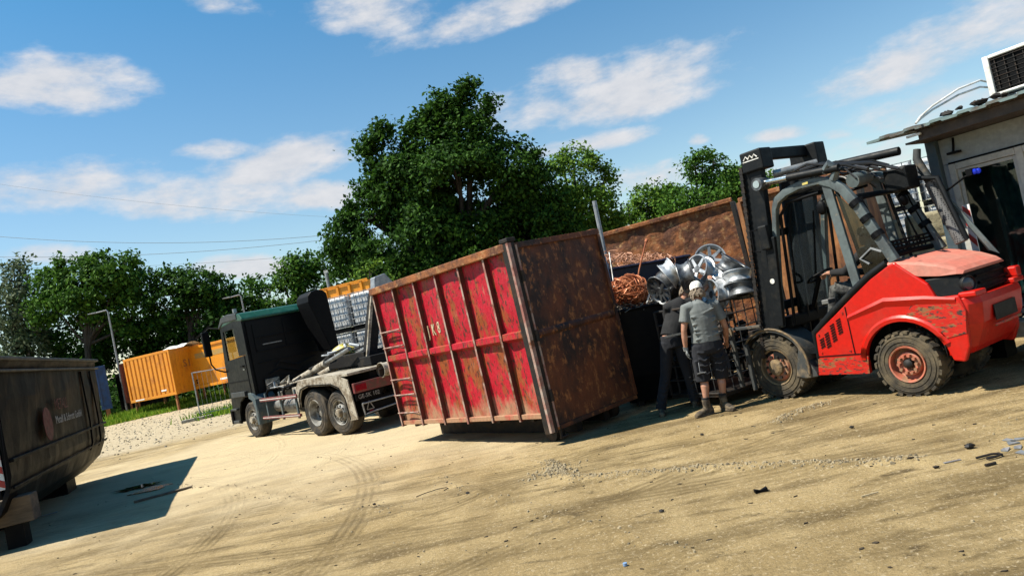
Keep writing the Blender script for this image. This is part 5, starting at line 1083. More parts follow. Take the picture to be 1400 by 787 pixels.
def put_ibc(loc, az, label, group):
    o = ibc if first[0] else copy_tree(ibc); first[0] = False
    o.location = loc; o.rotation_euler = (0, 0, -rad(az)); o['label'] = label; o['group'] = group
# behind the truck
ba = at(452, 478, 23.2)
for i in range(3):
    for k in range(3):
        put_ibc((-6.35+i*1.22+.03*k, 23.6-i*.5, k*1.17), 22, ['bottom', 'middle', 'top'][k]+' caged white tank in the '+['left', 'middle', 'right'][i]+' stack behind the truck', 'caged tanks behind the truck')
for i in range(3):
    for k in range(3):
        put_ibc((9.0+i*1.25, 18.4-i*.55, k*1.17), 24, ['bottom', 'middle', 'top'][k]+' caged white tank of the '+['left', 'middle', 'right'][i]+' stack seen through the forklift cab', 'caged tanks behind the forklift')
r = empty('orange_tray', (-6.40, 24.0, 3.40), 0, 'orange ribbed container edge topping the caged tanks behind the truck', 'container'); r.rotation_euler = (0, 0, -.38)
mb = MB(); mb.box(0, 2.15, .03, 1.2, .0, .42); mb.build('tray', M_['orange'], r)
for i in range(5):
    mb = MB(); mb.box(.05+i*.45, .13+i*.45, -.02, .03, .0, .42); mb.build('rib', M_['orange'], r)
mb = MB(); mb.box(-.02, 2.17, -.03, .0, .421, .47); mb.box(-.02, 2.17, -.035, .02, -.05, -.001); mb.build('rail', M_['orange'], r)
o = MB(); o.ball((0, 0, 0), .22, 9, (1.2, .8, .7), .3); y_ = o.build('yellow_bag', M_['yellow'], None, smooth=True, loc=at(470, 476, 18.6)-Vector((0, 0, .05))); tag(y_, 'crumpled yellow plastic bag on the pipes behind the truck cab', 'bag')

# ================================================================ rusty containers at the back
def rusty(name, p0, p1, H, depth, label, m_, seed):
    random.seed(seed); d = Vector((p1[0]-p0[0], p1[1]-p0[1], 0)); L = d.length; a = math.atan2(d.y, d.x)
    r = empty(name, (p0[0], p0[1], 0), 0, label, 'container', 'rusty containers behind the scrap bins'); r.rotation_euler = (0, 0, a)
    nx, nz_ = 110, 80; vs = []
    for j in range(nz_+1):
        for i in range(nx+1):
            x = L*i/nx; z = .15+(H-.15)*j/nz_
            dd = (vnoise(np.array([x*2.4+seed]), np.array([z*2.4]), seed)[0]-.5)*.10+(vnoise(np.array([x*6.+seed]), np.array([z*6.]), seed+1)[0]-.5)*.08+(vnoise(np.array([x*14.+seed]), np.array([z*14.]), seed+2)[0]-.5)*.05
            if name != 'rusty_container': dd *= .3
            vs.append((x, -dd*min(1, (L-x)*3)*.32, z))
    mb = MB(); mb.add(vs, [(j*(nx+1)+i, j*(nx+1)+i+1, (j+1)*(nx+1)+i+1, (j+1)*(nx+1)+i) for j in range(nz_) for i in range(nx)])
    mb.build('side_wall', m_, r, smooth=True)
    mb = MB(); mb.box(0, L, .06, .08, .15, H); mb.box(0, .02, .08, depth, .15, H); mb.box(L-.02, L, .08, depth, .15, H); mb.box(.02, L-.02, depth-.02, depth, .15, H); mb.box(.02, L-.02, .08, depth-.02, .15, .2); mb.build('shell', m_, r)
    mb = MB(); mb.beam((-.03, -.0, H+.04), (L+.03, -.0, H+.04), .13, .10); mb.beam((-.03, depth, H+.04), (L+.03, depth, H+.04), .12, .10); mb.build('top_rail', M_['rust'], r, bevel=.02)
    mb = MB(); mb.box(L-.02, L+.07, -.07, .10, .12, H); mb.build('corner_post', M_['steel_dark'], r, bevel=.01)
    mb = MB(); mb.box(-.07, .02, -.07, .10, .12, H); mb.build('corner_post', m_, r, bevel=.01)
    mb = MB(); mb.box(.0, L, .0, .1, .0, .15); mb.build('skid', M_['steel_dark'], r)
    return r
pa, pb = at(822, 331, 16.2), at(1006, 277, 15.0)
R1 = rusty('rusty_container', (pa.x-.5, pa.y+.22), (pb.x, pb.y), 3.08, 2.2, 'tall rusty open container behind the blue bin and the wheels', M_['rust'], 3); R1.rotation_euler.y = -rad(1.6)
pc, pd = at(1016, 278, 14.6), at(1172, 238, 13.2)
R2 = rusty('rust_streaked_container', (pc.x, pc.y), (pd.x, pd.y), 3.10, 2.2, 'bright rust streaked container seen through the forklift cab', M_['rust2'], 5); R2.rotation_euler.y = -rad(.8)
for k in range(3):
    p = at(1024, 330, 15.4); z0 = k*1.02
    r = empty('white_carton', (p.x-.15+.02*k, 15.3, z0), 12, ['lowest', 'middle', 'uppermost'][k]+' white printed carton in the gap between the two rusty containers', 'carton', 'white cartons between the rusty containers')
    mb = MB(); mb.box(0, .75, 0, .6, 0.005, 1.01); mb.build('box', M_['white'], r, bevel=.01)
    for j in range(4):
        mb = MB(); mb.box(.08, .08+random.uniform(.15, .35), -.006, -.001, .2+.2*j, .26+.2*j); mb.build('print', M_['steel_dark'], r)

# ================================================================ scrap bins
def curl(mb, c, n, R_, r_, sq=(1, 1, 1), seg=14):
    for _ in range(n):
        ax = Vector((random.gauss(0, 1), random.gauss(0, 1), random.gauss(0, 1))).normalized(); u = ax.orthogonal().normalized(); v = ax.cross(u)
        a0 = random.random()*6.3; sp = random.uniform(1.2, 4.5)*1.0; rr = R_*random.uniform(.5, 1.05); o_ = ax*random.uniform(-.6, .6)*R_; P_ = []
        for k in range(seg):
            a = a0+sp*k/(seg-1); p = (o_*.6+(u*math.cos(a)+v*math.sin(a))*rr*(1+.05*math.sin(a*5)))
            P_.append(Vector((p.x*sq[0], p.y*sq[1], p.z*sq[2]))+Vector(c))
        mb.tube(P_, r_, 5)
def bin_(name, p, az, L, D, H, m_, label, dz=0.):
    r = empty(name, p, az, label, 'bin')
    mb = MB(); t = .04
    def ring(z, k): return [(-k, -k, z), (L+k, -k, z+dz*0), (L+k, D+k, z), (-k, D+k, z)]
    mb.loft([ring(.08, -.12), ring(.5, -.02), ring(H, .04), ring(H, .04-t), ring(.5, -.02-t), ring(.14, -.12-t)]); mb.build('tub', m_, r, bevel=.01)
    mb = MB()
    for a, b in (((-.05, -.05), (L+.05, -.05)), ((L+.05, -.05), (L+.05, D+.05)), ((L+.05, D+.05), (-.05, D+.05)), ((-.05, D+.05), (-.05, -.05))): mb.tube([(a[0], a[1], H), (b[0], b[1], H)], .028, 8)
    mb.build('rim', m_, r, smooth=True)
    mb = MB()
    for x in (.25, L-.35): mb.box(x, x+.10, .2, D-.2, 0, .079)
    mb.build('runner', M_['steel_dark'], r)
    return r
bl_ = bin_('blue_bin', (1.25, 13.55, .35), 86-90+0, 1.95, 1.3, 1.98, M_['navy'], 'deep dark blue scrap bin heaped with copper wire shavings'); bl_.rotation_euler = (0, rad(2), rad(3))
mb = MB(); mb.box(1.3, 3.1, 13.6, 14.6, .0, .33); o = mb.build('pallet_stack', M_['wood'], None); tag(o, 'timber stack under the dark blue scrap bin', 'pallet')
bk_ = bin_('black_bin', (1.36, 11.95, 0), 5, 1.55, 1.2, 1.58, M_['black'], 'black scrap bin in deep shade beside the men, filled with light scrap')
# heaps nobody could count
mb = MB()
for _ in range(260):
    x, y = random.uniform(1.25, 3.1), random.uniform(13.5, 14.6); h = 2.33+.22*max(0, 1-abs(x-1.7)/1.3)+random.uniform(-.05, .1); curl(mb, (x, y, h-(x-1.3)*.04), 1, random.uniform(.06, .2), .006, (1, 1, .6), 8)
o = mb.build('copper_shavings', M_['copper_pale'], None, smooth=True); tag(o, 'tangled pinkish copper wire shavings heaped on the dark blue bin', 'wire', None, 'stuff')
mb = MB()
for _ in range(420):
    x, y = random.uniform(1.4, 2.9), random.uniform(11.85, 13.1); z = 1.53+random.uniform(-.05, .12); d = Vector((random.gauss(0, 1), random.gauss(0, 1), random.gauss(0, .5))).normalized()*random.uniform(.03, .14)
    if random.random() < .6: mb.beam((x, y, z), Vector((x, y, z))+d, random.uniform(.01, .03), random.uniform(.004, .02))
    else: mb.tube([(x, y, z), Vector((x, y, z))+d+Vector((0, 0, .03)), Vector((x, y, z))+d*2], .006, 5)
o = mb.build('mixed_scrap', M_['scrap'], None); tag(o, 'mixed pale and dark metal scrap filling the black bin', 'scrap', None, 'stuff')
c_ = at(862, 398, 12.35)
mb = MB(); curl(mb, (0, 0, 0), 150, .34, .0085, (1.0, .8, .82), 18); o = mb.build('copper_coil', M_['copper'], None, smooth=True, loc=c_); tag(o, 'round bundle of bright orange copper wire on the black bin', 'wire')
o.rotation_euler = (0, .3, 0)
mb = MB(); mb.tube([at(868, 408, 12.6), at(874, 368, 12.65), at(883, 331, 12.7)], .014, 8); mb.tube([at(883, 331, 12.7), at(885, 327, 12.7)], .028, 8); o = mb.build('iron_rod', M_['copper'], None, smooth=True); tag(o, 'thin copper coloured rod sticking up beside the copper wire bundle', 'rod')
mb = MB(); mb.tube([at(898, 302+0, 15.3), at(906, 310, 15.2)], .02, 6) if False else mb.tube([at(898, 346, 13.9), at(907, 353, 13.8)], .016, 6); o = mb.build('short_rod', M_['copper_pale'], None); tag(o, 'short pale rod poking out of the copper shavings right of the tall rod', 'rod')
mb = MB(); A1, A2, A3, A4 = at(884, 415, 12.1), at(895, 378, 12.2), at(903, 412, 12.0), at(909, 409, 12.1)
for a, b in ((A1, A2), (A2, A3), (at(889, 415, 12.2), at(899, 382, 12.3)), (at(896, 380, 12.3), A4), (at(885, 413, 12.1), at(892, 411, 12.1))): mb.beam(a, b, .028, .02)
o = mb.build('folding_trestle', M_['white'], None, bevel=.004); tag(o, 'bent white folding frame standing upright in the scrap', 'frame')
mb = MB(); mb.beam(at(892, 420, 11.95), at(901, 411, 11.95), .03, .015); mb.beam(at(901, 411, 11.95), at(905, 420, 11.9), .03, .015); o = mb.build('angle_bracket', M_['steelwhite'], None, bevel=.003); tag(o, 'small bent pale bracket lying at the right end of the scrap', 'bracket')
mb = MB(); mb.ball(at(911, 411, 11.9), .10, 10, (1.1, 1, .8), .06); o = mb.build('dented_pot', M_['chalk'], None, smooth=True); tag(o, 'dented beige pot beside the bent white frame', 'pot')
mb = MB(); mb.tube([at(826, 352, 13.1), at(838, 405, 12.7)], .03, 8); o = mb.build('blue_pipe', mat('pale_blue_pipe', (.16, .26, .40), rough=.5), None, smooth=True); tag(o, 'blue grey pipe leaning between the container door and the blue bin', 'pipe')
mb = MB(); mb.tube([at(833, 345, 13.0), at(841, 400, 12.6)], .012, 8); o = mb.build('thin_pipe', M_['steel'], None, smooth=True); tag(o, 'thin steel pipe leaning beside the blue grey pipe', 'pipe')

M_['wire'] = mat('dull_wire', (.05, .052, .055), rough=.6, metal=.4)
# ---- mesh basket full of wheels, standing on the forks
_fl = Matrix.Translation((4.35, 8.73, 0)) @ Matrix.Rotation(rad(34.1), 4, 'Z')
r = empty('wire_basket', _fl @ Vector((-.42, 2.42, .19)), -34.1, 'black wire basket filled with alloy wheels beside the forklift', 'basket')
LX, LY, LZ = 1.75, 1.05, 1.28
mb = MB()
for x in (0, LX):
    for y in (0, LY): mb.tube([(x, y, 0), (x, y, LZ)], .022, 8)
for z in (0, LZ):
    mb.tube([(0, 0, z), (LX, 0, z), (LX, LY, z), (0, LY, z), (0, 0, z)], .018, 8)
mb.build('frame', M_['steel_dark'], r)
v = MB(); v.tube([(0, 0, 0), (0, 0, LZ)], .008, 6); vm = v.mesh('upright_wire', M_['wire'])
h1 = MB(); h1.tube([(0, 0, 0), (LX, 0, 0)], .010, 6); h1m = h1.mesh('cross_wire', M_['wire']); h2 = MB(); h2.tube([(0, 0, 0), (0, LY, 0)], .010, 6); h2m = h2.mesh('cross_wire', M_['wire'])
for i in range(1, 9): inst(vm, 'upright_wire', r, (i*LX/9, 0, 0)); inst(vm, 'upright_wire', r, (i*LX/9, LY, 0))
for i in range(1, 6): inst(vm, 'upright_wire', r, (0, i*LY/6, 0))
for k in range(1, 6): inst(h1m, 'cross_wire', r, (0, 0, k*LZ/6)); inst(h2m, 'cross_wire', r, (0, 0, k*LZ/6)); inst(h1m, 'cross_wire', r, (0, LY, k*LZ/6))
mb = MB(); mb.box(0, LX, 0, LY, -.05, -.0); mb.build('base', M_['steel_dark'], r)
mb = MB()
for _ in range(120):
    x, y, z = random.uniform(.1, LX-.1), random.uniform(.1, LY-.1), random.uniform(.05, LZ*.8); mb.ball((x, y, z), random.uniform(.05, .12), 5, (1, 1, .6), .3)
tag(mb.build('inner_scrap', M_['steel_dark'], r), kind='stuff')
def rim_thing(R_=.250, w=.205, spokes=7, m1='alu', m2='alud'):
    r = empty('alloy_wheel', (0, 0, 0), 0, 'x', 'wheel', 'alloy wheels heaped in the wire basket')
    mb = MB(); mb.lathe([(R_, 0), (R_+.004, .012), (R_*.93, .02), (R_*.91, .035), (R_*.86, .05), (R_*.80, .08), (R_*.80, w*.6), (R_*.88, w*.72), (R_*.90, w*.88), (R_*1.0, w*.93), (R_*1.0, w), (R_*.95, w), (R_*.85, w*.92), (R_*.78, w*.6), (R_*.77, .07), (R_*.87, .03), (R_*.94, .002), (R_, 0)], n=40); mb.build('barrel', M_[m1], r, smooth=True)
    s_ = MB(); s_.loft([[(.030, -.030, .05), (.030, .030, .05), (.065, .022, .05), (.065, -.022, .05)], [(.015, -.020, R_*.86), (.015, .020, R_*.86), (.045, .016, R_*.86), (.045, -.016, R_*.86)]]); sm = s_.mesh('spoke', M_[m1])
    for k in range(spokes): inst(sm, 'spoke', r, (0, 0, 0), (2*PI*k/spokes, 0, 0))
    mb = MB(); mb.lathe([(0, .02), (.05, .022), (.062, .035), (.062, .07), (0, .07)], n=20); mb.build('hub', M_[m2], r, smooth=True)
    return r
rimA = rim_thing(); rimB = rim_thing(.25, .22, 10, 'alud', 'alud'); rimC = rim_thing(.232, .2, 5, 'steelwhite', 'alud')
def axis_rot(o, d, spin=0.):
    q = Vector(d).normalized().to_track_quat('X', 'Z'); o.rotation_mode = 'QUATERNION'; o.rotation_quaternion = q @ Matrix.Rotation(spin, 4, 'X').to_quaternion()
spec = [ # source, pixel centre, depth, axis pointing from the spoked face to the open end, label
 (rimC, (918, 373), 11.5, (.85, -.15, .45), 'big wheel with a broad pale lip at the left end of the heap'),
 (rimB, (938, 378), 11.35, (.93, -.25, .10), 'dark wheel lying on its side with its shiny barrel up, second from left'),
 (rimC, (957, 369), 11.7, (.75, .5, -.35), 'bright barrelled wheel behind the capped man'),
 (rimA, (971, 356), 11.95, (.18, .95, -.25), 'spoked wheel standing upright on top of the heap'),
 (rimB, (1001, 366), 11.3, (.62, -.25, .72), 'tilted wheel leaning against the mast side, topmost at right'),
 (rimC, (1009, 381), 11.1, (.12, .25, .96), 'wheel lying flat below the tilted one at the right end'),
 (rimB, (1016, 396), 11.05, (.10, .2, .97), 'dark wheel lying flat lowest at the right end of the heap'),
 (rimC, (978, 402), 11.25, (.92, .30, -.15), 'wheel seen end-on as a dark open barrel beside the reaching hand'),
 (rimB, (906, 394), 11.7, (.8, .4, .3), 'small dull wheel half hidden at the far left of the heap'),
 (rimC, (988, 386), 11.6, (.9, -.1, .35), 'wheel buried in the middle of the heap behind the open barrel'),
 (rimC, (945, 392), 11.7, (.8, .2, .7), 'wheel buried low behind the dark haired man')]
seen = set()
for i, (src, (x, y), Y, ax, lb) in enumerate(spec):
    o = src if src.name not in seen else copy_tree(src); seen.add(src.name); o.location = at(x, y, Y)-Vector(ax).normalized()*.1; axis_rot(o, ax, random.random()*3); o['label'] = lb
spec_last = bpy.data.objects
[o.__setitem__('label', 'wheel buried low behind the man in black') for o in bpy.data.objects if o.get('label') == 'wheel buried low behind the dark haired man']

# ---- concrete blocks behind the forklift
for k, (x, y, z, w, a) in enumerate([(6.75, 14.3, 0, 1.6, 20), (6.85, 14.3, .82, 1.5, 21), (6.95, 14.35, 1.64, .62, 19), (7.62, 14.08, 1.64, .72, 24)]):
    mb = MB(); mb.loft([[(0, 0, 0), (w, 0, 0), (w, .8, 0), (0, .8, 0)], [(.02, .0, .4-.2*(k > 1)), (w-.02, -.02, .4-.2*(k > 1)), (w, .8, .4-.2*(k > 1)), (0, .8, .4-.2*(k > 1))], [(0, .02, .80-.30*(k > 1)), (w, .0, .80-.33*(k > 1)), (w-.03, .8, .8-.3*(k > 1)), (.02, .8, .8-.3*(k > 1))]])
    o = mb.build('concrete_block', M_['stone'], None, bevel=.05, loc=(x, y, z)); o.rotation_euler = (0, 0, -rad(a)); tag(o, ['lowest yellowish concrete block of the pile behind the forklift', 'second yellowish concrete block from the ground behind the forklift', 'left top block of the yellowish concrete pile in the cab window', 'right top block of the yellowish concrete pile in the cab window'][k], 'block', 'concrete blocks behind the forklift')

# ================================================================ office cabin on the right
def cabin():
    r = empty('office_cabin', (5.95, 10, 0), 147, 'grey office cabin with glazed door, metal roof and brown fascia', 'building')
    WL, DP = 4.2, 3.2
    mb = MB(); mb.box(-.10, 0, .06, .20, .55, 2.84) if False else None
    mb = MB(); mb.box(-DP, -.10, .02, WL, .55, 2.62) if False else None
    mb = MB()
    mb.box(-.12, 0, .10, WL, 2.66, 3.0)                       # lintel panel
    mb.box(-.12, 0, 1.98, WL, .56, 2.655); mb.box(-.12, 0, .10, .16, .56, 2.655)
    mb.box(-DP, -.121, .0, .10, .56, 3.0); mb.box(-DP, -.12, WL-.1, WL, .56, 3.0); mb.box(-DP, -DP+.1, .101, WL-.101, .56, 3.0)
    mb.box(-DP+.1, -.12, .101, WL-.101, .56, .66); mb.build('wall', M_['wall'], r, bevel=.005)
    mb = MB(); mb.box(-.125, .012, .17, 1.97, 2.655, 2.675); mb.build('panel_joint', M_['black'], r)
    mb = MB(); mb.box(.001, .10, -.03, .105, .02, 3.02); mb.build('corner_post', M_['post'], r, bevel=.008)
    # door frames: two bays
    f = MB()
    for y in (.17, .97, 1.90): f.box(-.08, .03, y, y+.085, .58, 2.65)
    f.box(-.08, .028, .256, .969, 2.565, 2.65); f.box(-.08, .028, 1.056, 1.899, 2.565, 2.65); f.box(-.08, .028, .256, .969, .58, .70); f.box(-.08, .028, 1.056, 1.899, .58, .70)
    f.build('frame', M_['frame'], r, bevel=.006)
    for y0, y1 in ((.256, .969), (1.056, 1.899)):
        l = MB(); l.box(-.05, .0, y0+.003, y0+.045, .705, 2.56); l.box(-.05, .0, y1-.045, y1-.003, .705, 2.56); l.box(-.05, .0, y0+.046, y1-.046, 2.515, 2.56); l.box(-.05, .0, y0+.046, y1-.046, .705, .78); d = l.build('door', M_['frame'], r, bevel=.004)
        g = MB(); g.box(-.028, -.022, y0+.046, y1-.046, .781, 2.514); g.build('pane', M_['glassdark'], d)
        h = MB(); h.box(.001, .04, y1-.038, y1-.015, 1.5, 1.66); h.build('handle', M_['steel'], d)
    # inside: curtain and dim shelf so that the panes have something behind them
    c = MB(); rings = []
    for i in range(15):
        y = .50+i*.028; x = -.30+.03*math.sin(i*2.1); rings.append([(x, y, .8), (x, y, 2.5), (x-.01, y, 2.5), (x-.01, y, .8)])
    c.loft(rings); c.build('curtain', mat('teal_curtain', (.20, .42, .42), (.12, .26, .28), 8, .4, .6, rough=.9), r)
    c = MB(); c.box(-1.2, -.9, .3, 1.9, .66, 1.7); c.build('cupboard', mat('dark_cupboard', (.16, .10, .05), rough=.7), r)
    # fascia + roof overhang
    mb = MB(); mb.box(.62, .70, .22, WL+.3, 3.0, 3.13); mb.box(.601, .72, .20, WL+.3, 3.131, 3.17); mb.build('fascia', M_['fascia'], r, bevel=.006)
    mb = MB(); mb.box(-DP, .62, .0, WL+.2, 3.005, 3.03); mb.box(.0, .619, .20, .25, 3.031, 3.15); mb.build('soffit', M_['fascia'], r)
    # trapezoid roof sheet, ribs running over the eave
    n = 12; pitch = .33; prof = []
    for i in range(n):
        b = .02+i*pitch; prof += [(b, 3.175), (b+.17, 3.175), (b+.19, 3.193), (b+.31, 3.193)]
    prof = [(-.40+p[0], p[1]) for p in prof]
    top = prof; bot = [(p[0], p[1]-.035) for p in prof[::-1]]
    def slope(x, z): return z+max(0, (.85-x))*.075
    ring = lambda x: [(x, p[0]+ (0 if x < 2 else 0), slope(x, p[1])) for p in top+bot]
    mb = MB()
    vs = ring(.84)+ring(-DP-.1); k = len(top+bot)
    fs = [(i, (i+1) % k, k+(i+1) % k, k+i) for i in range(k)]; mb.add(vs, fs)
    for i in range(len(top)-1): 
        a, b, c2, d2 = i, i+1, k-2-i, k-1-i; mb.f.append((a, b, c2, d2)); mb.mi.append(0)
    mb.build('roof_sheet', M_['roof'], r)
    mb = MB(); mb.box(.72, .76, .10, .28, 3.07, 3.10); mb.build('gutter_bracket', M_['white'], r, bevel=.005)
    mb = MB(); mb.tube([(.01, .30, 2.98), (.05, .30, 2.86), (.08, .30, 2.80)], .015, 6); mb.box(.03, .14, .24, .38, 2.77, 2.80); mb.build('wall_bracket', M_['black'], r)
    mb = MB()
    for _ in range(9):
        y = random.uniform(.5, 1.2); mb.ball((.55+random.uniform(-.1, .2), y, 3.25), random.uniform(.03, .07), 5, (1, 1.4, .6), .3)
    tag(mb.build('roof_debris', M_['steel_dark'], r), kind='stuff')
    mb = MB(); mb.box(-.5, .55, -.35, WL, .36, .56); mb.build('plinth', M_['concrete'], r, bevel=.02)
    for y in (0., 1.4, 2.8, 3.9):
        mb = MB(); mb.box(-.4, -.1, y, y+.3, 0, .359); mb.build('pier', M_['black'], r)
    mb = MB(); mb.box(-3.0, -.5, .0, WL, .3, .50); mb.build('underframe', M_['black'], r)
cabin()
_cb = Matrix.Translation((5.95, 10, 0)) @ Matrix.Rotation(-rad(147), 4, 'Z')
r = empty('air_conditioner', _cb @ Vector((.25, .98, 3.30)), 147, 'white air conditioner with black grille standing on the cabin roof', 'air conditioner')
mb = MB(); mb.box(-.30, .04, -.03, .04, 0, .50); mb.box(-.30, .04, .041, .85, .46, .50); mb.box(-.30, .04, .78, .85, 0, .459); mb.box(-.30, -.26, .041, .779, 0, .459); mb.box(-.3, .04, .041, .779, 0, .03); mb.build('casing', M_['white'], r, bevel=.01)
mb = MB(); mb.box(-.02, .0, .041, .779, .031, .459); mb.build('grille_back', M_['black'], r)
for i in range(7):
    mb = MB(); mb.box(.012, .024, .09+i*.105, .10+i*.105, .035, .455); mb.build('grille_bar', M_['steel_dark'], r)
for i in range(8):
    mb = MB(); mb.box(.026, .034, .045, .775, .06+i*.053, .066+i*.053); mb.build('grille_bar', M_['steel_dark'], r)
mb = MB(); mb.box(-.3, .02, .05, .12, -.1, -.001); mb.box(-.3, .02, .65, .72, -.1, -.001); mb.build('foot', M_['galv'], r)
for k, (zz, dy) in enumerate(((.30, 0), (.22, .03))):
    P_ = [at(1358, 114+k*6, 9.55), at(1340, 110+k*9, 9.5), at(1310, 122+k*8, 9.4), at(1275, 145+k*5, 9.3), at(1258, 160+k*3, 9.25), at(1252, 169, 9.2)]
    mb = MB(); mb.tube(P_, .013, 8); o = mb.build('white_hose', M_['white'], None, smooth=True); tag(o, ['upper', 'lower'][k]+' white insulated hose running from the air conditioner to the roof corner', 'hose')
r = empty('striped_board', _cb @ Vector((.55, .30, .55)), 147, 'red and white diagonally striped board leaning before the cabin door', 'board'); 
b_ = at(1322, 285, 9.45)
r.location = (b_.x, b_.y, .56); r.rotation_euler = (0, 0, -rad(172-90+8))
mb = MB(); mb.box(-.07, .07, -.01, 0, .6, 1.52); mb.box(-.02, .02, .001, .03, .0, 1.4); mb.build('panel', M_['board'], r, bevel=.004)
for k in range(3):
    z = 1.0+k*.19; mb = MB(); mb.prism([(-.068, z+.07), (.068, z-.03), (.068, z+.06), (-.068, min(1.515, z+.16))], -.014, -.011, ax='y'); mb.build('stripe', M_['redband'], r)
# clutter in front of the cabin
for k in range(12):
    x, y = random.uniform(5.9, 6.6), random.uniform(8.6, 9.2); c = _cb @ Vector((random.uniform(.15, .5), .45+.16*k, .58))
    mb = MB()
    if k % 3: mb.tube([(0, 0, .02), (random.uniform(-.2, .2), random.uniform(-.2, .2), random.uniform(.05, .3)), (random.uniform(-.3, .3), random.uniform(-.3, .3), random.uniform(.02, .35))], random.uniform(.012, .03), 6)
    else: mb.box(-.12, .12, -.08, .08, 0, random.uniform(.1, .3))
    if k == 0: 
        M_['junk'] = M_['steel_dark']
    o = mb.build(['scrap_box', 'bent_pipe', 'scrap_bar'][k % 3], M_['junk'] if k % 4 else M_['galv'], None, smooth=False, loc=c); tag(o, ['dark scrap box', 'bent pipe', 'scrap bar'][k % 3]+' on the cabin plinth, %s counted from the corner post' % ['first', 'second', 'third', 'fourth'][k//3], ['box', 'pipe', 'bar'][k % 3], 'scrap pieces before the cabin door')

# ================================================================ people
def etube(mb, pts, rad_, side=(1, 0, 0), n=16, cap=True):
    """elliptical tube: rad_ = (half width along side, half depth)"""
    pts = [Vector(p) for p in pts]; rings = []
    for k, p in enumerate(pts):
        d = (pts[min(k+1, len(pts)-1)]-pts[max(k-1, 0)]).normalized(); s_ = Vector(side); s_ = (s_-d*s_.dot(d)).normalized(); t_ = d.cross(s_); a, b = rad_[k] if isinstance(rad_[k], tuple) else (rad_[k], rad_[k])
        rings.append([p+s_*a*math.cos(2*PI*i/n)+t_*b*math.sin(2*PI*i/n) for i in range(n)])
    mb.loft(rings, cap)
def fuse(mb, name, m_, parent, vox=.010, sm=6):
    me = bpy.data.meshes.new(name); me.from_pydata([tuple(v) for v in mb.v], [], mb.f); me.materials.append(m_)
    import bmesh
    b = bmesh.new(); b.from_mesh(me); bmesh.ops.recalc_face_normals(b, faces=b.faces); b.to_mesh(me); b.free()
    o = bpy.data.objects.new(name, me); COL.objects.link(o); o.parent = parent
    rm = o.modifiers.new('remesh', 'REMESH'); rm.mode = 'VOXEL'; rm.voxel_size = vox; rm.use_smooth_shade = True
    s_ = o.modifiers.new('smooth', 'SMOOTH'); s_.iterations = sm; s_.factor = .5
    return o
def hand(mb, wrist, tip_dir, side, k=1., curl_=.5, palm_n=None):
    w = Vector(wrist); d = Vector(tip_dir).normalized(); s_ = Vector(side); s_ = (s_-d*s_.dot(d)).normalized(); nrm = Vector(palm_n) if palm_n else d.cross(s_)
    nrm = (nrm-d*nrm.dot(d)-s_*nrm.dot(s_)).normalized()
    etube(mb, [w-d*.02, w+d*.03, w+d*.07, w+d*.095], [(.026, .02), (.034, .018), (.042, .017), (.038, .014)], s_, 12)
    for i, (o_, L_) in enumerate(((-.031, .062), (-.011, .074), (.011, .070), (.030, .054))):
        b0 = w+d*.09+s_*o_; c1 = b0+(d*math.cos(curl_*.5)+nrm*math.sin(curl_*.5)+s_*o_*2)*L_*.45; c2 = c1+(d*math.cos(curl_*1.3)+nrm*math.sin(curl_*1.3))*L_*.32; c3 = c2+(d*math.cos(curl_*2.0)+nrm*math.sin(curl_*2.0))*L_*.28
        mb.tube([b0-d*.02, c1, c2, c3], [.0105, .0098, .009, .0075], 8)
    t0 = w+d*.025-s_*.03; mb.tube([t0+s_*.01, t0+d*.03-s_*.022, t0+d*.058-s_*.03+nrm*.01, t0+d*.075-s_*.03+nrm*.018], [.013, .012, .010, .008], 8)
def head(mb, c, face, up=(0, 0, 1), k=1.):
    """head ellipsoid with jaw, nose, ears; returns frame"""
    f = Vector(face).normalized(); u = Vector(up); u = (u-f*u.dot(f)).normalized(); s_ = f.cross(u); c = Vector(c)
    def P(a, b, d): return c+s_*a*k+f*b*k+u*d*k
    rings = []
    for z, rx, ry, off in ((-.118, .028, .03, .055), (-.105, .045, .055, .035), (-.075, .056, .078, .018), (-.04, .066, .090, .006), (0, .073, .096, 0), (.045, .077, .098, -.004), (.08, .070, .088, -.006), (.105, .05, .062, -.006), (.118, .022, .03, -.005)):
        rings.append([P(rx*math.cos(2*PI*i/16), off+ry*math.sin(2*PI*i/16), z) for i in range(16)])
    mb.loft(rings)
    mb.tube([P(0, .085, .02), P(0, .108, -.015), P(0, .112, -.028), P(0, .09, -.036)], [.008, .012, .014, .008], 8)
    for q in (-1, 1): etube(mb, [P(.072*q, -.005, -.03), P(.082*q, -.012, 0), P(.080*q, -.012, .03)], [(.008, .012), (.009, .02), (.008, .014)], s_, 8)
    mb.tube([P(-.022, .088, -.062), P(0, .094, -.060), P(.022, .088, -.062)], .006, 6); mb.tube([P(-.02, .086, -.072), P(0, .092, -.072), P(.02, .086, -.072)], .006, 6)
    return P
def face_bits(P, parent):
    for q in (-1, 1):
        mb = MB(); mb.ball(P(.030*q, .082, .008), .011, 8); e = mb.build('eye', M_['board'], parent, smooth=True)
        mb = MB(); mb.ball(P(.030*q, .0915, .008), .0048, 6); mb.build('pupil', M_['black'], e, smooth=True)
        mb = MB(); mb.tube([P(.016*q, .090, .028), P(.032*q, .088, .033), P(.046*q, .078, .028)], .004, 6); mb.build('eyebrow', M_['hair'], parent)
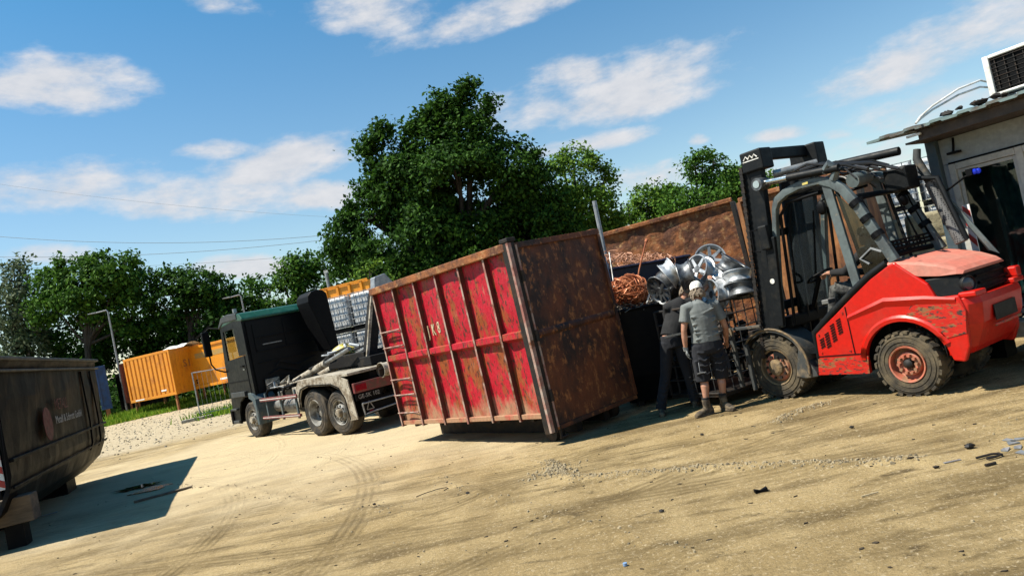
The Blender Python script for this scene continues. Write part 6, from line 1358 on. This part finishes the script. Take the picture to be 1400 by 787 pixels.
def boot(mb, ankle, toe_dir, roll=0):
    a = Vector(ankle); t_ = Vector(toe_dir); t_.z = 0; t_.normalize(); s_ = Vector((t_.y, -t_.x, 0)); fl = a.z
    def ring(y, hw, z0, z1): return [a+t_*y+s_*hw*math.cos(2*PI*i/12)*1.0+Vector((0, 0, (z0+z1)/2-a.z+(z1-z0)/2*math.sin(2*PI*i/12))) for i in range(12)]
    mb.loft([ring(-.085, .026, .01, .10), ring(-.06, .042, .0, .13), ring(0, .045, .0, .15), ring(.06, .044, .0, .115), ring(.12, .05, .0, .085), ring(.17, .045, .0, .07), ring(.20, .022, .01, .05)])
    etube(mb, [a+Vector((0, 0, .0)), a+Vector((0, 0, .07)), a+Vector((0, 0, .10))], [(.048, .055), (.052, .056), (.052, .056)], s_, 12)
    mb.loft([[a+t_*y+s_*x+Vector((0, 0, z-a.z)) for x, y in ((-.045, -.08), (.045, -.08), (.05, .1), (.03, .20), (-.03, .20), (-.05, .1))] for z in (0.0, .022)])

def man_grey():
    Y = 10.25; r = empty('person', (2.33, Y, 0), 0, 'man in grey t-shirt, white cap and dark knee-length shorts, seen from behind', 'person')
    o_ = r.location
    def Q(px, py, dy=0.): return at(px, py, Y+dy)-o_
    aL, aR = Q(966, 553, -.05), Q(991, 555, .02); aL.z = max(aL.z, .10); aR.z = max(.10, aR.z)
    g0 = gz(aL.x+o_.x, aL.y+o_.y); aL.z = .11+g0; aR.z = .11+g0
    kL, kR = Q(962, 517, .02), Q(985, 513, .04); hL, hR = Q(957, 474, .0), Q(976, 470, .02)
    pel = (hL+hR)/2+Vector((0, 0, .05)); waist = Q(963, 452); chest = Q(958, 430, .0); neck = Q(954, 411, .02); hd = Q(952.5, 397, .06)
    sL, sR = Q(937, 423, .0), Q(978, 418, .03); eL, eR = Q(935, 452, -.02), Q(992, 447, .05); wL, wR = Q(937.5, 477, .03), Q(993, 468, .26)
    b = MB()
    etube(b, [pel-Vector((0, 0, .08)), pel, waist, chest-Vector((0, 0, .04)), chest+Vector((0, 0, .10)), neck-Vector((0, 0, .03))], [(.15, .10), (.165, .115), (.15, .105), (.165, .11), (.17, .095), (.07, .06)])
    b.tube([neck-Vector((0, 0, .06)), neck+Vector((0, .005, .02)), hd-Vector((0, 0, .06))], [.065, .055, .055], 12)
    P = head(b, hd, (.12, .95, -.25))
    for s_, e, w in ((sL, eL, wL), (sR, eR, wR)):
        b.tube([chest.lerp(s_, .55)+Vector((0, 0, .08)), s_, s_.lerp(e, .5), e, e.lerp(w, .35), w], [.06, .058, .05, .040, .043, .027], 12)
    for h, k, a in ((hL, kL, aL), (hR, kR, aR)):
        b.tube([pel.lerp(h, .8), h, h.lerp(k, .5), k, k.lerp(a, .28)+Vector((0, -.02, 0)), k.lerp(a, .75), a-Vector((0, 0, .03))], [.09, .085, .075, .056, .058, .038, .036], 14)
    hand(b, wR, (.15, .85, -.35), (1, -.2, 0), curl_=.7, palm_n=(0, -.3, -1))
    fuse(b, 'body', M_['skin'], r, .008)
    face_bits(P, r)
    g = MB(); hand(g, wL, (.06, .08, -1), (0, 1, 0), curl_=.5, palm_n=(1, 0, 0)); g.tube([wL+Vector((0, 0, .035)), wL-Vector((0, 0, .03))], [.034, .033], 12); fuse(g, 'glove', M_['glove'], r, .006, 2)
    s = MB(); hem = pel+Vector((0, 0, .01))
    etube(s, [hem, hem.lerp(waist, .5), waist, chest-Vector((0, 0, .06)), chest+Vector((0, 0, .07)), chest+Vector((-.01, .0, .15)), neck-Vector((0, 0, .015))], [(.205, .145), (.195, .14), (.19, .135), (.20, .14), (.20, .125), (.13, .095), (.072, .07)], n=20)
    for sh, e in ((sL, eL), (sR, eR)): s.tube([chest.lerp(sh, .5)+Vector((0, 0, .07)), sh+Vector((0, 0, .01)), sh.lerp(e, .35), sh.lerp(e, .62)], [.085, .078, .075, .080], 14)
    for k in range(7):
        z = waist.z-.08+k*.055; a_ = random.uniform(-1, 1); s.tube([(waist.x-.17, -.10, z+.05*a_), (waist.x-.03*a_, -.128, z), (waist.x+.17, -.10, z-.06*a_)], .012, 6)
    fuse(s, 't_shirt', M_['shirt'], r, .009, 4)
    s = MB(); etube(s, [pel+Vector((0, 0, .09)), pel, pel-Vector((0, 0, .10)), pel-Vector((0, 0, .16))], [(.175, .125), (.20, .145), (.215, .155), (.16, .13)], n=20)
    for h, k, a, q in ((hL, kL, aL, -1), (hR, kR, aR, 1)):
        e = k.lerp(a, .10); s.tube([h+Vector((0, 0, .02)), h.lerp(k, .35)+Vector((q*.012, 0, 0)), h.lerp(k, .7)+Vector((q*.015, 0, 0)), e+Vector((q*.01, 0, 0))], [.118, .118, .108, .100], 16)
        s.box(*(sorted((h.x+q*.10, h.x+q*.14))), h.y-.09, h.y+.06, h.lerp(k, .62).z-.1, h.lerp(k, .62).z+.1)
        for j in range(4): zz = h.z-.08-j*.09; s.tube([(h.x-.08, -.11, zz+.02), (h.x+.0, -.125, zz-.02*(j % 2)), (h.x+.08, -.10, zz+.03)], .012, 6)
    fuse(s, 'shorts', M_['denim'], r, .010, 3)
    s = MB(); s.box(hL.x-.15, hL.x-.03, -.165, -.155, kL.z+.10, kL.z+.112); s.tube([(hL.x-.10, -.15, kL.z+.25), (hL.x-.11, -.165, kL.z+.12), (hL.x-.05, -.165, kL.z+.10)], .006, 6); s.build('pocket_trim', M_['galv'], r)
    s = MB()
    boot(s, aL-Vector((0, 0, 0))+Vector((0, 0, -.0)), (-.55, -.15, 0)); fuse_loc = s
    for v_i in range(len(s.v)): s.v[v_i] = (s.v[v_i][0], s.v[v_i][1], s.v[v_i][2]+g0)
    fuse(s, 'boot', M_['boot'], r, .007, 2)
    s = MB(); boot(s, aR, (.35, -.85, 0)); s.v = [(v[0], v[1], v[2]+g0) for v in s.v]; fuse(s, 'boot', M_['boot'], r, .007, 2)
    for a in (aL, aR):
        s = MB(); s.tube([a+Vector((0, 0, .08)), a+Vector((0, 0, .13))], .050, 12); s.build('sock', M_['blackcloth'], r, smooth=True)
    s = MB()
    for _ in range(120):
        a = random.uniform(0, 2*PI); z = random.uniform(-.06, .02); q = P(.080*math.cos(a), -.02+.085*math.sin(a), z)
        if math.sin(a) > .45: continue
        s.tube([q, q+Vector((random.gauss(0, .012), random.gauss(-.01, .01), -.03)), q+Vector((random.gauss(0, .02), random.gauss(-.012, .015), -.075))], [.012, .012, .005], 5)
    fuse(s, 'hair', M_['hair'], r, .007, 1)
    s = MB(); rings = []
    for z, k in ((.015, 1.12), (.05, 1.14), (.09, 1.02), (.12, .70), (.132, .25)): rings.append([P(.078*k*math.cos(2*PI*i/20), -.006+.100*k*math.sin(2*PI*i/20), z) for i in range(20)])
    s.loft(rings); s.loft([[P(x, y, .018+zz) for x, y in ((-.07, .07), (-.06, .15), (0, .18), (.06, .15), (.07, .07))] for zz in (0, .012)])
    c = s.build('cap', M_['cap'], r, smooth=True)
    s = MB(); s.lathe([(0, -.004), (.026, -.004), (.028, .004), (0, .004)], Matrix.Translation(P(0, -.108, .035)) @ Matrix.Rotation(rad(90), 4, 'Z'), 12); s.build('cap_opening', M_['hair'], c)
man_grey()

def man_black():
    Y = 11.0; r = empty('person', (1.75, Y, 0), 0, 'man in black t-shirt and long dark trousers bending towards the wheels', 'person', None); o_ = r.location
    def Q(px, py, dy=0.): return at(px, py, Y+dy)-o_
    g0 = gz(o_.x, o_.y)
    aL, aR = Q(904, 560, -.02), Q(951, 549, .08); aL.z = .11+g0; aR.z = .11+g0
    kL, kR = Q(910, 513, .03), Q(940, 508, .02); hL, hR = Q(912, 470, 0), Q(928, 466, 0)
    pel = (hL+hR)/2+Vector((0, 0, .05)); waist = Q(921, 447, .04); chest = Q(925, 428, .12); neck = Q(933, 410, .24); hd = Q(937, 402, .32)
    sL, sR = Q(912, 420, .10), Q(944, 413, .20); eL, eR = Q(914, 440, .32), Q(958, 400, .42); wL, wR = Q(930, 430, .55), Q(970, 388, .35)
    b = MB()
    etube(b, [pel-Vector((0, 0, .08)), pel, waist, chest-Vector((0, 0, .03)), chest+Vector((.02, .05, .09)), neck-Vector((0, .03, .03))], [(.14, .10), (.155, .115), (.145, .105), (.16, .11), (.165, .095), (.07, .06)])
    b.tube([neck-Vector((0, .05, .05)), neck, hd-Vector((0, .02, .05))], [.065, .055, .055], 12); P = head(b, hd, (.35, .75, -.45), (.2, .3, 1))
    for s_, e, w in ((sL, eL, wL), (sR, eR, wR)): b.tube([chest.lerp(s_, .5)+Vector((0, .02, .06)), s_, s_.lerp(e, .5), e, e.lerp(w, .35), w], [.06, .056, .048, .040, .042, .027], 12)
    hand(b, wR, (.35, .35, .8), (1, -.3, -.3), curl_=.35, palm_n=(0, 1, -.2)); hand(b, wL, (.5, .8, -.2), (1, -.4, 0), curl_=.8)
    for h, k, a in ((hL, kL, aL), (hR, kR, aR)): b.tube([pel.lerp(h, .8), h, h.lerp(k, .5), k, k.lerp(a, .3), k.lerp(a, .75), a-Vector((0, 0, .03))], [.09, .085, .07, .055, .055, .038, .036], 12)
    fuse(b, 'body', M_['skin'], r, .008); face_bits(P, r)
    s = MB(); etube(s, [pel+Vector((0, 0, .03)), waist, chest-Vector((0, 0, .05)), chest+Vector((.01, .04, .08)), neck-Vector((.01, .04, .0))], [(.17, .13), (.165, .125), (.18, .13), (.185, .12), (.075, .07)], n=20)
    for sh, e in ((sL, eL), (sR, eR)): s.tube([chest.lerp(sh, .5)+Vector((0, .02, .05)), sh, sh.lerp(e, .35), sh.lerp(e, .6)], [.08, .074, .07, .068], 14)
    fuse(s, 't_shirt', M_['blackcloth'], r, .010, 4)
    s = MB(); etube(s, [pel+Vector((0, 0, .07)), pel, pel-Vector((0, 0, .12))], [(.165, .12), (.175, .13), (.18, .13)], n=20)
    for h, k, a in ((hL, kL, aL), (hR, kR, aR)):
        s.tube([h+Vector((0, 0, .02)), h.lerp(k, .4), k, k.lerp(a, .5), k.lerp(a, .85), a+Vector((0, 0, -.03))], [.105, .095, .082, .075, .078, .082], 14)
        for j in range(5): q = k.lerp(a, .15+.17*j); s.tube([q+Vector((-.06, -.05, .02)), q+Vector((0, -.085, -.02)), q+Vector((.06, -.05, .02))], .012, 6)
    fuse(s, 'trousers', M_['denim'], r, .010, 3)
    s = MB(); s.box(pel.x-.13, pel.x+.12, -.135, -.128, pel.z+.05, pel.z+.08); s.build('belt', M_['steel'], r)
    for a, t_ in ((aL, (-.1, -.6, 0)), (aR, (.3, .7, 0))):
        s = MB(); boot(s, a, t_); s.v = [(v[0], v[1], v[2]+g0) for v in s.v]; fuse(s, 'boot', M_['boot'], r, .008, 2)
    s = MB()
    for _ in range(130):
        a = random.uniform(0, 2*PI); z = random.uniform(-.03, .11); k = math.sqrt(max(.05, 1-(z/.13)**2))
        if math.sin(a) > .5 and z < .07: continue
        q = P(.078*k*math.cos(a), -.01+.098*k*math.sin(a), z); s.ball(q, .017, 5)
    fuse(s, 'hair', M_['hair'], r, .008, 1)
man_black()

def driver():
    r = empty('person', _fl @ Vector((.66, .55, 0)), -34.1, 'forklift driver in dark clothes sitting in the cab, hand on the steering wheel', 'person')
    pel = Vector((0, .0, 1.27)); waist = Vector((0, -.07, 1.42)); chest = Vector((0, -.07, 1.62)); neck = Vector((0, -.05, 1.83)); hd = Vector((0, -.01, 1.97))
    hL, hR = Vector((-.10, .02, 1.26)), Vector((.10, .02, 1.26)); kL, kR = Vector((-.16, .44, 1.36)), Vector((.16, .44, 1.36)); aL, aR = Vector((-.14, .62, .94)), Vector((.14, .66, .94))
    sL, sR = Vector((-.20, -.06, 1.76)), Vector((.20, -.06, 1.76)); eL, eR = Vector((-.30, .18, 1.56)), Vector((.28, .18, 1.5)); wL, wR = Vector((-.24, .47, 1.58)), Vector((.02, .48, 1.52))
    b = MB()
    etube(b, [pel-Vector((0, 0, .08)), pel, waist, chest, chest+Vector((0, 0, .12)), neck], [(.15, .10), (.16, .12), (.15, .11), (.17, .12), (.17, .10), (.065, .06)])
    b.tube([neck-Vector((0, 0, .05)), neck, hd-Vector((0, 0, .05))], [.06, .055, .055], 12); P = head(b, hd, (.2, 1, -.1))
    for s_, e, w in ((sL, eL, wL), (sR, eR, wR)): b.tube([chest.lerp(s_, .5)+Vector((0, 0, .08)), s_, s_.lerp(e, .5), e, e.lerp(w, .35), w], [.06, .056, .048, .040, .042, .027], 12)
    hand(b, wL, (.4, .8, -.2), (1, -.4, 0), curl_=.9, palm_n=(0, -.2, -1)); hand(b, wR, (-.2, .9, 0), (1, .2, 0), curl_=.9, palm_n=(0, -.2, -1))
    for h, k, a in ((hL, kL, aL), (hR, kR, aR)): b.tube([h, h.lerp(k, .5), k, k.lerp(a, .3), a], [.09, .078, .058, .056, .036], 12)
    fuse(b, 'body', M_['skin'], r, .009); face_bits(P, r)
    s = MB(); etube(s, [pel+Vector((0, 0, .0)), waist, chest, chest+Vector((0, 0, .13)), neck-Vector((0, 0, .01))], [(.18, .15), (.175, .14), (.195, .15), (.19, .12), (.075, .07)], n=18)
    for sh, e, w in ((sL, eL, wL), (sR, eR, wR)): s.tube([chest.lerp(sh, .5)+Vector((0, 0, .07)), sh, sh.lerp(e, .5), e, e.lerp(w, .75)], [.08, .075, .066, .058, .045], 12)
    fuse(s, 'jacket', M_['blackcloth'], r, .010, 3)
    s = MB(); etube(s, [pel+Vector((0, 0, .06)), pel-Vector((0, 0, .09))], [(.17, .14), (.18, .14)], n=18)
    for h, k, a in ((hL, kL, aL), (hR, kR, aR)):
        s.tube([h+Vector((0, -.05, 0)), h.lerp(k, .4), h.lerp(k, .8), k+Vector((0, .02, -.01)), k.lerp(a, .4), a+Vector((0, 0, -.02))], [.105, .10, .088, .082, .078, .082], 14)
        for j in range(7): q = h.lerp(k, .15+.13*j); s.tube([q+Vector((-.085, 0, .02)), q+Vector((-.03, .01, .085)), q+Vector((.06, -.01, .07))], .014, 6)
        for j in range(5): q = k.lerp(a, .1+.2*j); s.tube([q+Vector((-.07, .03, .0)), q+Vector((0, .08, .02)), q+Vector((.06, .04, 0))], .014, 6)
    fuse(s, 'trousers', M_['camo'], r, .010, 1)
    for a in (aL, aR):
        s = MB(); q = Vector((a.x, a.y, .76)); boot(s, Vector((a.x, a.y, .11)), (0, 1, 0)); s.v = [(v[0], v[1], v[2]+.665) for v in s.v]; fuse(s, 'boot', M_['boot'], r, .009, 1)
    s = MB()
    for _ in range(110):
        a = random.uniform(0, 2*PI); z = random.uniform(-.02, .11); k = math.sqrt(max(.05, 1-(z/.13)**2))
        if math.sin(a) > .5 and z < .07: continue
        s.ball(P(.078*k*math.cos(a), -.01+.098*k*math.sin(a), z), .016, 5)
    fuse(s, 'hair', mat('dark_hair', (.03, .022, .016), rough=.9), r, .009, 1)
driver()

# ================================================================ small things lying on the yard
def lying(name, fn, px, label, cat, m_, smooth=True, **k):
    p = gp(*px); mb = MB(); fn(mb); o = mb.build(name, m_, None, smooth=smooth, loc=(p.x, p.y, gz(p.x, p.y)+.004), **k); tag(o, label, cat); return o
lying('rubber_scrap', lambda m: m.loft([[(-.05, -.025, 0), (.0, -.015, 0), (.06, -.03, 0), (.06, .03, 0), (0, .012, 0), (-.05, .03, 0)], [(-.05, -.025, .03), (.0, -.015, .016), (.055, -.03, .035), (.06, .03, .03), (0, .012, .014), (-.05, .025, .03)]]), (1040, 672), 'small black rubber scrap lying alone in the middle right of the yard', 'scrap', M_['black'], False)
lying('bent_bracket', lambda m: m.tube([(-.10, .03, .012), (.03, .04, .014), (.08, .02, .014), (.08, -.02, .014), (.02, -.04, .014), (-.06, -.045, .012)], .010, 8), (1355, 626), 'grey hook shaped metal piece on the ground at the right', 'bracket', M_['steel_dark'])
lying('metal_lump', lambda m: m.ball((0, 0, .02), .04, 6, (1.2, .7, .6), .2), (1327, 613), 'dark metal lump on the ground left of the hook shaped piece', 'scrap', M_['steel_dark'], False)
lying('pipe_stub', lambda m: m.tube([(-.05, 0, .01), (.04, .01, .01)], .011, 8), (1356, 636), 'short dark pipe stub below the hook shaped piece', 'pipe', M_['steel_dark'])
lying('pale_strip', lambda m: m.box(-.07, .07, -.012, .012, 0, .005), (1302, 631), 'pale metal strip left of the dark pipe stub', 'strip', M_['galv'], False)
lying('pale_stick', lambda m: m.tube([(-.07, 0, .008), (.07, .015, .010)], .006, 6), (1190, 677), 'thin pale stick on the dusty ground below the crumbly ridge', 'stick', M_['peb1'])
lying('wire_loop', lambda m: m.tube([(-.20, -.05, .006), (-.10, .02, .01), (.05, .09, .012), (.16, .08, .012), (.19, .02, .01), (.14, -.02, .006)], .005, 6), (592, 674), 'thin dark wire loop lying left of the red container shadow', 'wire', M_['steel_dark'])
lying('plastic_bottle_cap', lambda m: m.tube([(0, 0, 0), (0, 0, .02)], .016, 12), (855, 773), 'small pale blue bottle cap at the bottom of the yard', 'cap', mat('pale_blue_plastic', (.25, .4, .65), rough=.4))
for k, (x, y) in enumerate([(1385, 606), (1392, 612), (1380, 602), (1396, 600), (1375, 615), (1398, 620)]):
    o = lying('metal_flake', lambda m: m.loft([[(-.05, -.02, 0), (.04, -.03, 0), (.05, .02, .0), (-.03, .03, 0)], [(-.05, -.02, .004), (.04, -.03, .012), (.05, .02, .004), (-.03, .03, .016)]]), (x, y), 'thin shiny metal flake at the right frame edge, '+['by the hook shaped piece', 'lowest but one', 'topmost but one', 'topmost', 'leftmost', 'lowest'][k], 'flake', M_['galv'], False); o['group'] = 'metal flakes at the right frame edge'; o.rotation_euler.z = k
for k, (x, y) in enumerate([(640, 676), (12+700-200, 690), (1165, 585), (960, 594), (1280, 640), (905, 700)]):
    o = lying('small_clod', lambda m: m.ball((0, 0, .01), .02, 5, (1.3, .8, .6), .3), (x, y), 'tiny dark clod on the dusty ground '+['right of the wire loop', 'below the wire loop', 'in front of the forklift rear wheel', 'below the two men', 'between the pale stick and the metal strip', 'left of the black rubber scrap'][k], 'clod', M_['steel_dark'], False); o['group'] = 'tiny dark clods on the yard'
lying('drain_cover', lambda m: m.prism([(-.35, -.22), (.30, -.30), (.40, .10), (-.1, .28)], 0, .015, ax='z'), (206, 669), 'rusty yellow plate beside the puddle near the black skip', 'plate', mat('wet_rusty_plate', (.30, .15, .03), (.12, .07, .03), 9, .4, .6, rough=.25), False)
lying('timber_batten', lambda m: m.beam((-.4, -.22, .02), (.5, .12, .02), .09, .035), (222, 677), 'pale batten lying in front of the rusty yellow plate', 'batten', M_['wood'], False)
lying('metal_strip', lambda m: m.beam((-.3, -.2, .01), (.2, .1, .01), .05, .012), (60, 705), 'pale metal strip at the foot of the timber beam', 'strip', M_['galv'], False)
# puddle
p = gp(188, 667); mb = MB(); ring = [(.45*math.cos(2*PI*i/24)*(1+.3*math.sin(i*1.7)), .22*math.sin(2*PI*i/24)*(1+.3*math.sin(i*2.3)), 0) for i in range(24)]
mb.add(ring, [tuple(range(24))]); o = mb.build('puddle', glass('puddle_water', (.02, .018, .014), .03), None, loc=(p.x, p.y, .032)); o['kind'] = 'structure'
